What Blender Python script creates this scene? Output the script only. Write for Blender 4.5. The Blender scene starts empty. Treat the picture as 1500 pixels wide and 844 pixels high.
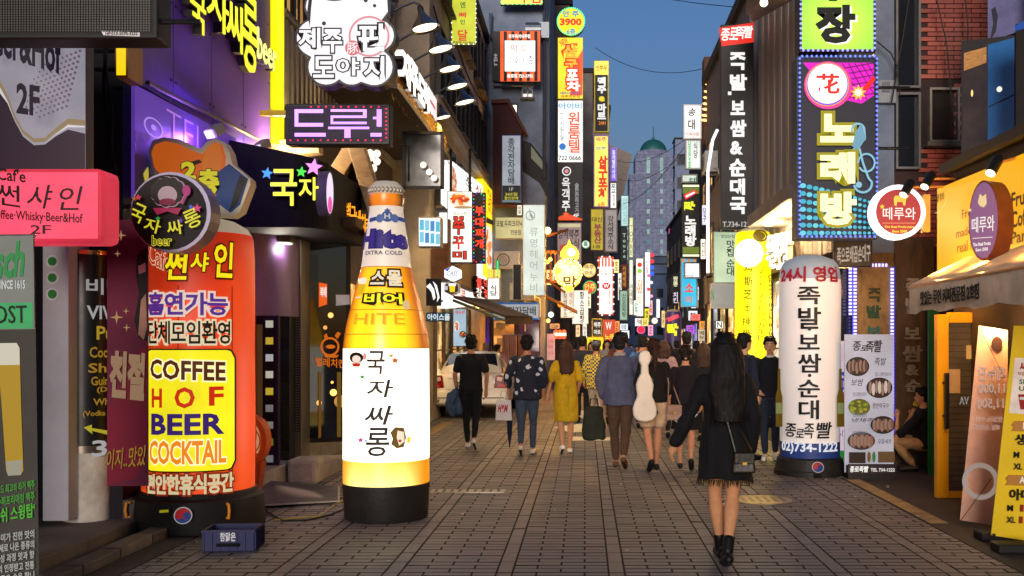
import bpy, bmesh, math, random
from mathutils import Vector, Matrix, noise
R = math.radians; PI = math.pi
rnd = random.Random(7)
sc = bpy.context.scene
C = sc.collection
# ---------------------------------------------------------------- camera, sky, sun, exposure
F = 1500.0; VX = 857.0; HY = 503.0; CH = 1.62      # focal length and vanishing point in photo pixels, eye height
cam_d = bpy.data.cameras.new('camera'); cam = bpy.data.objects.new('camera', cam_d); C.objects.link(cam)
cam.location = (0, 0, CH); cam.rotation_euler = (R(90), 0, 0)
cam_d.sensor_width = 36; cam_d.lens = 36.0
cam_d.shift_x = (750 - VX) / 1500; cam_d.shift_y = (HY - 422) / 1500
cam_d.clip_end = 3000; cam_d.clip_start = .05
sc.camera = cam
w = bpy.data.worlds.new('World'); sc.world = w; w.use_nodes = True
nt = w.node_tree; nt.nodes.clear()
sky = nt.nodes.new('ShaderNodeTexSky'); sky.sky_type = 'NISHITA'; sky.sun_disc = False
SUN_EL, SUN_ROT = 0.0, 186.0
sky.sun_elevation = R(SUN_EL); sky.sun_rotation = R(SUN_ROT); sky.altitude = 60
sky.air_density = 1.0; sky.dust_density = 1.0; sky.ozone_density = 3.1
bg = nt.nodes.new('ShaderNodeBackground'); bg.inputs[1].default_value = .15
wo = nt.nodes.new('ShaderNodeOutputWorld')
nt.links.new(sky.outputs[0], bg.inputs[0]); nt.links.new(bg.outputs[0], wo.inputs[0])
sun_d = bpy.data.lights.new('sun', 'SUN'); sun_d.energy = .6; sun_d.angle = R(20); sun_d.color = (1, .88, .78)
sun = bpy.data.objects.new('sun', sun_d); C.objects.link(sun)
_a = R(SUN_ROT); _e = R(9)
sun.rotation_euler = Vector((math.sin(_a) * math.cos(_e), math.cos(_a) * math.cos(_e), math.sin(_e))).to_track_quat('Z', 'Y').to_euler()
sc.view_settings.view_transform = 'Standard'; sc.view_settings.look = 'None'
sc.view_settings.exposure = 2.15; sc.view_settings.gamma = 1
sc.render.engine = 'CYCLES'
cy = sc.cycles
cy.use_denoising = True
try: cy.denoiser = 'OPENIMAGEDENOISE'
except Exception: pass
cy.max_bounces = 5; cy.diffuse_bounces = 3; cy.glossy_bounces = 3; cy.transmission_bounces = 4; cy.transparent_max_bounces = 6
cy.sample_clamp_indirect = 4; cy.caustics_reflective = False; cy.caustics_refractive = False
EXPO = 2 ** sc.view_settings.exposure

# ---------------------------------------------------------------- colours and materials
def lin(h):
    if isinstance(h, str):
        h = h.lstrip('#'); h = ''.join(q * 2 for q in h) if len(h) == 3 else h; c = [int(h[i:i + 2], 16) / 255 for i in (0, 2, 4)]
        return tuple((x / 12.92 if x <= .04045 else ((x + .055) / 1.055) ** 2.4) for x in c)
    return tuple(h)
_mats = {}
def new_mat(key):
    m = bpy.data.materials.new(key); m.use_nodes = True
    n = m.node_tree.nodes; return m, m.node_tree, n['Principled BSDF']
def em(col, s=1.0, sample=True):
    """lamp, backlit sign, and unlit print given its own glow: s is the brightness it shows in the picture"""
    k = ('em', col, round(s, 2), sample)
    if k in _mats: return _mats[k]
    m, t, b = new_mat('emissive_' + str(col).strip('#'))
    c = lin(col)
    b.inputs['Base Color'].default_value = tuple(x * .15 + .002 for x in c) + (1,)
    b.inputs['Roughness'].default_value = .45; b.inputs['Specular IOR Level'].default_value = .2
    b.inputs['Emission Color'].default_value = c + (1,)
    b.inputs['Emission Strength'].default_value = s / EXPO
    if not sample: m.cycles.emission_sampling = 'NONE'
    else:                                  # tubes behind a faded, dusty film: never quite even
        N = t.nodes; L = t.links; g = N.new('ShaderNodeNewGeometry'); n = N.new('ShaderNodeTexNoise'); n.inputs['Scale'].default_value = 1.6; n.inputs['Detail'].default_value = 7; n.inputs['Roughness'].default_value = .6
        L.new(g.outputs['Position'], n.inputs[0]); r = N.new('ShaderNodeMapRange'); r.inputs[1].default_value = .3; r.inputs[2].default_value = .7; r.inputs[3].default_value = .74 * s / EXPO; r.inputs[4].default_value = 1.16 * s / EXPO
        L.new(n.outputs[0], r.inputs[0]); L.new(r.outputs[0], b.inputs['Emission Strength'])
    _mats[k] = m; return m
def pm(col, rough=.5, metal=0., var=.2, scale=6., bump=.0, bscale=60., coat=0., stretch=(1, 1, 1), trans=0.):
    """painted / solid surface with uneven colour and fine relief"""
    k = ('pm', col, rough, metal, var, scale, bump, bscale, coat, stretch, trans)
    if k in _mats: return _mats[k]
    m, t, b = new_mat('surface_' + str(col).strip('#').replace(' ', ''))
    N = t.nodes; L = t.links; c = lin(col)
    b.inputs['Roughness'].default_value = rough; b.inputs['Metallic'].default_value = metal
    b.inputs['Coat Weight'].default_value = coat; b.inputs['Specular IOR Level'].default_value = .5 if (rough < .4 or metal) else .25
    if trans: b.inputs['Transmission Weight'].default_value = trans
    b.inputs['Base Color'].default_value = c + (1,)
    if var or bump:
        g = N.new('ShaderNodeTexCoord'); mp = N.new('ShaderNodeMapping'); mp.inputs['Scale'].default_value = stretch
        L.new(g.outputs['Object'], mp.inputs[0])
    if var:
        n = N.new('ShaderNodeTexNoise'); n.inputs['Scale'].default_value = scale; n.inputs['Detail'].default_value = 6; n.inputs['Roughness'].default_value = .65
        L.new(mp.outputs[0], n.inputs[0])
        cr = N.new('ShaderNodeValToRGB')
        cr.color_ramp.elements[0].position = .3; cr.color_ramp.elements[1].position = .72
        cr.color_ramp.elements[0].color = tuple(x * (1 - var) for x in c) + (1,)
        cr.color_ramp.elements[1].color = tuple(min(1, x * (1 + var)) for x in c) + (1,)
        L.new(n.outputs[0], cr.inputs[0]); L.new(cr.outputs[0], b.inputs['Base Color'])
        mr = N.new('ShaderNodeMapRange'); mr.inputs[3].default_value = max(0.02, rough - .12); mr.inputs[4].default_value = min(1, rough + .15)
        L.new(n.outputs[0], mr.inputs[0]); L.new(mr.outputs[0], b.inputs['Roughness'])
    if bump:
        n2 = N.new('ShaderNodeTexNoise'); n2.inputs['Scale'].default_value = bscale; n2.inputs['Detail'].default_value = 4
        L.new(mp.outputs[0], n2.inputs[0])
        bp = N.new('ShaderNodeBump'); bp.inputs['Strength'].default_value = min(1, bump); bp.inputs['Distance'].default_value = .01
        L.new(n2.outputs[0], bp.inputs['Height']); L.new(bp.outputs[0], b.inputs['Normal'])
    _mats[k] = m; return m
def lit_pane(col, s):
    """glowing pane imitating a lit room: a pattern stands for lamps, shelves and furniture"""
    k = ('lit', col, s)
    if k in _mats: return _mats[k]
    m, t, b = new_mat('painted_lit_room'); N = t.nodes; L = t.links; c = lin(col)
    g = N.new('ShaderNodeNewGeometry'); mp = N.new('ShaderNodeMapping'); mp.inputs['Scale'].default_value = (1, 1, 1.7); L.new(g.outputs['Position'], mp.inputs[0])
    v = N.new('ShaderNodeTexVoronoi'); v.distance = 'CHEBYCHEV'; v.inputs['Scale'].default_value = 2.6; L.new(mp.outputs[0], v.inputs[0])
    n = N.new('ShaderNodeTexNoise'); n.inputs['Scale'].default_value = 1.1; n.inputs['Detail'].default_value = 5; L.new(g.outputs['Position'], n.inputs[0])
    sp = N.new('ShaderNodeSeparateColor'); L.new(v.outputs['Color'], sp.inputs[0])
    r = N.new('ShaderNodeMapRange'); r.inputs[1].default_value = .32; r.inputs[2].default_value = .68; r.inputs[3].default_value = .1; r.inputs[4].default_value = 1.5; L.new(n.outputs[0], r.inputs[0])
    mu = N.new('ShaderNodeMath'); mu.operation = 'MULTIPLY'; L.new(r.outputs[0], mu.inputs[0]); q = N.new('ShaderNodeMapRange'); q.inputs[3].default_value = .25; q.inputs[4].default_value = 1.3; L.new(sp.outputs[0], q.inputs[0]); L.new(q.outputs[0], mu.inputs[1])
    m2 = N.new('ShaderNodeMath'); m2.operation = 'MULTIPLY'; m2.inputs[1].default_value = s / EXPO; L.new(mu.outputs[0], m2.inputs[0])
    mx = N.new('ShaderNodeMix'); mx.data_type = 'RGBA'; mx.inputs['A'].default_value = c + (1,); mx.inputs['B'].default_value = tuple(x * y for x, y in zip(c, (1, .7, .45))) + (1,); L.new(sp.outputs[1], mx.inputs['Factor'])
    L.new(mx.outputs['Result'], b.inputs['Emission Color']); L.new(m2.outputs[0], b.inputs['Emission Strength']); b.inputs['Base Color'].default_value = (.02, .02, .02, 1); b.inputs['Roughness'].default_value = .08
    _mats[k] = m; return m
def cloth(col, var=.25): return pm(col, .85, 0, var, 9., .6, 28.)
def metal(col='#8a8c90', rough=.35): return pm(col, rough, .85, .15, 12.)
GLASS = pm('#20242a', .06, 0, 0, coat=.5)
SKIN = pm('#b07a5a', .5, 0, .08, 20)

# ---------------------------------------------------------------- geometry
def P(px, py, Y): return Vector(((px - VX) * Y / F, Y, CH - (py - HY) * Y / F))
class MB:
    def __init__(s): s.v = []; s.f = []
    def add(s, vs, fs):
        o = len(s.v); s.v += [tuple(v) for v in vs]; s.f += [tuple(i + o for i in f) for f in fs]; return s
    def box(s, x0, x1, y0, y1, z0, z1):
        return s.add([(x0, y0, z0), (x1, y0, z0), (x1, y1, z0), (x0, y1, z0), (x0, y0, z1), (x1, y0, z1), (x1, y1, z1), (x0, y1, z1)],
                     [(0, 3, 2, 1), (4, 5, 6, 7), (0, 1, 5, 4), (1, 2, 6, 5), (2, 3, 7, 6), (3, 0, 4, 7)])
    def bar(s, a, b, r=.02, r2=None, n=8):
        return s.tube([a, b], [r, r2 if r2 is not None else r], n)
    def tube(s, pts, rs, n=8, caps=True):
        pts = [Vector(p) for p in pts]
        if not hasattr(rs, '__len__'): rs = [rs] * len(pts)
        vs = []; up = None
        for i, p in enumerate(pts):
            d = (pts[min(i + 1, len(pts) - 1)] - pts[max(i - 1, 0)])
            d = d.normalized() if d.length > 1e-9 else Vector((0, 0, 1))
            if up is None: up = Vector((1, 0, 0)) if abs(d.x) < .8 else Vector((0, 1, 0))
            a = (up - d * up.dot(d)).normalized(); up = a; b = d.cross(a)
            for k in range(n):
                t = 2 * PI * k / n; vs.append(p + (a * math.cos(t) + b * math.sin(t)) * rs[i])
        fs = [(i * n + k, i * n + (k + 1) % n, (i + 1) * n + (k + 1) % n, (i + 1) * n + k) for i in range(len(pts) - 1) for k in range(n)]
        if caps: fs += [tuple(range(n))[::-1], tuple((len(pts) - 1) * n + k for k in range(n))]
        return s.add(vs, fs)
    def rings(s, rs, n=16):
        """stack of horizontal ellipses: (x, y, z, rx, ry)"""
        vs = [(x + rx * math.cos(2 * PI * k / n), y + ry * math.sin(2 * PI * k / n), z) for x, y, z, rx, ry in rs for k in range(n)]
        m = len(rs)
        fs = [(i * n + k, i * n + (k + 1) % n, (i + 1) * n + (k + 1) % n, (i + 1) * n + k) for i in range(m - 1) for k in range(n)]
        fs += [tuple(range(n))[::-1], tuple((m - 1) * n + k for k in range(n))]
        return s.add(vs, fs)
    def ball(s, c, r, n=10, m=7):
        rx, ry, rz = r if hasattr(r, '__len__') else (r, r, r)
        c = Vector(c)
        rr = [(c.x, c.y, c.z - rz * math.cos(PI * (i + .35) / (m - .3)), rx * math.sin(PI * (i + .35) / (m - .3)), ry * math.sin(PI * (i + .35) / (m - .3))) for i in range(m)]
        return s.rings(rr, n)
    def lathe(s, prof, n=32, c=(0, 0)):
        return s.rings([(c[0], c[1], z, r, r) for r, z in prof], n)
    def prism(s, pts, y0, y1):
        """outline in x,z extruded along y"""
        n = len(pts)
        ar = sum(pts[i][0] * pts[(i + 1) % n][1] - pts[(i + 1) % n][0] * pts[i][1] for i in range(n))
        if ar < 0: pts = pts[::-1]
        vs = [(x, y0, z) for x, z in pts] + [(x, y1, z) for x, z in pts]
        return s.add(vs, [tuple(range(n)), tuple(range(n, 2 * n))[::-1]] + [(i, i + n, (i + 1) % n + n, (i + 1) % n) for i in range(n)])
    def disc(s, cx, cz, rx, y0, y1, rz=None, n=28, a0=0, a1=360):
        rz = rz or rx
        full = abs(a1 - a0) >= 360; k = n if full else n + 1
        pts = [(cx + rx * math.cos(R(a0 + (a1 - a0) * i / n)), cz + rz * math.sin(R(a0 + (a1 - a0) * i / n))) for i in range(k)]
        return s.prism(pts, y0, y1)
    def ring(s, cx, cz, r0, r1, y0, y1, n=40, asp=1.):
        vs = []
        for k in range(n):
            t = 2 * PI * k / n; c, q = math.cos(t), math.sin(t) * asp
            vs += [(cx + r0 * c, y0, cz + r0 * q), (cx + r1 * c, y0, cz + r1 * q), (cx + r1 * c, y1, cz + r1 * q), (cx + r0 * c, y1, cz + r0 * q)]
        fs = []
        for k in range(n):
            a = k * 4; b = ((k + 1) % n) * 4
            fs += [(a, a + 1, b + 1, b), (a + 1, a + 2, b + 2, b + 1), (a + 2, a + 3, b + 3, b + 2), (a + 3, a, b, b + 3)]
        return s.add(vs, fs)
    def mesh(s, name):
        me = bpy.data.meshes.new(name); me.from_pydata(s.v, [], s.f); me.update(); return me
    def build(s, name, m, parent=None, smooth=False, bevel=0, loc=None, kind=None):
        o = link(name, s.mesh(name), m, parent, smooth, bevel)
        if loc is not None: o.location = loc
        if kind: o['kind'] = kind
        return o
def link(name, me, m, parent=None, smooth=False, bevel=0):
    o = bpy.data.objects.new(name, me); C.objects.link(o)
    if m is not None and not me.materials: me.materials.append(m)
    if parent is not None: o.parent = parent
    if smooth:
        me.shade_smooth()
        if smooth is not True:
            try: me.set_sharp_from_angle(angle=R(smooth))
            except Exception: pass
    if bevel:
        b = o.modifiers.new('bevel', 'BEVEL'); b.width = bevel; b.segments = 2; b.limit_method = 'ANGLE'
    return o
def tag(o, label, cat, group=None, kind=None):
    o['label'] = label; o['category'] = cat
    if group: o['group'] = group
    if kind: o['kind'] = kind
    return o
def thing(name, label, cat, loc=(0, 0, 0), rz=0., group=None):
    o = bpy.data.objects.new(name, None); C.objects.link(o); o.location = loc; o.rotation_euler = (0, 0, rz)
    o.empty_display_size = .1
    return tag(o, label, cat, group)
def struct(name, mb, m, **k):
    o = mb.build(name, m, **k); o['kind'] = 'structure'; return o
def copy_tree(o, parent=None):
    c = o.copy(); C.objects.link(c); c.parent = parent
    for ch in list(o.children): copy_tree(ch, c)
    return c
# ---------------------------------------------------------------- lettering
_txt = {}
WS = bpy.data.scenes.new('workshop')
def evaluated_mesh(o):
    WS.collection.objects.link(o); vl = WS.view_layers[0]; vl.update(); dg = vl.depsgraph; dg.update()
    me = bpy.data.meshes.new_from_object(o.evaluated_get(dg)); WS.collection.objects.unlink(o); return me
def text_data(body, off, shear, gap, lgap, res=2):
    k = (body, off, shear, gap, lgap)
    if k in _txt: return _txt[k]
    cu = bpy.data.curves.new('lettering', 'FONT'); cu.body = body; cu.size = 1; cu.offset = off; cu.resolution_u = res
    cu.shear = shear; cu.space_character = gap; cu.space_line = lgap; cu.align_x = 'CENTER'
    cu.extrude = .5; cu.fill_mode = 'BOTH'
    o = bpy.data.objects.new('lettering', cu); me = evaluated_mesh(o)
    vs = [tuple(v.co) for v in me.vertices]; fs = [tuple(p.vertices) for p in me.polygons]
    bpy.data.objects.remove(o); bpy.data.curves.remove(cu); bpy.data.meshes.remove(me)
    xs = [v[0] for v in vs]; ys = [v[1] for v in vs]
    r = (vs, fs, min(xs), max(xs), min(ys), max(ys)); _txt[k] = r; return r
class Plane:
    """a vertical plane in the place: O a point of it, u its horizontal direction (rightwards as seen)"""
    def __init__(s, O, ang=0.):
        s.O = Vector(O); s.ang = R(ang); s.u = Vector((math.cos(s.ang), math.sin(s.ang), 0)); s.n = Vector((-math.sin(s.ang), math.cos(s.ang), 0))
    def uv(s, px, py):
        d = Vector(((px - VX) / F, 1, -(py - HY) / F)); c = Vector((0, 0, CH))
        t = (s.O - c).dot(s.n) / d.dot(s.n); p = c + d * t - s.O
        return p.dot(s.u), p.z
def front(Y): return Plane((0, Y, 0), 0)
def leftw(X): return Plane((X, 10, 0), 90)
def rightw(X): return Plane((X, 10, 0), -90)
class Board:
    """root Empty on a plane; shapes are given in photo pixels and laid on that plane in metres"""
    def __init__(s, name, label, cat, pl, rect, group=None, parent=None, lean=0.):
        x0, y0, x1, y1 = rect; s.pl = pl; my = (y0 + y1) / 2; mx = (x0 + x1) / 2
        ua = pl.uv(x0, my)[0]; ub = pl.uv(x1, my)[0]; s.uc = pl.uv(mx, my)[0] if abs(pl.ang) < .01 else (ua + ub) / 2
        s.xm = mx
        s.z0 = pl.uv(mx, y1)[1]; s.z1 = pl.uv(mx, y0)[1]
        s.w = ub - ua; s.h = s.z1 - s.z0; s.rect = rect
        loc = pl.O + pl.u * s.uc + Vector((0, 0, s.z0))
        s.root = thing(name, label, cat, loc, pl.ang, group) if parent is None else parent
        if lean: s.root.rotation_euler = (0, R(lean), pl.ang)
        d = max(1., loc.y / 14); s.t = .0018 * d; s.k = 0; s.rad = None; s.step = 1.
    def L(s, px, py):
        u, z = s.pl.uv(px, py); return u - s.uc, z - s.z0
    def box(s, b):
        mx, my = (b[0] + b[2]) / 2, (b[1] + b[3]) / 2
        return s.L(b[0], my)[0], s.L(mx, b[3])[1], s.L(b[2], my)[0], s.L(mx, b[1])[1]
    def case(s, depth=.18, col='#2a2a2c', name='case', fw=None, m=None, bevel=.008):
        m = m or pm(col, .45)
        MB().box(-s.w / 2, s.w / 2, 0, depth, 0, s.h).build(name, m, s.root, bevel=bevel); return s
    def face(s, col, es=1., inset=.02, name='face', b=None, m=None):
        s.k += 1; y = -s.t * s.k
        if b is None: x0, z0, x1, z1 = -s.w / 2 + inset, inset, s.w / 2 - inset, s.h - inset
        else: x0, z0, x1, z1 = s.box(b)
        m = m or em(col, es)
        MB().box(x0, x1, y, y + s.t * .7, z0, z1).build(name, m, s.root); return s
    def poly(s, pts, col, es=1., name='print', m=None, thick=None, bevel=0):
        s.k += s.step; y = -s.t * s.k
        q = [s.L(*p) for p in pts]
        mb = MB().prism(q, y, y + (thick if thick else s.t * .7))
        return s._warp(mb).build(name, m or em(col, es, False), s.root, bevel=bevel)
    def disc(s, cx, cy_, rx, col, es=1., ry=None, name='print', m=None, a0=0, a1=360, y=None, thick=None):
        s.k += s.step; yy = -s.t * s.k if y is None else y
        x0, z0, x1, z1 = s.box((cx - rx, cy_ - (ry or rx), cx + rx, cy_ + (ry or rx)))
        mb = MB().disc((x0 + x1) / 2, (z0 + z1) / 2, (x1 - x0) / 2, yy, yy + (thick or s.t * .7), (z1 - z0) / 2, a0=a0, a1=a1)
        return s._warp(mb).build(name, m or em(col, es, False), s.root)
    def ringp(s, cx, cy_, r0, r1, col, es=1., name='print', thick=None):
        s.k += 1; yy = -s.t * s.k
        x0, z0, x1, z1 = s.box((cx - r1, cy_ - r1, cx + r1, cy_ + r1)); a = (x1 - x0) / 2
        mb = MB().ring((x0 + x1) / 2, (z0 + z1) / 2, a * r0 / r1, a, yy, yy + (thick or s.t * .7), asp=(z1 - z0) / (x1 - x0))
        return s._warp(mb).build(name, em(col, es, False), s.root)
    def _warp(s, mb):
        if s.rad:
            xs = [v[0] for v in mb.v]
            if max(xs) - min(xs) > .22:          # cut wide shapes so that they bend with the surface
                bm = bmesh.new(); bv = [bm.verts.new(v) for v in mb.v]
                for f in mb.f:
                    try: bm.faces.new([bv[i] for i in f])
                    except ValueError: pass
                x = min(xs) + .1
                while x < max(xs):
                    bmesh.ops.bisect_plane(bm, geom=bm.verts[:] + bm.edges[:] + bm.faces[:], plane_co=(x, 0, 0), plane_no=(1, 0, 0)); x += .1
                bm.verts.index_update(); mb.v = [tuple(v.co) for v in bm.verts]; mb.f = [tuple(v.index for v in f.verts) for f in bm.faces]; bm.free()
            mb.v = [((s.rad(z + s.z0) + s.lift - y) * math.sin(x), -(s.rad(z + s.z0) + s.lift - y) * math.cos(x), z) for x, y, z in mb.v]
        return mb
    lift = .002
    def text(s, body, b, col, es=1., bold=.02, vert=False, shear=0., gap=1., lgap=.95, outline=None, rot=0., name='lettering', thick=None, m=None, skew=0., arc=0., lbl=None):
        if vert: body = '\n'.join(body)
        layers = ([(outline[0], bold + outline[1], outline[2] if len(outline) > 2 else es)] if outline else []) + [(col, bold, es)]
        x0, z0, x1, z1 = s.box(b); base = None
        ref = text_data(body, bold, shear, gap, lgap)
        for li, (c_, off, e_) in enumerate(layers):
            vs, fs, a0, a1, b0, b1 = text_data(body, off, shear, gap, lgap)
            ra0, ra1, rb0, rb1 = ref[2:]
            sx = (x1 - x0) / (ra1 - ra0); sz = (z1 - z0) / (rb1 - rb0)
            s.k += 1; y = -s.t * s.k; th = (thick or s.t * .7)
            if thick: y = -thick
            out = []
            cx, cz = (x0 + x1) / 2, (z0 + z1) / 2
            for vx, vy, vz in vs:
                X = x0 + (vx - ra0) * sx; Z = z0 + (vy - rb0) * sz
                t = (X - x0) / (x1 - x0)
                Z += skew * (x1 - x0) * (t - .5) + arc * (z1 - z0) * (1 - (2 * t - 1) ** 2)
                if rot:
                    dx, dz = X - cx, Z - cz; c2, s2 = math.cos(R(rot)), math.sin(R(rot)); X = cx + dx * c2 - dz * s2; Z = cz + dx * s2 + dz * c2
                out.append((X, y + th * (.5 - vz) , Z))
            mb = MB(); mb.v = out; mb.f = list(fs); s._warp(mb)
            o = mb.build(name, (m if (m and li == len(layers) - 1) else em(c_, e_, False)), s.root)
            if lbl: o['label'] = lbl
        return s
    def star(s, cx, cy_, r, col, es=1., rot=0, thick=None, name='star', spikes=5, inner=.45):
        pts = [(cx + (r if i % 2 == 0 else r * inner) * math.sin(PI * i / spikes + R(rot)), cy_ - (r if i % 2 == 0 else r * inner) * math.cos(PI * i / spikes + R(rot))) for i in range(2 * spikes)]
        return s.poly(pts, col, es, name, thick=thick)
    def bulbs(s, col, es=1.5, pitch=.07, r=.012, inset=.012, name='bulb_string', b=None, sides='tblr', cols=None):
        x0, z0, x1, z1 = (-s.w / 2 + inset, inset, s.w / 2 - inset, s.h - inset) if b is None else s.box(b)
        pts = []
        nx = max(2, int((x1 - x0) / pitch)); nz = max(2, int((z1 - z0) / pitch))
        for i in range(nx):
            x = x0 + (x1 - x0) * (i + .5) / nx
            if 't' in sides: pts.append((x, z1))
            if 'b' in sides: pts.append((x, z0))
        for i in range(nz):
            z = z0 + (z1 - z0) * (i + .5) / nz
            if 'l' in sides: pts.append((x0, z))
            if 'r' in sides: pts.append((x1, z))
        cs = cols or [col]
        for ci, c_ in enumerate(cs):
            mb = MB()
            for x, z in pts[ci::len(cs)]: mb.ball((x, -s.t * (s.k + 1), z), (r, r * .7, r), 6, 4)
            mb.build(name, em(c_, es, False), s.root, kind='stuff')
        return s
    def arm(s, side, length=.35, n=2, r=.018, col='#3a3a3e'):
        x = s.w / 2 * side; mb = MB()
        for i in range(n):
            z = s.h * (i + .5) / n; mb.bar((x, .06, z), (x + side * length, .06, z), r)
        mb.build('bracket', metal(col), s.root); return s
class Col(Board):
    """print wrapped round a lathed body; rad(z) gives its radius"""
    def __init__(s, name, label, cat, cx, Yc, rect, prof, group=None, root=None):
        s.pl = front(Yc); s.root = root or thing(name, label, cat, (P(cx, 0, Yc).x, Yc, 0), 0, group)
        s.uc = s.root.location.x; s.z0 = 0; s.z1 = 3; s.t = .0015; s.k = 0; s.prof = prof; s.Yc = Yc; s.step = 1.
        def rad(z):
            prof = s.prof
            for (ra, za), (rb_, zb) in zip(prof, prof[1:]):
                if za <= z <= zb and zb > za: return ra + (rb_ - ra) * (z - za) / (zb - za)
            return prof[-1][0] if z > prof[-1][1] else prof[0][0]
        s.rad = rad
    def L(s, px, py):
        """where the sight line through a photo pixel meets the round body: (angle, height)"""
        dx, dz = (px - VX) / F, -(py - HY) / F; cx, cy2 = s.uc, s.Yc; z = CH + dz * cy2
        for _ in range(4):
            r = s.rad(z); a = dx * dx + 1; b = -(dx * cx + cy2); c = cx * cx + cy2 * cy2 - r * r; q = b * b - a * c
            t = (-b - math.sqrt(q)) / a if q > 0 else -b / a
            z = CH + dz * t
        return math.atan2(dx * t - cx, -(t - cy2)), z - s.z0
    def shell(s, za, zb, m, name, n=48, step=.06, dent=0.):
        zs = [za]; 
        while zs[-1] + step < zb: zs.append(zs[-1] + step)
        zs.append(zb)
        mb = MB(); rs = [(0, 0, z, s.rad(z), s.rad(z)) for z in zs]; mb.rings(rs, n)
        if dent: mb.v = [(x * (1 + dent * noise.noise(Vector((x * 3, y * 3, z * 2)))), y * (1 + dent * noise.noise(Vector((x * 3, y * 3, z * 2)))), z) for x, y, z in mb.v]
        return mb.build(name, m, s.root, smooth=50)
def lamp_light(parent, loc, power, col='#ffd9a0', size=.05, spot=None, aim=None):
    """light of a lit lamp; a few are added without a fixture"""
    d = bpy.data.lights.new('lamp_light', 'SPOT' if spot else 'POINT'); d.energy = power; d.color = lin(col); d.shadow_soft_size = size
    if spot: d.spot_size = R(spot); d.spot_blend = .6
    o = bpy.data.objects.new('lamp_light', d); C.objects.link(o); o.location = loc; o.parent = parent
    if aim: o.rotation_euler = Vector(aim).to_track_quat('-Z', 'Y').to_euler()
    return o
def quick(name, label, rect, Y, face, texts=(), es=1., depth=.16, case='#2a2a2c', pl=None, cat='sign', arm=0, group=None, bulbs=None, inset=.015):
    b = Board(name, label, cat, pl or front(Y), rect, group)
    b.case(depth, case).face(face, es, inset)
    for t in texts:
        o = dict(t[3]) if len(t) > 3 else {}
        b.text(t[0], t[1], t[2], **o)
    if bulbs: b.bulbs(bulbs, 1.6, pitch=.09 * max(1, Y / 20), r=.012 * max(1, Y / 18))
    if arm: b.arm(arm)
    return b
# ================================================================ THE SETTING
def paver_mat(name, cols, rough=.62):
    m, t, b = new_mat(name); N = t.nodes; L = t.links
    ge = N.new('ShaderNodeNewGeometry'); g = N.new('ShaderNodeTexCoord')
    cr = N.new('ShaderNodeValToRGB'); e = cr.color_ramp.elements
    e[0].color = lin(cols[0]) + (1,); e[1].color = lin(cols[2]) + (1,); k = e.new(.5); k.color = lin(cols[1]) + (1,)
    L.new(ge.outputs['Random Per Island'], cr.inputs[0])
    n = N.new('ShaderNodeTexNoise'); n.inputs['Scale'].default_value = .55; n.inputs['Detail'].default_value = 8; n.inputs['Roughness'].default_value = .7
    wp = ge.outputs['Position']; L.new(wp, n.inputs[0])
    r2 = N.new('ShaderNodeMapRange'); r2.inputs[1].default_value = .3; r2.inputs[2].default_value = .7; r2.inputs[3].default_value = .42; r2.inputs[4].default_value = 1.3
    L.new(n.outputs[0], r2.inputs[0])
    n3 = N.new('ShaderNodeTexNoise'); n3.inputs['Scale'].default_value = 160; n3.inputs['Detail'].default_value = 3; L.new(wp, n3.inputs[0])
    r3 = N.new('ShaderNodeMapRange'); r3.inputs[3].default_value = .45; r3.inputs[4].default_value = 1.55; L.new(n3.outputs[0], r3.inputs[0])
    mu = N.new('ShaderNodeMath'); mu.operation = 'MULTIPLY'; L.new(r2.outputs[0], mu.inputs[0]); L.new(r3.outputs[0], mu.inputs[1])
    gv = N.new('ShaderNodeTexVoronoi'); gv.inputs['Scale'].default_value = 2.3; L.new(wp, gv.inputs[0]); gr = N.new('ShaderNodeMapRange'); gr.inputs[1].default_value = .035; gr.inputs[2].default_value = .06; gr.inputs[3].default_value = .35; L.new(gv.outputs['Distance'], gr.inputs[0])   # trodden gum and drips
    m0 = N.new('ShaderNodeMath'); m0.operation = 'MULTIPLY'; L.new(mu.outputs[0], m0.inputs[0]); L.new(gr.outputs[0], m0.inputs[1]); mu = m0
    mx = N.new('ShaderNodeVectorMath'); mx.operation = 'SCALE'; L.new(cr.outputs[0], mx.inputs[0]); L.new(mu.outputs[0], mx.inputs['Scale'])
    L.new(mx.outputs[0], b.inputs['Base Color'])
    rr = N.new('ShaderNodeMapRange'); rr.inputs[1].default_value = .35; rr.inputs[2].default_value = .65; rr.inputs[3].default_value = rough - .3; rr.inputs[4].default_value = rough + .15; L.new(n.outputs[0], rr.inputs[0]); L.new(rr.outputs[0], b.inputs['Roughness'])
    bp = N.new('ShaderNodeBump'); bp.inputs['Strength'].default_value = .9; bp.inputs['Distance'].default_value = .006
    L.new(n3.outputs[0], bp.inputs['Height']); L.new(bp.outputs[0], b.inputs['Normal'])
    return m
PAV = paver_mat('granite_paver', ['#6b6766', '#757170', '#817c7a'])
JNT = pm('#302c29', .95, 0, .3, 9)
struct('ground', MB().add([(-300, -40, -.04), (300, -40, -.04), (300, 1500, -.04), (-300, 1500, -.04)], [(0, 1, 2, 3)]), pm('#1c1a19', .9, 0, .3, 3, .5, 30))
road = struct('street', MB().box(-3.25, 3.085, 2, 22, -.035, -.006), pm('#171514', .95, 0, .3, 20))
X0 = -3.25
PV = []           # (x0,x1,y0,y1)
W = .1135; PER = .793; HALF = .17
row = 0; y = 5.2
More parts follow.
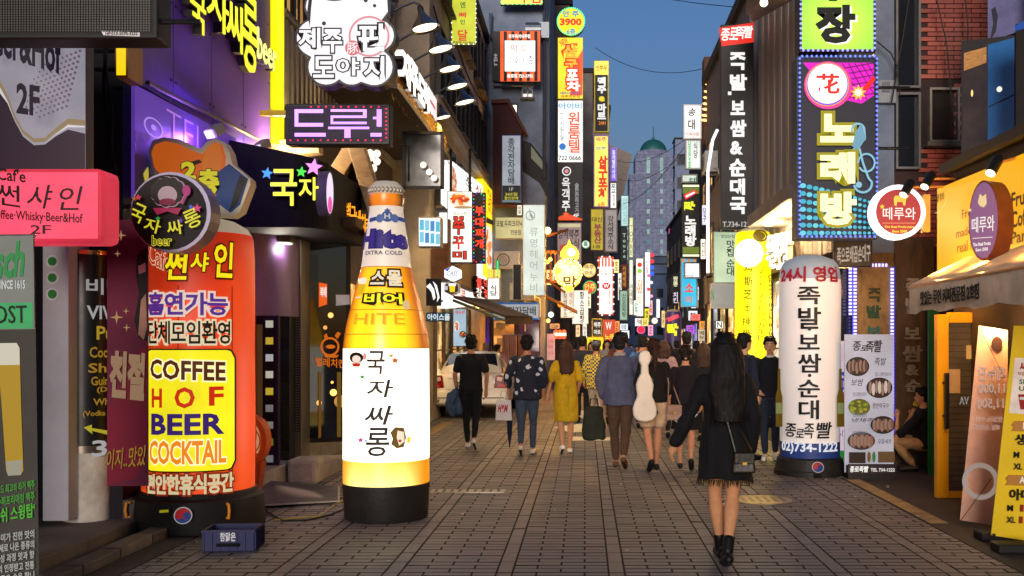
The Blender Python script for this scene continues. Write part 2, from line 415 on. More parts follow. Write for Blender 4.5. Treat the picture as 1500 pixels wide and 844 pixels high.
while y < 22:
    x = -.627 - PER * 4
    while x < 3.0:
        a = x + .114
        offs = [0, 1, 3, 4] if row % 2 else [0, 2, 4]
        for i in range(len(offs) - 1): PV.append((a + offs[i] * HALF, a + offs[i + 1] * HALF, y, y + W, 0))
        if row % 3 == 0: PV.append((x, a, y, y + 3 * W, 1))
        x += PER
    row += 1; y += W
def paver_geo(mb, w, l, cx, cy_, h, tx=0, ty=0):
    g = .004; b = .0035; by = .0062; x0, x1, y0, y1 = -w / 2 + g, w / 2 - g, -l / 2 + g, l / 2 - g
    z = lambda x, y: h + tx * x + ty * y
    o = [(x0, y0), (x1, y0), (x1, y1), (x0, y1)]; i = [(x0 + b, y0 + by), (x1 - b, y0 + by), (x1 - b, y1 - by), (x0 + b, y1 - by)]
    vs = [(cx + p[0], cy_ + p[1], -.03) for p in o] + [(cx + p[0], cy_ + p[1], h - .006) for p in o] + [(cx + p[0], cy_ + p[1], z(*p)) for p in i]
    mb.add(vs, [(8, 9, 10, 11)] + [(a, (a + 1) % 4, 4 + (a + 1) % 4, 4 + a) for a in range(4)] + [(4 + a, 4 + (a + 1) % 4, 8 + (a + 1) % 4, 8 + a) for a in range(4)])
def dirty(me):       # joints and chamfers are filled with dark street dirt
    me.materials.append(JNT); me.polygons.foreach_set('material_index', [0 if i % 9 == 0 else 1 for i in range(len(me.polygons))])
PV = [(max(p[0], X0), min(p[1], 3.08)) + p[2:] for p in PV if p[1] > X0 + .03 and p[0] < 3.05]
vis = sorted([p for p in PV if p[2] > 6.95 and abs((p[0] + p[1]) / 2 + .5) < 3.4], key=lambda p: p[2])[:296]
viss = set(vis); shared = {}
big = MB()
for p in PV:
    w_, l_ = p[1] - p[0], p[3] - p[2]; cx, cyy = (p[0] + p[1]) / 2, (p[2] + p[3]) / 2
    h = rnd.uniform(-.0022, .0012); tx, ty = rnd.uniform(-.006, .006), rnd.uniform(-.012, .012)
    if p in viss:
        k = (round(w_, 2), round(l_, 2), rnd.randrange(4))
        if k not in shared:
            mb = MB(); paver_geo(mb, w_, l_, 0, 0, 0, tx, ty); me = mb.mesh('paver'); me.materials.append(PAV); dirty(me); shared[k] = me
        o = bpy.data.objects.new('paver', shared[k]); C.objects.link(o); o.parent = road; o.location = (cx, cyy, h)
    else: paver_geo(big, w_, l_, cx, cyy, h, tx, ty)
dirty(big.build('paving', PAV, road, kind='stuff').data)
# the paving beyond, too far to tell the stones apart
def brick_mat(name, c1, c2, mort, bw, rh, ms=.01, axis='xy', rough=.7, bump=.4, off=.5):
    m, t, b = new_mat(name); N = t.nodes; L = t.links
    g = N.new('ShaderNodeNewGeometry'); sp = N.new('ShaderNodeSeparateXYZ'); cb = N.new('ShaderNodeCombineXYZ'); L.new(g.outputs['Position'], sp.inputs[0])
    ix = {'x': 0, 'y': 1, 'z': 2}
    if axis == 'hz':
        ad = N.new('ShaderNodeMath'); L.new(sp.outputs[0], ad.inputs[0]); L.new(sp.outputs[1], ad.inputs[1]); L.new(ad.outputs[0], cb.inputs[0]); L.new(sp.outputs[2], cb.inputs[1])
    else:
        L.new(sp.outputs[ix[axis[0]]], cb.inputs[0]); L.new(sp.outputs[ix[axis[1]]], cb.inputs[1])
    br = N.new('ShaderNodeTexBrick'); br.inputs['Scale'].default_value = 1; br.inputs['Brick Width'].default_value = bw; br.inputs['Row Height'].default_value = rh; br.inputs['Mortar Size'].default_value = ms
    br.offset = off
    br.inputs['Color1'].default_value = lin(c1) + (1,); br.inputs['Color2'].default_value = lin(c2) + (1,); br.inputs['Mortar'].default_value = lin(mort) + (1,)
    L.new(cb.outputs[0], br.inputs[0])
    n = N.new('ShaderNodeTexNoise'); n.inputs['Scale'].default_value = .8; n.inputs['Detail'].default_value = 7; L.new(g.outputs['Position'], n.inputs[0])
    r2 = N.new('ShaderNodeMapRange'); r2.inputs[1].default_value = .3; r2.inputs[2].default_value = .7; r2.inputs[3].default_value = .6; r2.inputs[4].default_value = 1.3; L.new(n.outputs[0], r2.inputs[0])
    mx = N.new('ShaderNodeVectorMath'); mx.operation = 'SCALE'; L.new(br.outputs[0], mx.inputs[0]); L.new(r2.outputs[0], mx.inputs['Scale']); L.new(mx.outputs[0], b.inputs['Base Color'])
    b.inputs['Roughness'].default_value = rough
    bp = N.new('ShaderNodeBump'); bp.inputs['Strength'].default_value = bump; bp.inputs['Distance'].default_value = .01; bp.invert = True
    L.new(br.outputs['Fac'], bp.inputs['Height']); L.new(bp.outputs[0], b.inputs['Normal'])
    return m
struct('far_street', MB().add([(-3.25, 22, -.002), (3.2, 22, -.002), (5.2, 30, -.002), (7.6, 62, -.002), (9.5, 110, -.002), (9.5, 200, -.002), (2.1, 200, -.002), (2, 100, -.002), (-1.4, 50, -.002), (-3.25, 33, -.002)],
       [(0, 1, 2, 3, 4, 5, 6, 7, 8, 9)]), brick_mat('far_paving', '#6b6360', '#857b74', '#2a2624', .34, .114, .008, 'xy'))
# side strips of asphalt and slabs
struct('gutter', MB().box(-4.6, -3.26, -6, 33, -.03, .0), pm('#4a4541', .8, 0, .35, 2.5, .6, 50))
struct('roadside', MB().box(3.09, 5.4, -6, 34, -.03, -.003), pm('#3a3634', .75, 0, .4, 2.5, .7, 60))
struct('yellow_line', MB().add([(3.10, 9.2, .003), (3.27, 9.2, .003), (3.27, 12.6, .003), (3.10, 12.6, .003)], [(0, 1, 2, 3)]), pm('#93805a', .7, 0, .45, 5))
yl2 = struct('yellow_line', MB().add([(-2.9, 18.2, .004), (-2.7, 18.2, .004), (-2.7, 21, .004), (-2.9, 21, .004)], [(0, 1, 2, 3)]), pm('#93805a', .7, 0, .3, 5))
# white road marking arrow and bars
def gp(px, py): Y = CH * F / (py - HY); return ((px - VX) * Y / F, Y)
mk = MB()
for poly in ([(812, 604), (865, 601), (862, 613), (815, 614)], [(812, 626), (872, 618), (872, 632), (835, 634)], [(838, 640), (905, 641), (900, 646), (835, 646)]):
    pts = [gp(*q) for q in poly]; mk.add([(x, y_, .0045) for x, y_ in pts], [(3, 2, 1, 0)])
struct('road_marking', mk, pm('#d8d2c4', .7, 0, .35, 6))
# manhole cover, drain grating
mh = thing('manhole_cover', 'worn shiny metal manhole cover in the paving beside the woman in black', 'manhole cover', (1.83, 10.56, 0))
MB().lathe([(.34, .0), (.34, .007), (.32, .009)], 40).build('frame', metal('#6a6355', .45), mh)
MB().lathe([(.30, .0), (.30, .0115), (.29, .013)], 40).build('cover', pm('#a08a5a', .3, .8, .4, 8, .8, 30), mh)
for i in range(6): MB().box(-.22 + i * .08, -.18 + i * .08, -.16, .16, .013, .0155).build('tread', metal('#7a6c4a', .4), mh)
dr = thing('drain_grating', 'narrow pale metal drain grating across the paving by the beer bottle', 'drain grating', (-1.33, 11.2, 0))
MB().box(-.35, .45, -.10, .10, 0, .007).build('frame', metal('#9a9690', .4), dr)
for i in range(9): MB().box(-.31 + i * .085, -.28 + i * .085, -.07, .07, .0075, .011).build('bar', metal('#3c3a38', .5), dr)

# ---------------------------------------------------------------- buildings
def facade_frame(face, b):
    """returns origin, rotation for a wall face of box b=(x0,x1,y0,y1,z0,z1) with local x along the wall, y inward"""
    x0, x1, y0, y1, z0, z1 = b
    if face == 'E': return Vector((x1, y0, 0)), 90      # left buildings, wall faces the street (+X)
    if face == 'W': return Vector((x0, y1, 0)), -90     # right buildings, faces -X ; local x runs towards the camera
    return Vector((x0, y0, 0)), 0                        # S: faces the camera
class Bld:
    def __init__(s, name, label, b, m, roof='#2d2c2e', cap=.25):
        s.b = b; x0, x1, y0, y1, z0, z1 = b
        s.root = thing(name, label, 'building', ((x0 + x1) / 2, (y0 + y1) / 2, z0)); s.c = Vector(s.root.location)
        MB().box(x0 - s.c.x, x1 - s.c.x, y0 - s.c.y, y1 - s.c.y, 0, z1 - z0).build('wall', m, s.root)
        if cap: MB().box(x0 - .12 - s.c.x, x1 + .12 - s.c.x, y0 - .12 - s.c.y, y1 + .12 - s.c.y, z1 - z0, z1 - z0 + cap).build('roof', pm(roof, .8), s.root)
        s.cache = {}
    def put(s, mb, face, u, z, name, m, dist=0., bevel=0, parent=None, key=None):
        O, a = facade_frame(face, s.b); a = R(a)
        if key is not None and key in s.cache: me = s.cache[key]
        else:
            me = mb.mesh(name); me.materials.append(m)
            if key is not None: s.cache[key] = me
        o = bpy.data.objects.new(name, me); C.objects.link(o)
        if parent is None:
            o.parent = s.root; o.location = O + Vector((math.cos(a) * u + math.sin(a) * dist, math.sin(a) * u - math.cos(a) * dist, z)) - s.c; o.rotation_euler = (0, 0, a)
        else: o.parent = parent
        if bevel:
            q = o.modifiers.new('bevel', 'BEVEL'); q.width = bevel; q.segments = 2
        return o
    def window(s, face, u, z, w_, h, lit=None, frame='#3a3a3e', bars=1, deep=.06, hb=0, sill=True, name='window'):
        k = (face, round(w_, 2), round(h, 2), frame, bars, hb)
        t = .05 if w_ > .5 else .03
        mb = MB().box(0, w_, -deep, .01, -t, 0).box(0, w_, -deep, .01, h, h + t).box(-t, 0, -deep, .01, -t, h + t).box(w_, w_ + t, -deep, .01, -t, h + t)
        for i in range(bars): mb.box(w_ * (i + 1) / (bars + 1) - .018, w_ * (i + 1) / (bars + 1) + .018, -deep * .6, -.004, 0, h)
        for i in range(hb): mb.box(.002, w_ - .002, -deep * .55, -.005, h * (i + 1) / (hb + 1) - .015, h * (i + 1) / (hb + 1) + .015)
        f = s.put(mb, face, u, z, name, pm(frame, .5), key=k)
        s.put(MB().box(.001, w_ - .001, -.012, -.006, .001, h - .001), face, 0, 0, 'pane', lit_pane(lit[0], lit[1]) if lit else GLASS, parent=f, key=k + ('p', lit))
        if sill: s.put(MB().box(-.08, w_ + .08, -deep - .07, -.001, -t - .06, -t - .002), face, 0, 0, 'sill', pm('#6b6762', .8), parent=f, key=k + ('s',))
        return f
    def panel(s, face, u0, u1, z0, z1, d0, d1, name, m, bevel=0):
        return s.put(MB().box(0, u1 - u0, -d1, -d0, 0, z1 - z0), face, u0, z0, name, m, bevel=bevel)
    def floors(s, face, L_, z0, step, n, ww, wh, cnt, lits=(), bars=1, frame='#3a3a3e', u_off=0):
        for f in range(n):
            for i in range(cnt):
                u = u_off + (L_ - u_off) * (i + .5) / cnt - ww / 2
                lit = rnd.choice(lits) if lits and rnd.random() < .35 else None
                s.window(face, u, z0 + f * step, ww, wh, lit, frame, bars)
WARM = ('#ffca7a', 1.1); WARM2 = ('#ffb45a', .7); COOL = ('#cfe4ff', .6); DIM = ('#a87a48', .35)
def shopfront(b, face, u0, u1, z1, lit, door='#2b2623', n=3, z0=.18):
    """glazed ground floor: posts, glowing panes imitating lit rooms, plinth"""
    w_ = (u1 - u0) / n
    for i in range(n):
        q_ = lit if not isinstance(lit, list) else lit[i % len(lit)]; q_ = (q_[0], q_[1] * 1.5)
        b.window(face, u0 + i * w_ + .06, z0 + .12, w_ - .14, z1 - z0 - .2, q_, door, 0, .08, 1, False, 'shop_window')

# left side
L1 = Bld('corner_building', 'dark grey rendered building at the near left carrying the beer hall poster', (-12, -4.75, 3.2, 8.7, 0, 13), pm('#4a484e', .8, 0, .3, 2, .4, 30))
L2 = Bld('purple_building', 'building clad in dark purple panels on the left with yellow neon lettering', (-12, -3.95, 8.75, 12.75, 0, 13), pm('#1d1a22', .7))
for i in range(4):
    for j in range(4):
        L2.panel('E', i * 1.0 + .006, i * 1.0 + .994, 3.9 + j * 2.2, 3.9 + j * 2.2 + 2.19, .002, .03, 'cladding_panel', pm('#6d4cb8', .42, 0, .25, 1.5, .2, 9), bevel=.006)
rv = MB()
for i in range(4):
    for j in range(12):
        for e in (.06, .94): rv.box(i + e - .012, i + e + .012, -.038, -.03, 4.1 + j * .73, 4.124 + j * .73)
L2.put(rv, 'E', 0, 0, 'rivets', metal('#2a2438'))['kind'] = 'stuff'
L2.panel('E', .0, 4.0, .0, .28, .0, .12, 'plinth', pm('#55504c', .8, 0, .3, 4, .5, 40))
L3 = Bld('timber_gable_restaurant', 'restaurant building with a pointed timber gable and glazed upper floor behind the beer bottle', (-12, -3.95, 12.8, 21, 0, 11), pm('#5a4e44', .8, 0, .3, 2))
for i in range(7):
    L3.window('E', .35 + i * .62, 5.95, .52, 3.4, ('#d8a868', .95) if i % 3 != 2 else None, '#2c2f33', 1, .07, 3)
for i in range(16):
    L3.panel('E', .2 + i * .22, .2 + i * .22 + .12, 4.7, 5.8, .03, .10, 'slat', pm('#8a8478', .6, .2))
L3.panel('E', 5.0, 8.19, 5.2, 11.0, .002, .06, 'brick_cladding', brick_mat('beige_brick', '#aea594', '#c0b7a8', '#6a6358', .24, .075, .008, 'hz'))
for i, u in enumerate((5.3, 6.3, 7.3)):
    L3.window('E', u, 8.6, .5, 1.3, None, '#33363a', 1, .12)
shopfront(L3, 'E', .9, 3.5, 3.0, [('#3a2414', .35), ('#8a5a24', .5), ('#2a1a10', .3)], '#1c1613', 3, .45)
shopfront(L3, 'E', 3.8, 7.9, 2.7, [('#ffc070', .9), ('#e8b070', .6)], '#4a3c30', 4, .3)
L3.panel('E', .6, 7.6, .0, .42, .0, .25, 'plinth', pm('#8a857c', .8, 0, .3, 4, .4, 40))
L4 = Bld('beige_office_building', 'beige rendered building with grouped dark windows beyond the row of lamps', (-12, -3.2, 21.05, 32.9, 0, 11.3), pm('#b5a892', .85, 0, .3, 1.2, .4, 20))
for f in range(3):
    for g in range(3):
        for i in range(3):
            L4.window('E', .8 + g * 3.8 + i * .95, 4.6 + f * 2.35, .72, 1.45, None, '#3a3835', 1, .12)
L4.panel('E', .05, 11.7, 6.55, 6.75, .0, .18, 'string_course', pm('#a79c8b', .8))
L4.panel('E', .2, 5.6, 2.95, 3.7, .0, .35, 'timber_fascia', pm('#5b3f31', .7, 0, .3, 6))
for i in range(16): L4.panel('E', .22 + i * .335, .22 + i * .335 + .32, 2.97, 4.2, .351, .385, 'timber_board', pm('#6a4836', .65, 0, .3, 9, .4, 30))
shopfront(L4, 'E', .5, 7, 2.6, [('#ffdca0', .8), ('#c9b48a', .5), WARM], '#6b5c44', 5, .3)
L5 = Bld('grey_blue_building', 'tall stained grey blue building whose blank side wall faces the street entrance', (-9, -1.3, 33, 44, 0, 17), pm('#7d8a9e', .85, 0, .45, .7, .3, 14))
wz = lambda py, Y: CH - (py - HY) * Y / F
L5.window('S', 7.0, wz(143, 33), .3, .42, ('#8d98a8', .25), '#c8ccd0', 1, .12)
L5.window('S', 6.45, wz(190, 33), .35, .8, None, '#30343a', 0, .06)

pp = thing('drain_pipes', 'grey drain pipes fixed across the stained grey blue wall', 'pipe', (-3, 32.8, 0))
MB().tube([P(719, 20, 32.8) - Vector((-3, 32.8, 0)), P(719, 55, 32.8) - Vector((-3, 32.8, 0)), P(785, 58, 32.8) - Vector((-3, 32.8, 0))], .06).build('pipe', metal('#6b7480', .5), pp)
MB().tube([P(797, -10, 32.8) - Vector((-3, 32.8, 0)), P(797, 260, 32.8) - Vector((-3, 32.8, 0))], .05).build('pipe', metal('#555b66', .5), pp)
MB().tube([P(722, 124, 32.8) - Vector((-3, 32.8, 0)), P(782, 126, 32.8) - Vector((-3, 32.8, 0))], .05).build('pipe', metal('#9aa3ad', .5), pp)
ac = thing('extractor_fan', 'round metal extractor fan on the grey blue wall above the striped sign', 'extractor fan', P(786, 48, 32.7))
MB().tube([(-.35, 0, .1), (.15, 0, .1)], .22, 16).build('drum', metal('#8c929a'), ac); MB().box(.1, .4, -.15, .3, -.2, .3).build('motor', metal('#555a60'), ac)
lt = thing('lean_to', 'dark red metal lean to roof box against the grey blue wall', 'lean-to', P(745, 200, 32.3))
l0 = P(745, 200, 32.3)
q = [P(722, 152, 32.3) - l0, P(745, 150, 32.3) - l0, P(768, 190, 32.3) - l0, P(768, 205, 32.3) - l0, P(722, 330, 32.3) - l0]
MB().prism([(a.x, a.z) for a in (q[0], q[1], P(764, 190, 32.3) - l0, P(764, 300, 32.3) - l0, P(722, 300, 32.3) - l0)], 0, .65).build('wall', pm('#4a2a2a', .7, 0, .3, 4), lt)
MB().prism([(a.x, a.z) for a in (P(720, 148, 32.3) - l0, P(746, 146, 32.3) - l0, P(771, 192, 32.3) - l0, P(767, 194, 32.3) - l0, P(744, 152, 32.3) - l0, P(720, 153, 32.3) - l0)], -.15, .68).build('roof', pm('#5e3029', .6, 0, .3, 4), lt)
shopfront(L5, 'S', 4.4, 7.6, 2.5, [('#7a3a6a', .35), ('#5a2a9a', .6), ('#ffb060', .6)], '#3a2a20', 4, .1)
L6 = Bld('brown_street_block', 'narrow brown block behind the stacked vertical signs on the left', (-9, -.65, 44.1, 60, 0, 16.2), pm('#6c6258', .85, 0, .3, 1))
L6.floors('E', 15.5, 3.6, 2.6, 4, 1.1, 1.4, 6, (WARM, WARM2)); shopfront(L6, 'E', .3, 15.5, 2.7, [WARM, ('#ffe2b0', 1.), ('#ff8a50', .8)], n=8)
L7 = Bld('grey_street_block', 'grey block with warm windows farther down the left side', (-8, .45, 60.1, 80, 0, 17.5), pm('#706a66', .85, 0, .3, 1))
L7.floors('E', 19.5, 3.6, 2.7, 4, 1.2, 1.4, 7, (WARM, WARM2)); shopfront(L7, 'E', .3, 19.5, 2.7, [WARM, ('#fff0d0', 1.1)], n=8)
L8 = Bld('slant_roof_block', 'pale block with an outward slanting roof edge far down the left side', (-8, 1.9, 80.1, 105, 0, 20), pm('#77706a', .85, 0, .3, 1))
L8.floors('E', 24.5, 4, 2.8, 4, 1.4, 1.4, 7, (WARM, WARM2)); shopfront(L8, 'E', .3, 24.5, 2.7, [('#fff0d0', 1.1), COOL], n=8)
O8 = L8.c
ov = MB().prism([(1.91, 17.2), (3.7, 16.4), (3.0, 13.2), (1.91, 12.0)], -12.4, 12.4)
ov.v = [(x - O8.x, y_, z) for x, y_, z in ov.v]; ov.build('roof_overhang', pm('#8a7f76', .7), L8.root)
L9 = Bld('far_left_block', 'dim block at the far left end of the street', (-6, 4.3, 105.1, 150, 0, 14), pm('#4b5462', .85, 0, .3, 1))
L9.floors('E', 44, 4, 2.9, 3, 1.6, 1.6, 9, (WARM, COOL)); shopfront(L9, 'E', .3, 44, 2.7, [('#fff0d0', 1.1), COOL], n=8)
# right side
R1 = Bld('yellow_cafe_building', 'dark building at the near right that houses the yellow cafe', (4.05, 12, 2, 11.25, 0, 3.5), pm('#3a3028', .8, 0, .3, 2), cap=.1)
R1u = Bld('upper_setback_building', 'dark upper storeys set back over the cafe at the right edge', (4.9, 12, 2, 11.2, 3.7, 12), pm('#2e2823', .8, 0, .3, 2))
R2 = Bld('red_brick_building', 'dark red brick building with old windows behind the neon karaoke sign', (3.75, 14, 13.6, 22, 0, 13.5), pm('#3a2c2a', .85))
R3s = R2
# brick skin, front wall: real bricks, too many to part
bm_ = MB(); bw, bh = .235, .062
rws = 0; z = 2.9
while z < 13.3:
    x = .32 + (0 if rws % 2 else bw / 2)
    while x < 3.4:
        if not ((.32 < x + .14 < .74 and z > 3.7) or (.66 < x + .13 < 1.26 and 4.15 < z < 5.1)):
            bm_.box(x, x + bw - .012, -.03 - rnd.uniform(0, .004), 0, z, z + bh - .011)
        x += bw
    z += bh; rws += 1
R2.put(bm_, 'S', 0, 0, 'bricks', paver_mat('dark_brick', ['#9a4a3e', '#ae5646', '#bc6450'], .7))['kind'] = 'stuff'
for zz, hh in ((3.95, .95), (5.02, 1.35), (6.5, 1.6)): R2.window('S', .38, zz, .27, hh, None, '#6a6a68', 0, .1, 0, False)
R2.window('S', .82, 4.3, .34, .66, ('#3c2420', .2), '#8d8578', 0, .12)
R2.panel('S', .0, .32, 0, 13.5, .001, .12, 'corner_pier', pm('#6a7688', .7, 0, .3, 2))
mt = thing('meter_box', 'small grey meter box with a cable on the pier beside the karaoke sign', 'meter box', P(1300, 135, 13.4))
MB().box(-.12, .12, 0, .14, -.14, .16).build('case', pm('#8b8f96', .5), mt, bevel=.01); MB().box(-.07, .03, -.02, 0, .0, .13).build('cover', pm('#6c7178', .5), mt)
for i in range(36):
    R2.panel('W', .02 + i * .22, .02 + i * .22 + .205, 3.0, 13.4, .002, .035 + (.012 if i % 3 else 0), 'timber_board', pm(['#8f8074', '#7f7270', '#9a8a7c'][i % 3], .65, 0, .25, 5, .4, 20, 0, (1, 1, .15)))
shopfront(R2, 'W', .3, 8.1, 2.9, [WARM, ('#fff2cc', 1.2), ('#ffdf90', .9)], '#3a2a20', 6, .1)
cn = thing('shop_canopy', 'flat concrete shop canopy with round downlights under its soffit, right of the yellow column', 'canopy', (3.45, 17.2, 3.78))
MB().box(-.42, .28, -1.9, 1.9, 0, .22).build('slab', pm('#8d8378', .7, 0, .25, 3), cn, bevel=.01)
for i in range(5):
    MB().lathe([(.09, -.012), (.09, 0)], 16, (-.1, -1.5 + i * .75)).build('downlight', em('#ffd9a0', 4.), cn)
for yy in (-1.2, 0, 1.2): lamp_light(cn, (-.1, yy, -.1), 22)
R4 = Bld('black_tiled_building', 'dark building at mid distance on the right behind the black pork restaurant sign', (3.55, 14, 22.1, 30, 0, 9.2), pm('#57545c', .6, 0, .2, 2))
shopfront(R4, 'W', .3, 7.6, 2.8, [WARM, COOL, ('#ffdf90', .9)], '#20202a', 5)
R4.floors('W', 7.6, 3.6, 2.4, 2, 1.2, 1.3, 3, (WARM,))
R5 = Bld('soffit_lit_building', 'dark building with a column of round lamps on its projecting edge', (5.0, 14, 30.1, 42, 0, 12.0), pm('#62606a', .7))
shopfront(R5, 'W', .3, 11.5, 2.8, [COOL, ('#8090ff', .8), WARM], '#20202a', 6)
R5.floors('W', 11.6, 3.6, 2.5, 3, 1.3, 1.4, 4, (WARM, COOL))
R6 = Bld('mid_right_block', 'grey block behind the white vertical signs on the right', (6.3, 15, 42.1, 62, 0, 13.5), pm('#4a4a52', .8)); R6.floors('W', 19.5, 3.6, 2.5, 3, 1.3, 1.4, 6, (WARM, COOL)); shopfront(R6, 'W', .3, 19.5, 2.8, [COOL, ('#8090ff', .8), WARM], n=8)
R7 = Bld('far_right_block', 'dim grey block at the far right end of the street', (7.6, 17, 62.1, 95, 0, 12), pm('#4e535e', .8)); R7.floors('W', 32, 3.6, 2.5, 3, 1.3, 1.4, 9, (WARM, COOL)); shopfront(R7, 'W', .3, 32, 2.8, [COOL, WARM], n=8)
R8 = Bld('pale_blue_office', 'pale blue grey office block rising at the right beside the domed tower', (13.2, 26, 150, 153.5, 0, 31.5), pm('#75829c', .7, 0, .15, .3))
for f in range(8):
    for i in range(3): R8.window('S', .3 + i * 1.6, 4 + f * 3.4, 1.2, 1.5, None, '#56647a', 0, .1)
    R8.window('W', .6, 4 + f * 3.4, 2.2, 1.5, None, '#56647a', 1, .1)
# blocks beyond, below the tower
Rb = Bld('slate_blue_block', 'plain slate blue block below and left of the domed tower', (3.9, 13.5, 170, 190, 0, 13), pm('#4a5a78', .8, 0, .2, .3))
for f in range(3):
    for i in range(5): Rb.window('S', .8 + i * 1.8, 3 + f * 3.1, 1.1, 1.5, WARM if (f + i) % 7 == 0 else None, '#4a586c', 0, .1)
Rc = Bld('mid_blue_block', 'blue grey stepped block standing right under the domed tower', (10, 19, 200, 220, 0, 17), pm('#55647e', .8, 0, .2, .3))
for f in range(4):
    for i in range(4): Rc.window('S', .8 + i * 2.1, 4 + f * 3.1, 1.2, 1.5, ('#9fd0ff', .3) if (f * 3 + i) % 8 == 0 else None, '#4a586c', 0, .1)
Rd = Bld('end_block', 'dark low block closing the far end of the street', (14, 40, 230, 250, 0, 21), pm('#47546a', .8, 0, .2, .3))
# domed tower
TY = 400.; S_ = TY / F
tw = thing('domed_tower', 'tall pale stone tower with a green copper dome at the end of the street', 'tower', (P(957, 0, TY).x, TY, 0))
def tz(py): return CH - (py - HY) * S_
TM = brick_mat('tower_stone', '#6c7590', '#76809a', '#525a72', 2.6, 1.3, .05, 'hz', .8, .2, .0)  # slight distance haze is put into this bluish stone colour
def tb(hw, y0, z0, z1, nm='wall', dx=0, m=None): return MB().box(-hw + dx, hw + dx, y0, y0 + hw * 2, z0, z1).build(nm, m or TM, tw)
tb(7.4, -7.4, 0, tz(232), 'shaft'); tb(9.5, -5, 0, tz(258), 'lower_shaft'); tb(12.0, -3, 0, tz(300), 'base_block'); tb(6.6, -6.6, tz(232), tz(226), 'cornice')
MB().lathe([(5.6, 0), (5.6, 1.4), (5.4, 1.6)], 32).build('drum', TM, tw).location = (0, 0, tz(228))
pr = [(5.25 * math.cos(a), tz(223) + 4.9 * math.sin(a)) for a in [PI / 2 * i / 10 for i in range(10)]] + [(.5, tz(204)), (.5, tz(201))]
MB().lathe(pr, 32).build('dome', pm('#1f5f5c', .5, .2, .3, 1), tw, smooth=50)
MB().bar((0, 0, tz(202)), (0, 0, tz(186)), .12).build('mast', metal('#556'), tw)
TG = pm('#1d4a50', .25, .3, .1, 1)
for px in (948, 967):
    x = (px - 957) * S_
    MB().box(x - .75, x + .75, -7.65, -7.39, tz(259), tz(236)).build('window', TG, tw, bevel=.05)
    for i in range(9):
        zc = tz(270 + i * 14.5)
        MB().box(x - .6, x + .6, -7.6, -7.39, zc - .9, zc + .9).build('window', em('#5fb0b8', .35, False) if (i * 7 + px) % 5 == 0 else TG, tw)
for i in range(8):
    zc = tz(306 + i * 14.5)
    for x in (-10.6, 10.4): MB().box(x - .6, x + .6, -3.2, -2.99, zc - .9, zc + .9).build('window', TG, tw)
# overhead cables
for i, (a, b_, sag) in enumerate(((P(872, 70, 40), P(1036, 99, 34), .5), (P(872, -30, 44), P(1100, 12, 24), .2), (P(903, 235, 70), P(1003, 205, 48), .5), (P(905, 262, 75), P(1003, 225, 50), .6), (P(900, 300, 70), P(1003, 215, 46), .7))):
    pts = [a.lerp(b_, t / 14) - Vector((0, 0, sag * 4 * (t / 14) * (1 - t / 14))) for t in range(15)]
    mid = pts[7]
    o = MB().tube([p - mid for p in pts], .011 if i < 2 else .014, 5).build('overhead_cable', pm('#14161a', .6), None, loc=mid)
    tag(o, ['black cable sagging highest across the sky', 'black cable running to the top right roof', 'uppermost cable crossing in front of the domed tower', 'middle cable crossing in front of the domed tower', 'steepest cable crossing in front of the domed tower'][i], 'cable', 'cables across the street')
# ================================================================ NEAR LEFT SIGNS
BLK = '#0c0c0e'
# LED message board
b = Board('led_message_board', 'switched off black LED dot message board at the top left corner', 'sign', front(6.6), (-40, -60, 231, 57))
b.case(.22, '#141416', bevel=.01); b.face('#08080a', .2, .03, m=pm('#0a0a0b', .5))
mb = MB(); mb2 = MB()
for i in range(64):
    for j in range(27):
        x = -b.w / 2 + .05 + i * (b.w - .1) / 63; z = .05 + j * (b.h - .1) / 26
        mb.box(x - .0055, x + .0055, -.011, -.004, z - .0055, z + .0055)
mb.build('dot_matrix', pm('#3b3a30', .35), b.root, kind='stuff')
b.poly([(148, 45), (205, 48), (205, 54), (152, 52)], '#e8e8e8', .7, 'sticker', m=pm('#d8d8d8', .5)); b.text('HP:010-5070-3232', (155, 47, 202, 52), '#202020', .1)
b.arm(1, .25, 2)
# beer & hof poster
b = Board('beer_hall_poster', 'pale lilac beer and hof poster with a gold and white wave, marked 2F', 'poster', front(7.6), (-30, 20, 126, 252))
b.case(.12, '#3a3338', bevel=0); b.face('#b5b0bd', .62, .004)
b.poly([(-29, 120), (0, 135), (12, 152), (22, 178), (34, 200), (50, 213), (66, 212), (82, 200), (100, 190), (125, 196), (125, 251), (-29, 251)], '#43303f', .5)
wv = [(-29, 112), (0, 118), (12, 140), (22, 168), (34, 190), (50, 203), (66, 202), (82, 188), (100, 174), (125, 176)]; wl = [(125, 184), (100, 184), (82, 195), (66, 208), (50, 209), (34, 196), (22, 174), (12, 149), (0, 133), (-29, 120)]
b.poly(wv + wl, '#a08a68', .7); b.poly([(x, y + 9) for x, y in wv] + [(x, y + 3) for x, y in wl], '#e8e4e8', .7)
for i in range(11):
    for j in range(14):
        x, y = 118 - j * 6.2, 75 + i * 9 + j * 2.6
        if 42 < x and y < 195 - 0.3 * (118 - x) and (j * 2.0 + 8 * abs(i - 5.5) / 5) < 26 and x > 45: b.disc(x, y, 2.1 - j * .09, '#8a6f88', .55)
b.text('Beer&Hof', (2, 50, 112, 105), '#2b2233', .5, .03, skew=-.30)
b.text('2F', (48, 134, 81, 178), '#2b2233', .5, .03, skew=-.15)
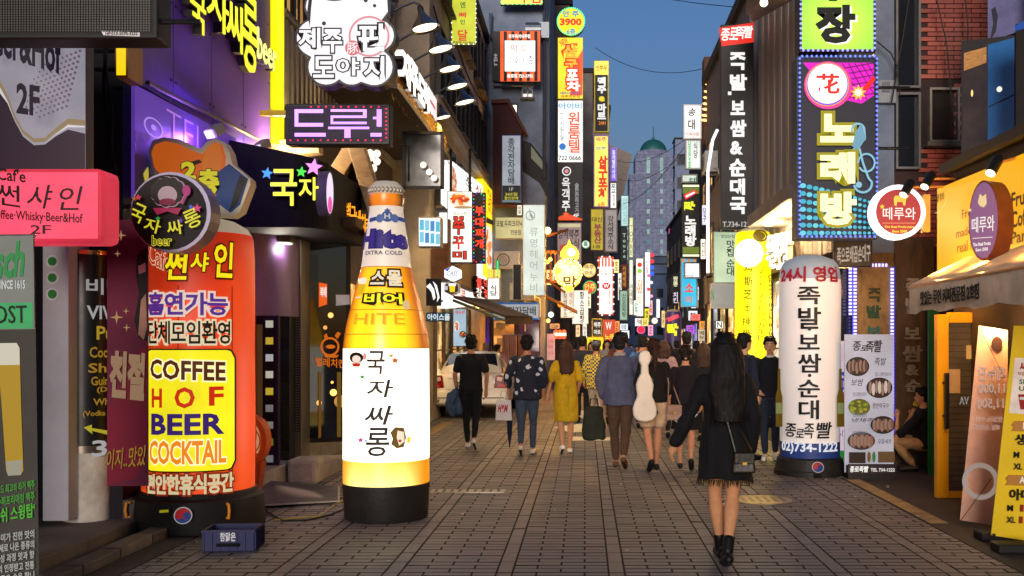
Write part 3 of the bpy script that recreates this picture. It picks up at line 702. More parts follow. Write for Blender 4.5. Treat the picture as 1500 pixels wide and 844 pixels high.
# pink cafe light box
b = Board('pink_cafe_lightbox', 'glowing pink rounded lightbox lettered Cafe in black on the left edge', 'sign', front(7.1), (-60, 246, 150, 356))
b.case(.30, '#d8384e', m=em('#e8384f', .75), bevel=.05); b.face('#ff4a66', 1.15, .03)
b.text("Caf'e", (-4, 247, 38, 266), '#1c0a0e', .3, .02, skew=-.1); b.text('썬', (-4, 270, 30, 302), '#1c0a0e', .3, .01, skew=-.15)
b.text('샤', (40, 271, 78, 306), '#1c0a0e', .3, .005, shear=.2); b.text('인', (88, 273, 122, 308), '#1c0a0e', .3, .005, shear=.2)
b.text('Coffee·Whisky·Beer&Hof', (-14, 310, 122, 328), '#1c0a0e', .3, .015, skew=-.05); b.text('2F', (46, 330, 76, 343), '#1c0a0e', .3, .01)
# tall beer banner
b = Board('beer_banner', 'tall dark green beer banner with a tall glass of lager at the far left edge', 'banner', front(6.35), (-70, 346, 56, 850), lean=-.8)
b.case(.012, '#3a3e3c', bevel=0); b.face('#3c4240', .75, .0, m=pm('#7b847e', .5, 0, .15, 2))
b.face('', b=(-70, 444, 54, 482), m=pm('#3fae6a', .5, 0, .1)); b.face('', b=(-70, 483, 58, 850), m=pm('#3a3834', .5, 0, .25, 2))
b.text('Grolsch', (-62, 358, 43, 412), '#3aa95a', .45, .03, shear=.25, skew=.12); b.text('THE CHARACTER SINCE 1615', (-62, 411, 44, 424), '#e8ece8', .55)
b.text('PREMIUM PARADOST', (-200, 448, 45, 474), '#26302c', .2, 0.)
b.poly([(2, 510), (5, 504), (31, 504), (35, 510), (36, 600), (38, 690), (34, 696), (16, 697), (13, 690), (8, 600)], '#c8a028', .55, 'glass_print')
b.poly([(2, 510), (5, 503), (31, 503), (35, 510), (35, 535), (4, 535)], '#e9e2cc', .6); b.poly([(13, 676), (38, 674), (35, 696), (16, 697)], '#b8b4a0', .5)
for i, (t_, s_, c_) in enumerate((('네덜란드 최고의 라거 맥주', 8, '#4faa3a'), ('올드 수퍼프리미엄 맥주', 10, '#4faa3a'), ("'그롤쉬 스윙탑'", 22, '#5fce3a'))):
    b.text(t_, (-12 - i * 4, 708 + i * 17, 55, 716 + i * 17 + s_ * .6), c_, .5, .02, skew=.15)
for i in range(5): b.text(('깊은 풍미가 진한 맛의', '각국의 새로 나온 종류의', '제조 숙성 과정 맛과 향', '그롤쉬의 인정받고 전통', '오늘의 좋은 술을 합니다'[:12])[i], (-20, 782 + i * 15 - 2, 54, 792 + i * 15), '#c8c8c0', .5, .02, skew=.12)
MB().bar((-b.w / 2, .02, .01), (b.w / 2, .02, .01), .02).bar((-b.w / 2, .02, b.h), (b.w / 2, .02, b.h), .012).build('pole', metal(), b.root)
# grey pier with three round stickers
pr_ = thing('grey_pier', 'smooth grey pier with three round green stickers beside the black column sign', 'pier', P(80, 770, 8.4))
o_ = Vector(pr_.location); x0 = P(62, 0, 8.4).x - o_.x; x1 = P(100, 0, 8.4).x - o_.x; pr_.location.z = .16
MB().box(x0, x1, 0, .5, 0, 3.5).build('shaft', pm('#c4c4cc', .6, 0, .18, 1.5, .15, 20), pr_, bevel=.01)
for py in (383, 407, 431):
    p = P(77, py, 8.4) - Vector(pr_.location); st = MB().disc(p.x, p.z, .052, -.004, -.001).build('sticker', pm('#d8dfe4', .4), pr_)
    MB().disc(p.x, p.z, .036, -.007, -.0045).build('print', pm('#2f8a3a', .4), st)
# black column sign around a round column
YC = 8.75; cl = thing('round_column', 'round column with a black bar menu wrapped on it and scuffed white foot', 'column', (P(128, 0, YC).x, YC, .12))
rc = 34 * YC / F * 1.0
MB().lathe([(rc * .96, 0), (rc * .96, .62)], 32).build('foot', pm('#d8d2c4', .7, 0, .3, 5, .5, 14), cl, smooth=50)
MB().lathe([(rc, .63), (rc, P(0, 375, YC).z - .12)], 32).build('wrap', pm('#141414', .35, 0, .2, 4), cl, smooth=50)
MB().lathe([(rc * 1.02, .58), (rc * 1.02, .64)], 32).build('band', metal('#8d8578', .3), cl, smooth=50); MB().lathe([(rc * 1.02, P(0, 375, YC).z - .12), (rc * 1.02, P(0, 369, YC).z - .12)], 32).build('band', metal('#c8a060', .25), cl, smooth=50)
b = Col('x', 'x', 'x', 128, YC, None, [(rc, 0), (rc, 4)], root=cl); b.z0 = .12; b.k = 1
for t_, bx, c_ in (('비빔', (126, 408, 176, 432), '#c8c8c8'), ('VIVA', (127, 448, 178, 468), '#d8d8d8'), ('Pub', (141, 478, 176, 498), '#d8b83a'), ('Cocktail', (131, 508, 180, 524), '#c89830'), ('Shot', (129, 532, 166, 546), '#c89830'),
                   ('Guinness', (133, 551, 184, 564), '#c89830'), ('(Draft)', (141, 566, 176, 576), '#c89830'), ('Whisky', (136, 583, 178, 596), '#c89830'), ('(Vodka & Gin)', (122, 601, 176, 611), '#c89830'), ('3F', (134, 644, 170, 668), '#e0e0e0')):
    b.text(t_, bx, c_, .42, .02)
b.poly([(123, 626), (134, 622), (134, 627), (160, 632), (158, 638), (134, 631), (135, 636)], '#d8c83a', .5)
# magenta banner
b = Board('magenta_banner', 'magenta banner with a long haired lady drawing between the black column and orange inflatable', 'banner', front(8.45), (157, 322, 217, 712))
b.case(.01, '#6a2040', bevel=0); b.face('', m=pm('#7c2548', .55, 0, .3, 1.2), inset=0)
b.poly([(158, 600), (200, 520), (216, 500), (216, 660), (200, 700), (158, 711)], '#8a1f3a', .22, m=pm('#931f3c', .55, 0, .2, 2))
b.poly([(201, 376), (208, 366), (216, 364), (216, 500), (204, 496), (197, 470), (204, 430), (199, 400)], '#1a1012', .1, 'hair_print', m=pm('#20141a', .5))
b.poly([(207, 440), (214, 430), (216, 480), (211, 498), (203, 490)], '#c79a80', .3, m=pm('#c79a80', .5)); b.poly([(203, 390), (214, 385), (214, 398), (204, 402)], '#d88a9a', m=pm('#d88a9a', .5))
for x, y, r in ((178, 345, 8), (173, 372, 5), (172, 465, 10), (186, 456, 5), (187, 480, 6)): b.star(x, y, r, '#e0b07a', .4, spikes=4, inner=.25)
b.text('친절', (162, 515, 214, 585), '#c8a07a', .4, .05, shear=.1, skew=-.1); b.text('이지..맛있', (158, 655, 215, 685), '#c89a3a', .4, .01, shear=.2, skew=.12)
# small yellow lightbox
b = quick('yellow_lightbox', 'small yellow lightbox glowing at the top left beside the LED board', (168, 58, 187, 113), 8.4, '#ffcc10', es=1.1, depth=.3, case='#a07818'); b.arm(-1, .2)
# cables on corner wall
cb_ = MB()
for k, (xa, xb) in enumerate(((152, 158), (150, 165), (155, 172))):
    pts = [P(xa + (xb - xa) * t / 8 + 3 * math.sin(t * 1.7 + k), 60 + 235 * t / 8, 8.35) - P(158, 200, 8.35) for t in range(9)]; cb_.tube(pts, .009, 5)
tag(cb_.build('wall_cables', pm('#0f0f10', .6), loc=P(158, 200, 8.35)), 'bundle of black cables hanging down the corner by the pink lightbox', 'cable')

# hand-shaped sign
Yh = 9.0; b = Board('pointing_hand_sign', 'cream edged orange pointing hand sign with a blue cuff reading second floor', 'sign', front(Yh), (217, 202, 368, 312))
out = [(217, 222), (224, 206), (240, 201), (262, 204), (280, 212), (294, 218), (303, 208), (316, 203), (328, 208), (336, 222), (340, 240), (366, 262), (367, 270), (352, 310), (340, 318), (310, 316), (262, 290), (235, 275), (224, 250)]
b.poly(out, '#e8e0c8', .5, 'case', m=pm('#cfc6ae', .55, 0, .15, 5), thick=.16)
b.k = 1
b.poly([(222, 224), (227, 212), (242, 207), (262, 211), (280, 220), (297, 226), (306, 214), (316, 208), (326, 213), (331, 230), (330, 252), (322, 290), (300, 296), (268, 276), (240, 262), (226, 245)], '#d8641c', .62, 'hand_print')
b.poly([(303, 216), (314, 210), (322, 214), (326, 230), (322, 250), (300, 262), (296, 240)], '#e07a28', .55)
b.poly([(320, 252), (336, 240), (364, 262), (352, 300), (338, 312), (316, 296)], '#1f3f78', .5, 'cuff_print'); b.poly([(352, 256), (362, 263), (348, 300), (336, 311), (344, 280)], '#15151a', .3)
b.poly([(264, 242), (292, 234), (297, 238), (268, 249)], '#3a1408', .3)
b.text('2', (266, 237, 288, 264), '#d8d020', .7, .05, outline=('#1a1208', .03)); b.text('층', (291, 248, 322, 286), '#d8d020', .7, .05, outline=('#1a1208', .03))
# round salon sign
Yr = 8.0; b = Board('round_salon_sign', 'round black salon sign with a curly haired cartoon face and the word beer', 'sign', front(Yr), (191, 254, 309, 370))
b.disc(250, 311, 59, '', m=pm('#6d6a80', .35, .5), y=-.001, thick=.22, name='case')
b.k = 3; b.disc(248, 311, 55, '', m=pm('#0b0b0f', .6, 0, 0), name='face')

for k in range(11):
    a = 2 * PI * k / 11; b.disc(248 + 17 * math.cos(a), 282 - 14 * math.sin(a), 9.5, '#c898a4', .5)
for k in range(11):
    a = 2 * PI * k / 11; b.disc(248 + 17 * math.cos(a), 282 - 14 * math.sin(a), 8.2, '#160d10', .2, name='hair_print')
b.disc(249, 287, 14, '#c9a9ae', .5, ry=13, name='face_print'); b.disc(249, 297, 12, '#8a1f3f', .5, ry=5); b.poly([(228, 306), (270, 306), (264, 316), (249, 311), (234, 316)], '#b8275a', .5)
b.disc(277, 281, 6, '#b8307a', .6, ry=8); b.poly([(269, 300), (272, 301), (278, 288), (275, 287)], '#b8307a', .6)
b.text('국', (197, 300, 217, 327), '#e0d830', .8, .01, rot=-24); b.text('자', (216, 322, 240, 342), '#e0d830', .8, .01, rot=-14); b.text('싸', (249, 324, 272, 345), '#e0d830', .8, .01, rot=8); b.text('롱', (274, 308, 298, 335), '#e0d830', .8, .01, rot=24)
b.text('beer', (228, 347, 256, 361), '#0c0c10', .2, .0, outline=('#e0d830', .045, .9))
for x, y, r, c_ in ((208, 291, 5, '#d83a4a'), (202, 293, 4, '#b86a20'), (237, 322, 4, '#2fa84a'), (270, 325, 4, '#6a3ab0'), (294, 307, 7, '#d8387a'), (285, 305, 4, '#3a6ad8')): b.star(x, y, r, c_, .7)
MB().bar((-.1, .12, .4), (-.9, .5, .4), .018).build('bracket', metal('#3a3a3e'), b.root)

# violet lit poster on purple wall + lamps rail
pl = leftw(-3.86)
b = Board('violet_poster', 'violet lit poster board with a pale clock emblem below the purple cladding', 'poster', pl, (197, 125, 346, 330))
q = [(197, 124), (346, 203), (346, 300), (197, 290)]
b.poly(q, '#7a4fc8', .5, 'panel', m=em('#6a42b8', .55), thick=.03)
b.poly([(197, 190), (346, 240), (346, 299), (197, 289)], '#3a2a50', .3, m=pm('#453a55', .5, 0, .2))
b.ringp(224, 187, 12, 14, '#b79af0', .8); b.disc(224, 187, 4, '#b79af0', .7); b.text('TEL', (243, 175, 300, 215), '#c98af8', .6, -.02)
b.poly([(208, 255), (215, 244), (216, 252), (216, 262), (211, 267)], '#d8c848', .6)
# purple neon words on the cladding: each letter a part
pl = leftw(-3.9)
b = Board('yellow_neon_letters', 'yellow glowing channel letters high on the purple cladding', 'sign', pl, (262, -60, 395, 105))
def neon(b, ch, bx, col, es=1.6, side='#2a2622', depth=.09, bold=.01, rot=0, shear=0, m=None):
    b.k = 0; b.text(ch, bx, col, 1, bold + .02, rot=rot, shear=shear, thick=depth, name='letter_case', m=pm(side, .4, .4))
    s0 = b.t; b.k = 0; b.t = .0; 
    vs, fs, a0, a1, b0, b1 = text_data(ch, bold, shear, 1., .95); x0, z0, x1, z1 = b.box(bx); cx, cz = (x0 + x1) / 2, (z0 + z1) / 2; out = []
    for vx, vy, vz in vs:
        X = x0 + (vx - a0) / (a1 - a0) * (x1 - x0); Z = z0 + (vy - b0) / (b1 - b0) * (z1 - z0)
        dx, dz = X - cx, Z - cz; c2, s2 = math.cos(R(rot)), math.sin(R(rot)); out.append((cx + dx * c2 - dz * s2, -depth - .006 + (.5 - vz) * .016, cz + dx * s2 + dz * c2))
    mb = MB(); mb.v = out; mb.f = list(fs); o = mb.build('letter', em(col, es), b.root); b.t = s0; return o
neon(b, '국', (266, -16, 288, 46), '#f0ea30'); neon(b, '자', (291, -22, 322, 42), '#f0ea30'); neon(b, '싸', (320, 4, 347, 72), '#f0ea30'); neon(b, '롱', (344, -6, 366, 106), '#f0ea30')
neon(b, 'beer', (366, 52, 394, 96), '#f4f080', 1.8, '#2a2350'); b.k = 10
b.star(239, 10, 8, '#f060b8', 1.4, thick=.06)
a_, c_ = P(196, 121, 8.9), P(366, 206, 12.4); m_ = (a_ + c_) / 2
rail = thing('spotlight_rail', 'conduit rail with two white spotlights under the purple cladding', 'spotlights', m_)
MB().tube([a_ - m_ + Vector((.12, 0, 0)), c_ - m_ + Vector((.12, 0, 0))], .022).build('rail', pm('#4a4640', .5, .4), rail)
for px, py, Y in ((303, 192, 10.3), (373, 213, 12.0)):
    p = P(px, py, Y) - m_ + Vector((.15, -.1, 0)); hs = MB().box(-.07, .07, -.12, .04, -.05, .05).build('lamp_housing', pm('#8a867c', .5), rail, bevel=.02); hs.location = p; hs.rotation_euler = (R(35), 0, R(-30))
    MB().box(-.055, .055, -.135, -.121, -.04, .04).build('lens', em('#e8e0ff', 1.2), hs); lamp_light(hs, (0, -.25, 0), 7, '#9a60ff')
# ------------------------------------------------ black fascia with salon neon
Yf = 11.1
b = Board('black_salon_fascia', 'black curved fascia canopy with yellow neon letters and three glowing stars', 'sign', front(Yf), (346, 203, 470, 333))
o = MB(); n = 16; xl = -b.w / 2 - .15; xr = b.w / 2; 
pf = [(xl, 0), (xr - .35, 0)] + [(xr - .35 + .35 * math.sin(PI / 2 * i / 8), .35 - .35 * math.cos(PI / 2 * i / 8)) for i in range(1, 9)] + [(xr, 2.2), (xl, 2.2)]
vs = [(x, y, z) for z in (0, b.h) for x, y in pf]; k = len(pf)
# sloped top edge like the photo
vs = [(x, y, z if z == 0 else b.h - max(0, (x - xl) / (xr - xl)) * .22) for x, y, z in vs]
o.add(vs, [tuple(range(k))[::-1], tuple(range(k, 2 * k))] + [(i, (i + 1) % k, (i + 1) % k + k, i + k) for i in range(k)])
o.build('fascia', pm('#0b0a0d', .8, 0, .2, 3), b.root)
neon(b, '국', (400, 250, 438, 303), '#f2ee3a', 1.7); neon(b, '자', (441, 262, 470, 295), '#f2ee3a', 1.7)
for x, y, r, c_ in ((393, 255, 9, '#3a8ae8'), (443, 253, 8, '#3ae03a'), (461, 246, 13, '#f088e8')):
    b.k = 20; b.star(x, y, r * 1.12, '#222', thick=.08, name='star_case', rot=8).data.materials[0] = pm('#3a3a40', .4); b.k = 22; b.star(x, y, r, c_, 1.6, rot=8)
b = Board('round_face_lightbox', 'small rounded pink and white lightbox seen edge on at the end of the black fascia', 'sign', Plane((-2.65, 11.2, 0), 62), (470, 248, 492, 318))
b.disc(483, 283, 6.5, '', ry=33, m=pm('#55525c', .4, .4), thick=.14, name='case'); b.k = 1; b.disc(483, 283, 5, '#e8d8f0', 1.1, ry=30); b.disc(483, 300, 3, '#e858b0', 1., ry=12)
# purple storefront under the fascia
Ys = 11.6
sf = thing('purple_storefront', 'purple curved shop front under the black fascia with a black menu board', 'shop front', (P(378, 0, Ys).x, Ys, .2))
def sx(px, Y=Ys): return P(px, 0, Y).x - sf.location.x
zt = P(0, 333, Ys).z - .2; zl = P(0, 462, Ys).z - .2
MB().rings([(sx(345), .9, zl, (410 - 345) * Ys / F, .9), (sx(345), .9, zt, (410 - 345) * Ys / F, .9)], 40).build('curved_wall', pm('#5d3f78', .4, .2, .2, 2, .1, 10), sf, smooth=40)
MB().box(sx(385), sx(409), -.02, .04, 0, zl).box(sx(350), sx(384), .2, .3, 0, zl).build('door_surround', pm('#2c1638', .45), sf, bevel=.01)
mbd = MB().box(sx(389), sx(404), -.045, -.022, .25, zl - .05).build('menu_board', pm('#101014', .3), sf)
for i in range(9):
    MB().box(sx(391), sx(402), -.05, -.046, zl - .14 - i * .19, zl - .06 - i * .19).build('note', em(['#e8e4d0', '#f0d040', '#d8d8d8'][i % 3], .5 if i < 5 else .18, False), mbd)
MB().box(sx(372), sx(384), .10, .12, .2, zl - .1).build('door_glass', em('#7a5428', .3), sf)
# pillars
pt = thing('black_tile_pillar', 'black tiled pillar beside the purple shop front', 'pillar', (P(412, 0, 12.2).x, 12.2, .2))
hw = 13 * 12.2 / F
MB().box(-hw, hw, 0, .35, 0, 3.0).build('core', pm('#26282a', .5), pt)
for r_ in range(22):
    for c2 in range(2):
        MB().box(-hw + c2 * hw + .003, c2 * hw - .003, -.012 - rnd.uniform(0, .006), -.001, r_ * .135 + .003, r_ * .135 + .131).build('tile', pm(['#262b28', '#2e3432', '#1f2221'][rnd.randrange(3)], .35, 0, .25, 12, .5, 40), pt, bevel=.002)
gpil = thing('louvred_pillar', 'grey louvred metal pillar between the black tiled pillar and the restaurant window', 'pillar', (P(431, 0, 12.4).x, 12.4, .2))
hw = 10 * 12.4 / F; MB().box(-hw, hw, 0, .4, 0, 3.05).build('post', pm('#6d6a60', .5, .3, .2, 6), gpil)
lv = MB()
for i in range(66):
    for c2 in range(3): lv.box(-hw + .012 + c2 * hw * .62, -hw + .012 + c2 * hw * .62 + hw * .5, -.008, -.0005, .35 + i * .032, .35 + i * .032 + .016)
lv.build('louvres', pm('#2a2926', .6), gpil, kind='stuff')
fl = thing('small_floodlight', 'small floodlight on a bracket above the black tiled pillar', 'floodlight', P(411, 350, 12.0))
MB().box(-.14, .14, -.1, .12, -.05, .03).build('housing', pm('#55524a', .5), fl, bevel=.01); MB().box(-.11, .11, -.09, .1, -.06, -.051).build('lens', em('#fff4e0', 3.), fl); lamp_light(fl, (0, -.05, -.12), 12, '#fff0d8'); MB().bar((0, .05, .03), (0, .12, .35), .02).build('bracket', metal(), fl)

# ------------------------------------------------ yellow upright beam
ye = thing('yellow_light_beam', 'tall yellow upright lightbox dividing the purple cladding from the windows', 'light box', (P(392, 0, 12.78).x, 12.78, P(0, 209, 12.78).z))
s12 = 12.78 / F
MB().box(-14 * s12, 4 * s12, .03, .3, 0, 3.2).build('side_panel', pm('#b89018', .45, 0, .15, 3), ye, bevel=.005); MB().box(4 * s12, 14 * s12, 0, .3, 0, 3.2).build('light_panel', em('#ffe810', 1.25), ye, bevel=.005)
# LED scrolling sign
b = Board('led_scrolling_sign', 'LED sign scrolling violet letters below the white pork sign', 'sign', front(11.3), (418, 152, 571, 212))
b.case(.2, '#15131a', bevel=.01); b.face('', m=pm('#0d0a14', .4), inset=.012)
# dots by bitmap sampled from rectangles in pixels
dots = {'w': [], 'r': [], 'v': []}
rects = [(432, 161, 474, 166), (432, 161, 437, 186), (432, 180, 474, 186), (432, 196, 477, 201),
         (484, 161, 538, 165), (533, 161, 538, 171), (484, 170, 538, 174), (484, 172, 489, 182), (484, 178, 538, 182), (481, 186, 541, 190), (504, 190, 514, 203), (552, 161, 559, 186), (546, 172, 552, 176), (543, 196, 560, 201)]
pitch = 1.82
for i in range(int(146 / pitch)):
    for j in range(int(54 / pitch)):
        x, y = 422 + i * pitch, 156 + j * pitch
        lit = any(a <= x <= c and bb <= y <= d for a, bb, c, d in rects)
        (dots['w'] if lit else dots['v']).append((x, y))
for x in range(426, 568, 11): dots['r'] += [(x, 206)]; dots['r'] += [(x + 30, 157)] if x + 30 < 566 else []
for y in range(160, 205, 6): dots['r'] += [(566, y)]
for k_, col, es, sz in (('w', '#c08aff', 2.2, .0062), ('r', '#ff2050', 2.0, .008), ('v', '#3a1a60', .35, .0035)):
    mb = MB()
    for x, y in dots[k_]:
        u, z = b.L(x, y); mb.box(u - sz, u + sz, -.016, -.009, z - sz, z + sz)
    mb.build({'w': 'lit_dots', 'r': 'red_dots', 'v': 'unlit_dots'}[k_], em(col, es), b.root, kind='stuff')
MB().box(b.w / -2 - .3, -b.w / 2, .05, .12, b.h - .12, b.h - .06).build('bracket', pm('#c8a818', .5), b.root)
# pork cloud sign
b = Board('pork_restaurant_sign', 'white cloud shaped pork restaurant sign with a black outline and pink circles', 'sign', front(10.8), (432, -24, 582, 128))
def blob(cs, n=72, grow=0):
    pts = []; cx, cy_ = 507, 60
    for i in range(n):
        a = 2 * PI * i / n; dx, dy = math.cos(a), math.sin(a); best = 0
        for x, y, r in cs:
            r = r + grow; ox, oy = x - cx, y - cy_; bq = dx * ox + dy * oy; d = bq * bq - (ox * ox + oy * oy - r * r)
            if d > 0: best = max(best, bq + math.sqrt(d))
        pts.append((cx + dx * best, cy_ + dy * best))
    return pts
cs = [(462, 56, 27), (478, 98, 26), (507, 60, 40), (507, 20, 50), (555, 52, 22), (548, 98, 27), (515, 100, 24), (470, 10, 22), (545, 8, 25)]
b.poly(blob(cs, grow=3), '', m=pm('#17151a', .4), thick=.2, name='case')
b.poly(blob(cs, grow=0), '#f2f2f6', 1.0, 'face')
b.poly([(455, -24), (460, -24), (456, 12), (454, 40), (450, 18)], '#2a2430', .2); b.poly([(566, -24), (571, -24), (572, 20), (570, 45)], '#2a2430', .2)
b.disc(490, -6, 20, '#55555c', .5, ry=8); b.disc(536, 1, 3, '#333', .3); b.disc(549, 9, 2.5, '#333', .3); b.disc(475, 35, 3, '#333', .3)
b.ringp(541, 54, 27, 30, '#e09098', .9); b.disc(517, 71, 11, '#e07078', .8); b.text('豚', (509, 63, 525, 79), '#ffffff', .9, 0)
DK = '#2a232c'
b.text('제', (438, 42, 470, 72), '#ffffff', 1., .02, outline=(DK, .06, .3)); b.text('주', (474, 44, 502, 78), '#ffffff', 1., .02, outline=(DK, .06, .3)); b.text('판', (526, 36, 568, 76), '#ffffff', 1., .02, outline=(DK, .06, .3))
b.text('도', (460, 84, 490, 115), '#ffffff', 1., .02, outline=(DK, .06, .3)); b.text('야', (494, 86, 527, 112), '#ffffff', 1., .02, outline=(DK, .06, .3)); b.text('지', (534, 84, 564, 118), '#ffffff', 1., .02, outline=(DK, .06, .3))
# straw roof fascia sign
pl = leftw(-2.95)
b = Board('straw_fascia_sign', 'straw covered fascia sign lit gold under the row of lamps', 'sign', pl, (560, 80, 652, 226))
def strawmat():
    m, t, bb = new_mat('straw'); N = t.nodes; L = t.links
    g = N.new('ShaderNodeTexCoord'); mp = N.new('ShaderNodeMapping'); mp.inputs['Scale'].default_value = (2, 2, 18); mp.inputs['Rotation'].default_value = (0, 0, .2)
    n = N.new('ShaderNodeTexNoise'); n.inputs['Scale'].default_value = 3; n.inputs['Detail'].default_value = 8; L.new(g.outputs['Object'], mp.inputs[0]); L.new(mp.outputs[0], n.inputs[0])
    cr = N.new('ShaderNodeValToRGB'); cr.color_ramp.elements[0].color = lin('#6a4a18') + (1,); cr.color_ramp.elements[1].color = lin('#e0b860') + (1,); cr.color_ramp.elements[0].position = .35; cr.color_ramp.elements[1].position = .65
    L.new(n.outputs[0], cr.inputs[0]); L.new(cr.outputs[0], bb.inputs['Base Color']); bb.inputs['Roughness'].default_value = .9
    bp = N.new('ShaderNodeBump'); bp.inputs['Distance'].default_value = .05; L.new(n.outputs[0], bp.inputs['Height']); L.new(bp.outputs[0], bb.inputs['Normal']); return m
STRAW = strawmat()
b.poly([(566, 78), (653, 197), (653, 224), (566, 128)], '', m=STRAW, thick=.25, name='straw_coloured_panel'); mb = MB()
for i in range(420):
    px = rnd.uniform(567, 652); py = 82 + (px - 566) * 1.3 + rnd.uniform(0, 38); u, z = b.L(px, py)
    mb.bar((u, -.02, z), (u + rnd.uniform(-.1, .1), -.06 - rnd.random() * .04, z - rnd.uniform(.12, .3)), .008, .004, 3)
mb.build('straw_strands', STRAW, b.root, kind='stuff')
for t_, bx in (('제', (578, 76, 590, 126)), ('주', (590, 92, 602, 140)), ('도', (602, 112, 612, 152)), ('야', (611, 124, 620, 162))): b.text(t_, bx, '#2a1a18', .2, .12, thick=.12); b.text(t_, bx, '#fff4ec', 1.5, .05, thick=.13)
b.poly([(622, 120), (638, 146), (638, 178), (622, 152)], '#f4e8e4', 1.1, 'small_sign', thick=.12); b.poly([(624, 138), (636, 158), (636, 162), (624, 142)], '#d83a4a', .8)
s3 = MB().box(-3.95 + 0, -2.75, 15.0, 20.9, 5.36, 5.45); s3.v = [(x - L3.c.x, y - L3.c.y, z) for x, y, z in s3.v]; s3.build('soffit', pm('#4c443c', .7, 0, .3, 3), L3.root)
# gooseneck lamps
lp = None
lamp_pos = [(620, 30), (643, 62), (657, 92), (668, 118), (679, 142), (648, 166)]
def gooseneck():
    t = thing('gooseneck_lamp', 'x', 'lamp')
    MB().lathe([(.045, .16), (.06, .12), (.09, .06), (.19, -.06), (.24, -.14), (.245, -.145), (.23, -.14), (.18, -.055), (.08, .05), (.0, .055)], 24).build('shade', metal('#7a808a', .18), t, smooth=50)
    MB().lathe([(.13, -.10), (.20, -.115), (.20, -.12), (.05, -.121)], 20).build('bulb', em('#ffe6b8', 4.), t); lamp_light(t, (0, 0, -.16), 55, '#ffd08a', .08, 130, (-.35, 0, -1))
    MB().tube([(0, 0, .14), (0, 0, .27), (-.08, .0, .33), (-.3, 0, .30), (-.75, 0, .18)], .022, 6).build('arm', metal('#2a2a2e', .4), t)
    MB().lathe([(.05, .15), (.05, .22), (.03, .25)], 12).build('neck', metal('#3a3a3e', .4), t); return t
lab = ['largest', 'second largest', 'third', 'fourth', 'fifth']
for i, (px, py) in enumerate(lamp_pos):
    Y = [15.0, 16.6, 17.8, 18.8, 19.8, 20.6][i]
    if lp is None: lp = o = gooseneck()
    else: o = copy_tree(lp)
    o.location = P(px, py, Y); o.rotation_euler = (R(0), R(-14), R(0))
    sc_ = [.9, .92, .88, .88, .86, .68][i]; o.scale = (sc_, sc_, sc_)
    tag(o, ['largest gooseneck lamp, nearest of the row, at the top beside the pork sign', 'second gooseneck lamp from the front, in front of the beige bricks', 'third gooseneck lamp of the row, left of the hanging yellow green sign', 'fourth gooseneck lamp of the row, over the beige windows', 'fifth gooseneck lamp, farthest and rightmost of the row', 'small gooseneck lamp hanging low at the far end of the straw fascia'][i], 'lamp', 'gooseneck lamps over the straw fascia')
# yellow-green hanging sign
b = quick('yellow_green_chicken_sign', 'yellow green hanging sign with red letters bordered by white bulbs, above the lamps', (661, -26, 698, 66), 24, '#d8dc40', (('빠', (672, 18, 684, 26), '#d8302a'), ('인', (674, 29, 681, 36), '#2a6a2a'), ('달', (671, 44, 685, 60), '#d8302a'), ('엔', (674, 3, 682, 12), '#2a6a2a'), ('종로점 730-9862', (663, 61, 696, 65), '#2a2a18')), 1.0, bulbs='#ffffff')
b = quick('red_letter_led_sign', 'bright sign cut off by the top edge above the striped sign', (733, -30, 795, 7), 32.4, '#f0ec60', (('주점', (760, -14, 792, 5), '#e02a20'),), 1.2, bulbs='#60ffb0')
# gable facade
gb = thing('timber_gable', 'pointed weathered timber gable lit by a warm light, standing behind the LED sign', 'gable', (P(478, 0, 13.0).x, 13.0, P(0, 330, 13).z))
s13 = 13 / F; gz = lambda py: P(0, py, 13).z - gb.location.z; gx = lambda px: (px - 478) * s13
MB().prism([(gx(425), 0), (gx(540), 0), (gx(540), gz(296)), (gx(520), gz(214)), (gx(478), gz(306)), (gx(425), gz(232))], .12, .4).build('back_wall', pm('#4a433a', .75, 0, .3, 3), gb)
WD = pm('#9a8468', .6, 0, .3, 6, .5, 30, 0, (1, 1, 3))
for k, (a_, c_) in enumerate((((455, 320), (524, 208)), ((520, 205), (555, 318)), ((402, 220), (470, 214)), ((402, 222), (448, 320)))):
    dx, dz = gx(c_[0]) - gx(a_[0]), gz(c_[1]) - gz(a_[1]); ln = math.hypot(dx, dz); nx, nz = -dz / ln * .1, dx / ln * .1
    A = (gx(a_[0]), gz(a_[1])); B_ = (gx(c_[0]), gz(c_[1]))
    MB().prism([(A[0] - nx, A[1] - nz), (B_[0] - nx, B_[1] - nz), (B_[0] + nx, B_[1] + nz), (A[0] + nx, A[1] + nz)], -.1 - k * .01, .11).build('timber', WD, gb, bevel=.01)
for i in range(11): 
    xx = gx(466) + i * .075; h_ = max(.2, gz(300) * (1 - abs(i - 5) / 8.)); MB().box(xx, xx + .068, .06, .1, .02, h_).build('board', pm('#6a6053', .7, 0, .3, 8, .5, 30), gb)
MB().box(gx(425), gx(545), -.9, .3, -.12, 0).build('canopy_slab', pm('#5a4c3a', .7, 0, .3, 4), gb, bevel=.01)
MB().bar((gx(430), -.25, gz(238)), (gx(430), -.25, gz(248)), .04).build('wall_light', em('#ffd890', 6), gb); lamp_light(gb, (gx(430), -.4, gz(243)), 25); lamp_light(gb, (gx(500), -.9, gz(330)), 12)
b = Board('orange_chicken_letters', 'glowing orange letters of the chicken pub on the timber gable', 'sign', Plane((-2.7, 12.7, 0), 50), (497, 296, 534, 346))
for i, ch in enumerate('별구네치킨'[:5]): neon(b, ch, (498 + i * 7.2, 298 + i * 5.5, 504.5 + i * 7.2, 326 + i * 5.2), '#ff9a20', 1.8, '#5a2a10', .12)
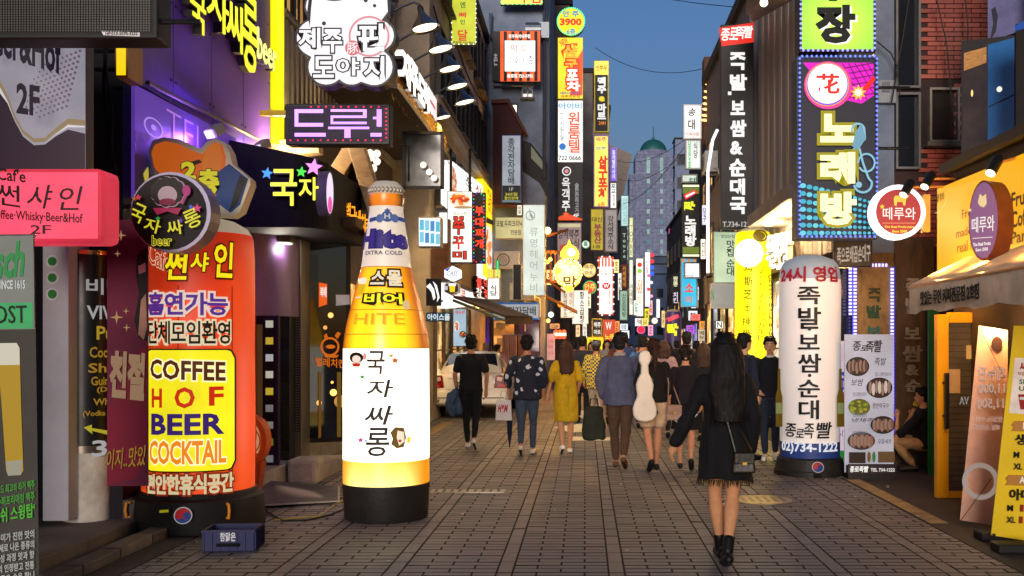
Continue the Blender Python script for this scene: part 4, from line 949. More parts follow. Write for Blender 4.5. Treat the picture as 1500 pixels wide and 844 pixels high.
gl = thing('bulb_cluster', 'cluster of clear glass bulbs on a bar above the bottle cap', 'lamp', P(560, 238, 13.5))
for i in range(7): MB().ball((rnd.uniform(-.25, .3), rnd.uniform(-.2, .2), rnd.uniform(-.15, .15)), .05).build('bulb', em('#fff0d0', 1.8), gl, smooth=True)
MB().tube([(-.3, 0, -.2), (-.3, 0, .22), (.35, 0, .22), (.35, 0, -.25)], .015).build('frame', metal('#4a4640'), gl)
bw_ = thing('hanging_glass_box', 'dark glass box with dangling bulbs behind the bottle cap', 'lantern', P(620, 235, 17.5))
s17 = 17.5 / F
mbx = MB(); a_ = 28 * s17; c_ = 42 * s17
for x in (-a_, a_): mbx.box(x - .03, x + .03, -.03, .03, -c_, c_)
mbx.box(-a_, a_, -.03, .03, -c_, -c_ + .05).box(-a_, a_, -.03, .03, c_ - .05, c_); mbx.build('frame', pm('#1d1a18', .5), bw_); MB().box(-a_ + .031, a_ - .031, 0, .02, -c_ + .051, c_ - .051).build('glass', pm('#2b3036', .1, 0, .2, 4), bw_)
for x, z in ((.02, -.1), (.12, -.22), (.2, -.32)): MB().ball((x, -.12, z), .055).build('bulb', em('#ffe8d8', 1.5), bw_, smooth=True)

# restaurant window logo by bottle
b = Board('restaurant_window', 'dark restaurant window with an orange rooster logo left of the beer bottle', 'window', Plane((-3.2, 12.9, 0), 22), (442, 345, 514, 648))
b.case(.08, '#1a1614'); b.face('', m=GLASS, inset=.06)
b.poly([(443, 370), (452, 372), (452, 640), (443, 645)], '', m=pm('#2a1e16', .5), name='frame_bar', thick=.05)
b.poly([(448, 372), (466, 375), (466, 412), (448, 410)], '#3a3a34', .4, 'vent'); b.poly([(467, 414), (479, 416), (479, 446), (467, 450)], '#f06018', .9, 'notice'); b.text('복배', (469, 420, 478, 436), '#ffffff', .9)
b.poly([(492, 432), (512, 432), (512, 446), (492, 448)], '#b8bcc8', .45, 'paper', m=pm('#c8ccd8', .6))
b.ringp(483, 508, 11, 14, '#d86a14', .8); b.disc(484, 508, 7, '#d86a14', .8, ry=3); b.poly([(474, 520), (496, 520), (493, 524), (477, 524)], '#d86a14', .8); b.poly([(474, 492), (478, 488), (480, 494), (476, 498)], '#d86a14', .8); b.poly([(490, 492), (494, 486), (499, 488), (494, 497)], '#d86a14', .8)
b.text('별레치킨', (462, 525, 505, 538), '#d86a14', .8, .02, skew=-.1)
for x, y, r, e in ((484, 462, 4, 2.), (476, 480, 3, 1.), (488, 575, 5, 2.5), (467, 590, 4, 1.4), (498, 588, 9, .5), (486, 560, 2, 2.)): b.disc(x, y, r, '#ffb860', e, name='painted_reflection')  # lamp reflections are painted on the glass as glowing discs
b.poly([(466, 545), (470, 545), (470, 640), (466, 642)], '#8a5a20', .5); b.poly([(493, 545), (499, 545), (499, 640), (493, 640)], '#8a6a20', .45)
# concrete step, block, ramp, cable, kerbs
st_ = struct('concrete_step', MB().box(-5.0, -3.42, 9.0, 12.1, 0, .24).box(-5, -3.1, 12.101, 13.4, 0, .16), pm('#a39d94', .8, 0, .25, 3, .5, 30), bevel=.012)
struct('side_pavement', MB().box(-5.2, -3.8, 5.5, 8.99, 0, .12), pm('#6d6862', .8, 0, .35, 2, .6, 22), bevel=.01)
kb = thing('kerb_stones', 'row of kerb stones along the left side of the street', 'kerb')
for i in range(12):
    MB().box(-.08, .08, .006, .56, 0, .085 + rnd.uniform(-.004, .004)).build('kerb_stone', pm(['#6d6862', '#77716a', '#625d58'][i % 3], .8, 0, .25, 5, .5, 40), kb, bevel=.01).location = (-3.56, 5.4 + i * .57 - .0, 0) if i < 6 else (-3.2, 13.3 + (i - 6) * .57, 0)
bk = MB().box(-.17, .17, -.2, .2, 0, .30).build('stone_block', pm('#b5ae9c', .8, 0, .3, 5, .7, 18), None, bevel=.05, loc=(P(445, 0, 11.75).x, 11.85, 0)); tag(bk, 'rounded rough stone block at the foot of the louvred pillar', 'stone block')
rp = thing('metal_ramp', 'sheet metal ramp plate lying from the step to the paving beside the bottle base', 'ramp', (-3.0, 10.6, 0))
r_pts = [(-.52, .55, .13), (.28, .75, .03), (.52, -.25, .03), (-.42, -.75, .05)]
MB().add([(x, y, z) for x, y, z in r_pts] + [(x, y, z - .012) for x, y, z in r_pts], [(3, 2, 1, 0), (4, 5, 6, 7), (0, 1, 5, 4), (1, 2, 6, 5), (2, 3, 7, 6), (3, 0, 4, 7)]).build('plate', pm('#a09a8e', .55, .2, .25, 3, .4, 30), rp)
rb = MB()
for i in range(26):
    t = (i + .5) / 26; a_ = Vector(r_pts[0]).lerp(Vector(r_pts[3]), t); c_ = Vector(r_pts[1]).lerp(Vector(r_pts[2]), t); rb.tube([a_ + Vector((.02, 0, .002)), c_ + Vector((-.02, 0, .002))], .004, 4)
rb.build('tread_ridges', pm('#6a655c', .5, .5), rp, kind='stuff')
for nm, lab_, pts, r_, c_ in (('power_cable', 'black power cable trailing from the orange inflatable to the bottle base', [(383, 730), (392, 752), (415, 765), (450, 764), (480, 757), (503, 748)], .008, '#141414'), ('extension_cable', 'yellow extension cable lying along the metal ramp', [(400, 764), (440, 760), (470, 758), (492, 740), (503, 735)], .007, '#a08a30')):
    pp_ = [Vector((*gp(x, y), .012)) for x, y in pts]; m_ = pp_[2].copy(); m_.z = 0
    tag(MB().tube([p - m_ for p in pp_], r_, 6).build(nm, pm(c_, .5), loc=m_), lab_, 'cable')
# ================================================================ INFLATABLE COLUMNS AND THE BOTTLE
def prof_px(pts, Yc): return [(r * Yc / F, max(0, CH - (py - HY) * Yc / F)) for py, r in pts][::-1]
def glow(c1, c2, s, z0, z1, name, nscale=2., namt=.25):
    """skin emission imitates a lamp inside: colour graded by height"""
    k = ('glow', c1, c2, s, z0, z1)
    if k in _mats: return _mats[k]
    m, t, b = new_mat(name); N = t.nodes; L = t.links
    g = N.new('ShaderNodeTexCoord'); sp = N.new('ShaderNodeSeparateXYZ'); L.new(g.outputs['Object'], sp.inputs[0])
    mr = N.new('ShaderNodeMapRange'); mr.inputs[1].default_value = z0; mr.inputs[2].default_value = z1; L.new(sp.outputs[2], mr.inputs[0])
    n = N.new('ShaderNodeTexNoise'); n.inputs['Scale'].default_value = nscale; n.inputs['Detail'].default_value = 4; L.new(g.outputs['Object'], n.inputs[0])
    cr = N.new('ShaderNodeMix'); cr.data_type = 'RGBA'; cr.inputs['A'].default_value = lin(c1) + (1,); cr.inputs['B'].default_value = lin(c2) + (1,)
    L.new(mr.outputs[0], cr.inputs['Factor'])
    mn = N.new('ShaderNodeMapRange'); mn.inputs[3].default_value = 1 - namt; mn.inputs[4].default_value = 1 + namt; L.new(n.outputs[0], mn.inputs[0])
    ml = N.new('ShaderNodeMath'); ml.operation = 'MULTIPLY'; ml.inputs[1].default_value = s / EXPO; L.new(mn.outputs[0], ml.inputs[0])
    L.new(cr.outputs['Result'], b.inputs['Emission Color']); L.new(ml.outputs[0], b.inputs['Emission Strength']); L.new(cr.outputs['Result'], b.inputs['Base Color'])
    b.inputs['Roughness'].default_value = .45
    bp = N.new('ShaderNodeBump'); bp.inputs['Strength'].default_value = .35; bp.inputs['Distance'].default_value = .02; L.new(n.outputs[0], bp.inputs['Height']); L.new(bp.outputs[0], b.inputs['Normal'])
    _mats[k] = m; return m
def taegeuk(c, cx, cy_, r):
    c.disc(cx, cy_, r * 1.15, '#d8d8d8', .35); c.disc(cx, cy_, r, '#c8202c', .4); c.disc(cx, cy_, r, '#1c3f8a', .4, a0=180, a1=360)
    c.disc(cx - r * .48, cy_, r * .48, '#c8202c', .4); c.disc(cx + r * .48, cy_, r * .48, '#1c3f8a', .4)
BASEM = pm('#1b1a19', .55, 0, .25, 5, .3, 25)
def zc(py, Y): return CH - (py - HY) * Y / F
# ---- beer bottle
Yb = 9.55
prof = prof_px([(266, 8), (268, 22), (272, 25), (286, 25.5), (287, 27), (300, 27), (303, 25), (309, 24), (330, 27.5), (360, 32), (392, 36), (410, 41), (430, 46), (455, 52), (475, 57), (495, 60.5), (510, 62), (600, 62.5), (716, 62.5)], Yb)
c = Col('giant_beer_bottle', 'giant inflatable beer bottle glowing amber with a white label, standing on a black base', 'inflatable bottle', 566, Yb, None, prof)
Z = lambda py: zc(py, Yb)
mbb = MB().lathe([(.375, 0), (.385, .02), (.398, .29), (.402, .292), (.402, .33), (.385, .335)], 56).build('base_tub', BASEM, c.root, smooth=40)
def bottle_print(dark, mid, s, za, zb, name):
    """printed amber beer: darker towards the printed glass edge (by angle round the bottle), bubbles, seams; the lamp inside is imitated by emission"""
    m, t, b = new_mat(name); N = t.nodes; L = t.links
    g = N.new('ShaderNodeTexCoord'); sp = N.new('ShaderNodeSeparateXYZ'); L.new(g.outputs['Object'], sp.inputs[0])
    mr = N.new('ShaderNodeMapRange'); mr.inputs[1].default_value = za; mr.inputs[2].default_value = zb; L.new(sp.outputs[2], mr.inputs[0])
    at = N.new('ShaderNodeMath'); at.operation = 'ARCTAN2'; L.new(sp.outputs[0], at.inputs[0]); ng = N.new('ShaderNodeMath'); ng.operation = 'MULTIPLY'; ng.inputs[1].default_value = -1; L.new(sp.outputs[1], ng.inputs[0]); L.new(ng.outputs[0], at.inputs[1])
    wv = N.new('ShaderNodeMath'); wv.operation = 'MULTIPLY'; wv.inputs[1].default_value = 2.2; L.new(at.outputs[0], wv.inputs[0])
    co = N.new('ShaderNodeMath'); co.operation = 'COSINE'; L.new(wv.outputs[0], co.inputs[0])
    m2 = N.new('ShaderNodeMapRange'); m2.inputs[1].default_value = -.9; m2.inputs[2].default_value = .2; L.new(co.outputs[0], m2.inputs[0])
    n = N.new('ShaderNodeTexNoise'); n.inputs['Scale'].default_value = 3; n.inputs['Detail'].default_value = 5; L.new(g.outputs['Object'], n.inputs[0])
    cz = N.new('ShaderNodeMix'); cz.data_type = 'RGBA'; cz.inputs['A'].default_value = lin(mid[0]) + (1,); cz.inputs['B'].default_value = lin(mid[1]) + (1,); L.new(mr.outputs[0], cz.inputs['Factor'])
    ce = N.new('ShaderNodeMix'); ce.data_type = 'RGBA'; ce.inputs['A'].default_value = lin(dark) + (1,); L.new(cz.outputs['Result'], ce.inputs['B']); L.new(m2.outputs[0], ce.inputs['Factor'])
    vo = N.new('ShaderNodeTexVoronoi'); vo.inputs['Scale'].default_value = 16; L.new(g.outputs['Object'], vo.inputs[0])
    vr = N.new('ShaderNodeMapRange'); vr.inputs[1].default_value = .05; vr.inputs[2].default_value = .13; vr.inputs[3].default_value = .72; vr.inputs[4].default_value = 1; L.new(vo.outputs['Distance'], vr.inputs[0])
    mn = N.new('ShaderNodeMapRange'); mn.inputs[3].default_value = .7; mn.inputs[4].default_value = 1.25; L.new(n.outputs[0], mn.inputs[0])
    ml = N.new('ShaderNodeMath'); ml.operation = 'MULTIPLY'; L.new(mn.outputs[0], ml.inputs[0]); L.new(vr.outputs[0], ml.inputs[1])
    m3 = N.new('ShaderNodeMath'); m3.operation = 'MULTIPLY'; m3.inputs[1].default_value = s / EXPO; L.new(ml.outputs[0], m3.inputs[0])
    L.new(ce.outputs['Result'], b.inputs['Emission Color']); L.new(ce.outputs['Result'], b.inputs['Base Color']); L.new(m3.outputs[0], b.inputs['Emission Strength']); b.inputs['Roughness'].default_value = .3
    return m
c.shell(.30, Z(671), bottle_print('#d88a10', ('#fff08a', '#e8a818'), 1.1, .33, .62, 'beer_low'), 'beer_foot')
c.shell(Z(670.5), Z(510.5), glow('#fffdf0', '#fff8e4', 1.45, .5, 1.6, 'label_skin', 1.5, .1), 'label', dent=.006)
c.shell(Z(510), Z(393), bottle_print('#9a4c08', ('#ffc61c', '#f2a018'), 1.1, 1.57, 2.3, 'beer_shoulder'), 'shoulder', dent=.008)
c.shell(Z(392.5), Z(304), glow('#d0c8b8', '#c4bcae', .60, 2., 3., 'neck_skin', 6., .12), 'neck_wrap')
c.shell(Z(303.5), Z(286.5), bottle_print('#3a1606', ('#c8701a', '#d8801c'), .62, 2.87, 3.0, 'beer_neck'), 'neck_ring')
c.shell(Z(286), Z(267), glow('#b8b2a4', '#a8a294', .35, 2., 3., 'cap_skin', 8., .2), 'bottle_cap')
cr_ = MB()
for i in range(28):
    a = 2 * PI * i / 28; cr_.ball((.162 * math.sin(a), .162 * math.cos(a), Z(281)), (.016, .016, .028), 6, 4)
cr_.build('cap_teeth', pm('#8f8878', .45, .4), c.root)
for py in (455, 490, 393, 510): MB().lathe([(c.rad(Z(py)) + .001, Z(py) - .003), (c.rad(Z(py)) + .004, Z(py)), (c.rad(Z(py)) + .001, Z(py) + .003)], 48).build('seam', em('#a8680c', .55, False), c.root)
c.k = 2
c.text('Hite', (533, 336, 594, 363), '#4a3a9a', .5, .035, outline=('#3a2c88', .045, .4)); c.text('EXTRA COLD', (537, 367, 588, 373), '#3c3478', .4, .01)
c.poly([(543, 320), (556, 317), (556, 322), (543, 326)], '#3a56a0', .45); c.poly([(592, 321), (578, 317), (578, 322), (592, 327)], '#3a56a0', .45)
c.disc(567, 317, 8, '#4a68b0', .45, ry=8); c.disc(557, 320, 5, '#6a84c0', .45, ry=6); c.disc(577, 320, 5, '#6a84c0', .45, ry=6); c.star(567, 309, 5, '#4a68b0', .45); c.text('H', (563, 313, 571, 321), '#e8e4e0', .5, .04)
c.text('스', (545, 397, 563, 417), '#e8dcc0', .95, .03, outline=('#2a1208', .11, .2), shear=.1); c.text('몰', (567, 396, 587, 419), '#e8dcc0', .95, .03, outline=('#2a1208', .11, .2))
c.text('비', (536, 430, 558, 446), '#f4f020', 1., .03, outline=('#2a1208', .11, .2)); c.text('어', (561, 430, 587, 446), '#f4f020', 1., .03, outline=('#2a1208', .11, .2))
c.disc(535, 412, 5.5, '#f0e8d8', .9, ry=5); c.poly([(531, 416), (539, 417), (534, 432), (528, 431)], '#e8c020', .8); c.poly([(526, 435), (532, 435), (532, 437), (525, 437)], '#f0e8d8', .8)
c.disc(592, 447, 5, '#e8c888', .8, ry=7); c.text('HITE', (524, 459, 590, 475), '#f0ac28', .85, .0)
GI = '#3a2c24'
c.text('국', (540, 514, 564, 548), GI, .2, .01, shear=.1); c.text('자', (540, 556, 575, 582), GI, .2, .01, shear=.15); c.text('싸', (537, 594, 575, 622), GI, .2, .01, shear=.2); c.text('롱', (539, 626, 570, 668), GI, .2, .01, shear=.1)
c.disc(527, 524, 9, '#241a18', .2, ry=8); c.disc(527, 526, 5.5, '#f0d8c8', 1.); c.poly([(521, 532), (533, 532), (531, 537), (523, 537)], '#d83020', .7); c.disc(538, 522, 2.2, '#f09898', .9, ry=5)
for x, y, r, c_ in ((572, 521, 4, '#c8a838'), (577, 528, 5.5, '#c8622a'), (535, 552, 4, '#2fa050'), (533, 644, 4.5, '#d83a8a'), (540, 645, 2.5, '#3a8ad8')): c.star(x, y, r, c_, .9)
c.poly([(571, 633), (577, 625), (588, 626), (591, 640), (588, 654), (579, 656), (572, 650), (574, 642)], '#8a6a2a', .5); c.poly([(580, 630), (588, 632), (589, 646), (582, 652), (579, 640)], '#f4e0c4', 1.); c.poly([(592, 640), (597, 639), (596, 648), (592, 648)], '#f0d040', 1.); c.disc(583, 645, 2, '#c83a3a', .8)
# ---- orange column
Yo = 9.1
prof = prof_px([(318, 20), (322, 42), (329, 60), (338, 71), (350, 76), (380, 77.5), (500, 77.5), (650, 78), (726, 78)], Yo)
c = Col('orange_inflatable_column', 'orange inflatable bar column printed coffee hof beer cocktail on a yellow panel', 'inflatable sign', 292, Yo, None, prof)
Z = lambda py: zc(py, Yo)
c.shell(Z(345), Z(318.5), glow('#cfc0a0', '#c0b498', .42, 2., 3., 'dome_skin', 3., .15), 'dome')
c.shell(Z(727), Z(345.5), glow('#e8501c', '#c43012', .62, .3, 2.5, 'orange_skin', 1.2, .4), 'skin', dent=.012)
MB().lathe([(.565, .01), (.57, .04), (.545, .28), (.50, .30), (.495, .34), (.465, .345)], 56).build('base_tub', BASEM, c.root, smooth=40)
for a in (.75, -.9): 
    h = MB().tube([(.0, -.02, -.06), (0, -.05, -.06), (0, -.06, 0), (0, -.05, .06), (0, -.02, .06)], .012).build('handle', pm('#d88a20', .5), c.root); h.location = (.56 * math.sin(a), -.56 * math.cos(a), .2); h.rotation_euler = (0, 0, a)
for j in range(5):
    a = -1.25 + j * .95 + .3; MB().tube([(.476 * math.sin(a), -.476 * math.cos(a), .36 + i * .25) for i in range(8)], .004, 5).build('seam', em('#a83210', .45, False), c.root)
c.k = 4
CRM = '#f0e0b8'
c.text('Cafe', (219, 362, 252, 392), '#d82c10', .6, .0, outline=('#f0d8b0', .035, .7), skew=-.2)
for ch, bx in (('썬', (243, 368, 276, 410)), ('샤', (279, 370, 306, 398)), ('인', (313, 355, 340, 407))): c.text(ch, bx, '#f8e418', .95, .025, outline=('#7a1a08', .05, .3), shear=.1)
c.text('흡연가능', (221, 428, 332, 462), '#6a3aa8', .55, .03, gap=.95, outline=('#f4d8c8', .09, .8)); c.text('단체모임환영', (221, 470, 335, 504), '#3c2c14', .25, .02, gap=.9, outline=(CRM, .085, .8))
def rrect(x0, y0, x1, y1, r, n=5):
    return [(cx + r * math.cos(a0 + i * PI / 2 / n), cy_ + r * math.sin(a0 + i * PI / 2 / n)) for cx, cy_, a0 in ((x1 - r, y1 - r, 0), (x0 + r, y1 - r, PI / 2), (x0 + r, y0 + r, PI), (x1 - r, y0 + r, 1.5 * PI)) for i in range(n + 1)]
def wrapped_panel(c, x0, y0, x1, y1, r, col, es, name):
    c.k += 1; mb = MB(); ua, za, ub, zb = c.box((x0, y0, x1, y1)); n = 24; yy = -c.t * c.k; rr = r * c.Yc / F; vs = []
    for i in range(n + 1):
        x = ua + (ub - ua) * i / n; d = max(0, rr - min(x - ua, ub - x) * c.rad(za)); dz = rr - math.sqrt(max(0, rr * rr - d * d)) if d > 0 else 0
        vs += [(x, yy, za + dz), (x, yy, (za + zb) / 2), (x, yy, zb - dz)]
    mb.add(vs, [(3 * i + j, 3 * i + 3 + j, 3 * i + 4 + j, 3 * i + 1 + j) for i in range(n) for j in range(2)])
    return c._warp(mb).build(name, em(col, es), c.root)
wrapped_panel(c, 217, 511, 343, 692, 13, '#3a2208', .25, 'panel_border'); wrapped_panel(c, 218.5, 513, 340.5, 690, 12, '#fff020', 1.0, 'yellow_panel')
c.text('COFFEE', (225, 528, 328, 557), '#7a3c14', .4, .03, gap=1.02, skew=-.02, outline=('#fff8c0', .06, 1.)); c.text('H', (227, 569, 241, 597), '#d83010', .8, .03); c.text('O', (258, 567, 286, 598), '#d83010', .8, .03); c.text('F', (305, 566, 325, 594), '#d83010', .8, .03)
c.text('BEER', (227, 606, 326, 637), '#4a2c8a', .5, .035, gap=1.03); c.text('COCKTAIL', (225, 645, 328, 680), '#f08818', .95, .03, gap=.98, outline=('#fffac8', .05, 1.))
c.text('편안한휴식공간', (221, 694, 338, 724), '#e8d8a8', .75, .04, gap=.92, outline=('#a83010', .09, .5))
c.prof = [(.575, 0), (.55, .28), (.50, .31)]; taegeuk(c, 270, 754, 11); c.poly([(239, 746), (251, 745), (251, 749), (239, 750)], '#c8c020', .4)
# blue crates
def crate(nm, lab_, x, y, w_, d_, h):
    t = thing(nm, lab_, 'crate', (x, y, 0), R(4))
    m = pm('#141c4a', .5, 0, .2, 6)
    mb = MB().box(-w_ / 2, w_ / 2, -d_ / 2, -d_ / 2 + .015, 0, h).box(-w_ / 2, w_ / 2, d_ / 2 - .015, d_ / 2, 0, h).box(-w_ / 2, -w_ / 2 + .015, -d_ / 2 + .016, d_ / 2 - .016, 0, h).box(w_ / 2 - .015, w_ / 2, -d_ / 2 + .016, d_ / 2 - .016, 0, h).box(-w_ / 2, w_ / 2, -d_ / 2, d_ / 2, .0, .012)
    mb.build('body', m, t, bevel=.003)
    rb = MB()
    for i in range(7): xx = -w_ / 2 + .012 + i * (w_ - .024) / 6; rb.box(xx - .006, xx + .006, -d_ / 2 - .008, -d_ / 2 - .0005, .012, h - .012)
    for i in range(7): yy = -d_ / 2 + .012 + i * (d_ - .024) / 6; rb.box(w_ / 2 + .0005, w_ / 2 + .008, yy - .006, yy + .006, .012, h - .012)
    rb.box(-w_ / 2 - .004, w_ / 2 + .004, -d_ / 2 - .01, -d_ / 2 - .0006, h - .018, h - .001).build('ribs', m, t, kind=None)
    MB().box(-.09, .09, -d_ / 2 - .012, -d_ / 2 - .0085, h * .25, h * .4).build('hand_hole', pm('#05060c', .9), t)
    vs, fs, a0, a1, b0, b1 = text_data('참맑은', .03, 0, 1., .95); mb = MB(); mb.v = [(-.06 + .12 * (v[0] - a0) / (a1 - a0), -d_ / 2 - .013 - v[2] * .003, h * .5 + .07 * (v[1] - b0) / (b1 - b0)) for v in vs]; mb.f = list(fs); mb.build('lettering', pm('#c8ccd8', .5), t)
    return t
crate('blue_bottle_crate', 'dark blue bottle crate wedged under the front of the orange column base', -2.78, 8.1, .40, .30, .17)
# orange small round stand sign behind
c = Board('round_orange_stand_sign', 'orange round topped stand sign half hidden behind the orange inflatable', 'sign', front(10.3), (352, 606, 392, 744))
c.disc(362, 646, 28, '', ry=38, m=pm('#c85a20', .5), thick=.18, name='case'); c.disc(360, 646, 22, '#e8a070', .6, ry=31); c.ringp(360, 646, 20, 22, '#a83a10', .5); c.text('지', (366, 628, 376, 644), '#7a2c10', .4); c.poly([(340, 664), (382, 664), (381, 667), (340, 667)], '#a83a10', .5)
c.poly([(352, 680), (384, 676), (374, 742), (352, 742)], '', m=pm('#a84818', .5), thick=.16, name='leg')
# ---- white column on the right
Yw = 12.75
prof = prof_px([(374, 12), (376, 24), (381, 34), (388, 40), (398, 43.5), (420, 44.5), (560, 44.5), (640, 43), (673, 43)], Yw)
c = Col('white_inflatable_column', 'white inflatable column with vertical black Korean lettering and a blue phone number band', 'inflatable sign', 1186, Yw, None, prof)
Z = lambda py: zc(py, Yw)
c.shell(Z(410), Z(374), glow('#7d8a96', '#8a98a4', .35, 2., 3., 'white_dome_skin', 3., .15), 'dome'); c.shell(Z(672), Z(646), pm('#23397a', .5, 0, .1), 'phone_band'); c.shell(Z(645.7), Z(410.3), glow('#cac5c2', '#d2cfce', .34, .5, 2.4, 'white_skin', 1.3, .2), 'skin', dent=.012)
MB().lathe([(.44, 0), (.44, .06), (.425, .07), (.40, .20), (.37, .22)], 48).build('base_tub', BASEM, c.root, smooth=40)
MB().box(-.05, .05, -.45, -.40, 0, .05).build('notch', pm('#050505', .9), c.root)
c.k = 5; c.lift = .008
c.text('24시 영업', (1146, 390, 1225, 413), '#c01c30', .55, .035)
KB = '#141214'
for ch, bx in (('족', (1169, 420, 1201, 446)), ('발', (1170, 450, 1202, 482)), ('보', (1170, 490, 1200, 512)), ('쌈', (1170, 518, 1202, 546)), ('순', (1170, 556, 1200, 582)), ('대', (1171, 586, 1199, 614))): c.text(ch, bx, KB, .15, .02, shear=.0)
for y in (482, 550): c.disc(1186, y, 2.5, KB, .2)
for ch, bx in (('종', (1153, 620, 1168, 640)), ('로', (1167, 628, 1178, 641)), ('족', (1178, 620, 1192, 642)), ('빨', (1195, 618, 1216, 642))): c.text(ch, bx, KB, .15, .015, shear=.15)
c.text('02)734-1222', (1149, 648, 1223, 666), '#e8ecf4', .75, .03)
pw_ = c.prof; c.prof = [(.44, 0), (.44, .06), (.405, .2), (.37, .3)]; taegeuk(c, 1197, 684, 7); c.prof = pw_
for x in (1146, 1226):
    c.poly([(x - 1.5, 540), (x + 1.5, 540), (x + 2, 570), (x + 4.5, 582), (x + 4.5, 625), (x - 4.5, 625), (x - 4.5, 582), (x - 2, 570)], '#8a6a14', .35, 'bottle_print'); c.poly([(x - 4, 590), (x + 4, 590), (x + 4, 606), (x - 4, 606)], '#a8b070', .4)
# ---- yellow column
Yy = 20.
prof = prof_px([(334, 10), (336, 18), (340, 23), (346, 25.5), (360, 26), (500, 27), (618, 27)], Yy)
c = Col('yellow_inflatable_column', 'bright yellow inflatable column with black Chinese and Japanese lettering', 'inflatable sign', 1103, Yy, None, prof)
Z = lambda py: zc(py, Yy); c.t = .006
c.shell(Z(341), Z(334), pm('#d8d0a8', .6), 'dome'); c.shell(.2, Z(341.2), glow('#e8d020', '#fff000', 1.0, .3, 3.8, 'yellow_skin', 1., .15), 'skin')
MB().lathe([(.42, 0), (.4, .2)], 32).build('base_tub', BASEM, c.root)
c.k = 2
for ch, bx in (('鸡', (1091, 385, 1102, 398)), ('斯', (1091, 405, 1103, 419)), ('芝', (1090, 424, 1102, 438)), ('士', (1090, 445, 1101, 456)), ('排', (1089, 465, 1100, 476)), ('骨', (1089, 483, 1100, 497))): c.text(ch, bx, '#1a1808', .2, .0)
c.text('ムズ・チーズ・トゥンガルビ', (1108, 386, 1118, 498), '#1a1808', .2, -.01, vert=True, lgap=.9); c.text('Cheese Back Ribs', (1122, 403, 1127, 497), '#1a1808', .2, .0, vert=True, lgap=.72)
c.disc(1112, 346, 6, '#8a7418', .5); c.ringp(1112, 346, 6, 9, '#8a7418', .5)
gb_ = thing('white_globe_lamp', 'brightly lit white globe lamp in front of the yellow column', 'lamp', P(1097, 371, 19.)); MB().ball((0, 0, 0), .26, 28, 16).build('globe', em('#ffffff', 3.), gb_, smooth=True); MB().bar((.2, .05, 0), (1.0, .3, .1), .02).build('arm', metal(), gb_)
# ---- far dark inflatable
Yf2 = 30.; prof = prof_px([(453, 3), (454, 8), (457, 11.5), (461, 12.3), (560, 12.3), (583, 12.3)], Yf2)
c = Col('purple_inflatable_column', 'small dark purple inflatable column with a yellow Korean letter, far off over the crowd', 'inflatable sign', 986, Yf2, None, prof); c.t = .008
c.shell(.0, zc(457, Yf2), glow('#1c1030', '#2a1c4a', .6, .3, 2.5, 'purple_skin', 1., .2), 'skin'); c.shell(zc(456.8, Yf2), zc(453, Yf2), pm('#b8a890', .6), 'dome'); c.k = 2
c.text('락', (978, 474, 993, 492), '#e8e820', 1.2, .06); c.poly([(978, 466), (992, 460), (994, 465), (980, 472)], '#f05060', 1.)
# ================================================================ MID LEFT SIGNS
# blue-white small lightbox, noodle posters, food boards
pl = leftw(-3.1)
b = Board('blue_grid_lightbox', 'small lightbox with blue and white squares jutting over the shop behind the bottle', 'sign', front(19), (612, 318, 646, 362)); b.case(.3, '#9a9a94'); b.face('#e8f4fa', 1.3)
for i in range(4):
    for j in range(2): b.poly([(615 + i * 7.8, 322 + j * 18 + i), (621 + i * 7.8, 322 + j * 18 + i), (621 + i * 7.8, 337 + j * 18 + i), (615 + i * 7.8, 337 + j * 18 + i)], ['#58b8d8', '#7ac8e0', '#4a88c8'][(i + j) % 3], 1.)
def food(b, cx, cy_, rx, ry, plate='#f0e8d8', cols=('#d8622a', '#e89040', '#a83818'), es=.9, n=16):
    b.disc(cx, cy_, rx, plate, es, ry=ry, name='dish_print'); b.step = .15
    for i in range(n):
        a = rnd.uniform(0, 2 * PI); q = rnd.random() ** .6 * .72; b.disc(cx + rx * q * math.cos(a), cy_ + ry * q * math.sin(a), rx * rnd.uniform(.14, .26), cols[i % len(cols)], es * rnd.uniform(.7, 1.1), ry=ry * rnd.uniform(.12, .24), name='dish_print')
    b.step = 1.
b = Board('noodle_poster', 'orange noodle bowl poster lit from behind beside the large white food board', 'poster', front(23), (628, 230, 656, 352)); b.case(.12, '#1c1c20'); b.face('#e8622a', 1.05)
b.poly([(630, 232), (654, 232), (654, 240), (630, 239)], '#e8e040', 1.); food(b, 640, 312, 14, 20, '#f0e0c8', ('#f0c890', '#e8a870', '#fff0d0')); b.poly([(627, 312), (655, 316), (650, 334), (636, 336), (628, 328)], '#3a6a50', .5)
for i in range(6): b.poly([(633 + i * 3, 262), (635 + i * 3, 262), (634 + i * 2.5, 300), (632 + i * 2.5, 300)], '#f8d8a8', 1.2)
b.text('찌개', (636, 262, 652, 276), '#f8f0e0', 1., .05)
Yg = 25.
b = Board('white_food_board', 'long white backlit food board with meat platters running along the left shops', 'sign', leftw(-3.0), (656, 233, 712, 450)); 
b.poly([(657, 232), (712, 276), (712, 446), (657, 452)], '#f4f6f2', 1.5, 'panel', thick=.2)
for x, y, r in ((664, 262, 4), (664, 282, 4)): food(b, x, y, 5, 18, '#f0d8c0', ('#e87040', '#d84020', '#f0a060'))
b.text('쭈꾸미', (680, 262, 690, 330), '#303030', .3, 0, vert=True); b.text('삼겹', (695, 272, 704, 310), '#d83020', .9, .02, vert=True); b.text('1인분', (662, 420, 680, 440), '#d03028', .8); food(b, 697, 425, 9, 14, '#f4e8d8')
b = quick('webfoot_octopus_sign', 'white projecting sign with a dish of red stew on top and brush lettering below', (655, 280, 692, 385), 21.5, '#eef2ea', (), 1.35, .2, '#505458')
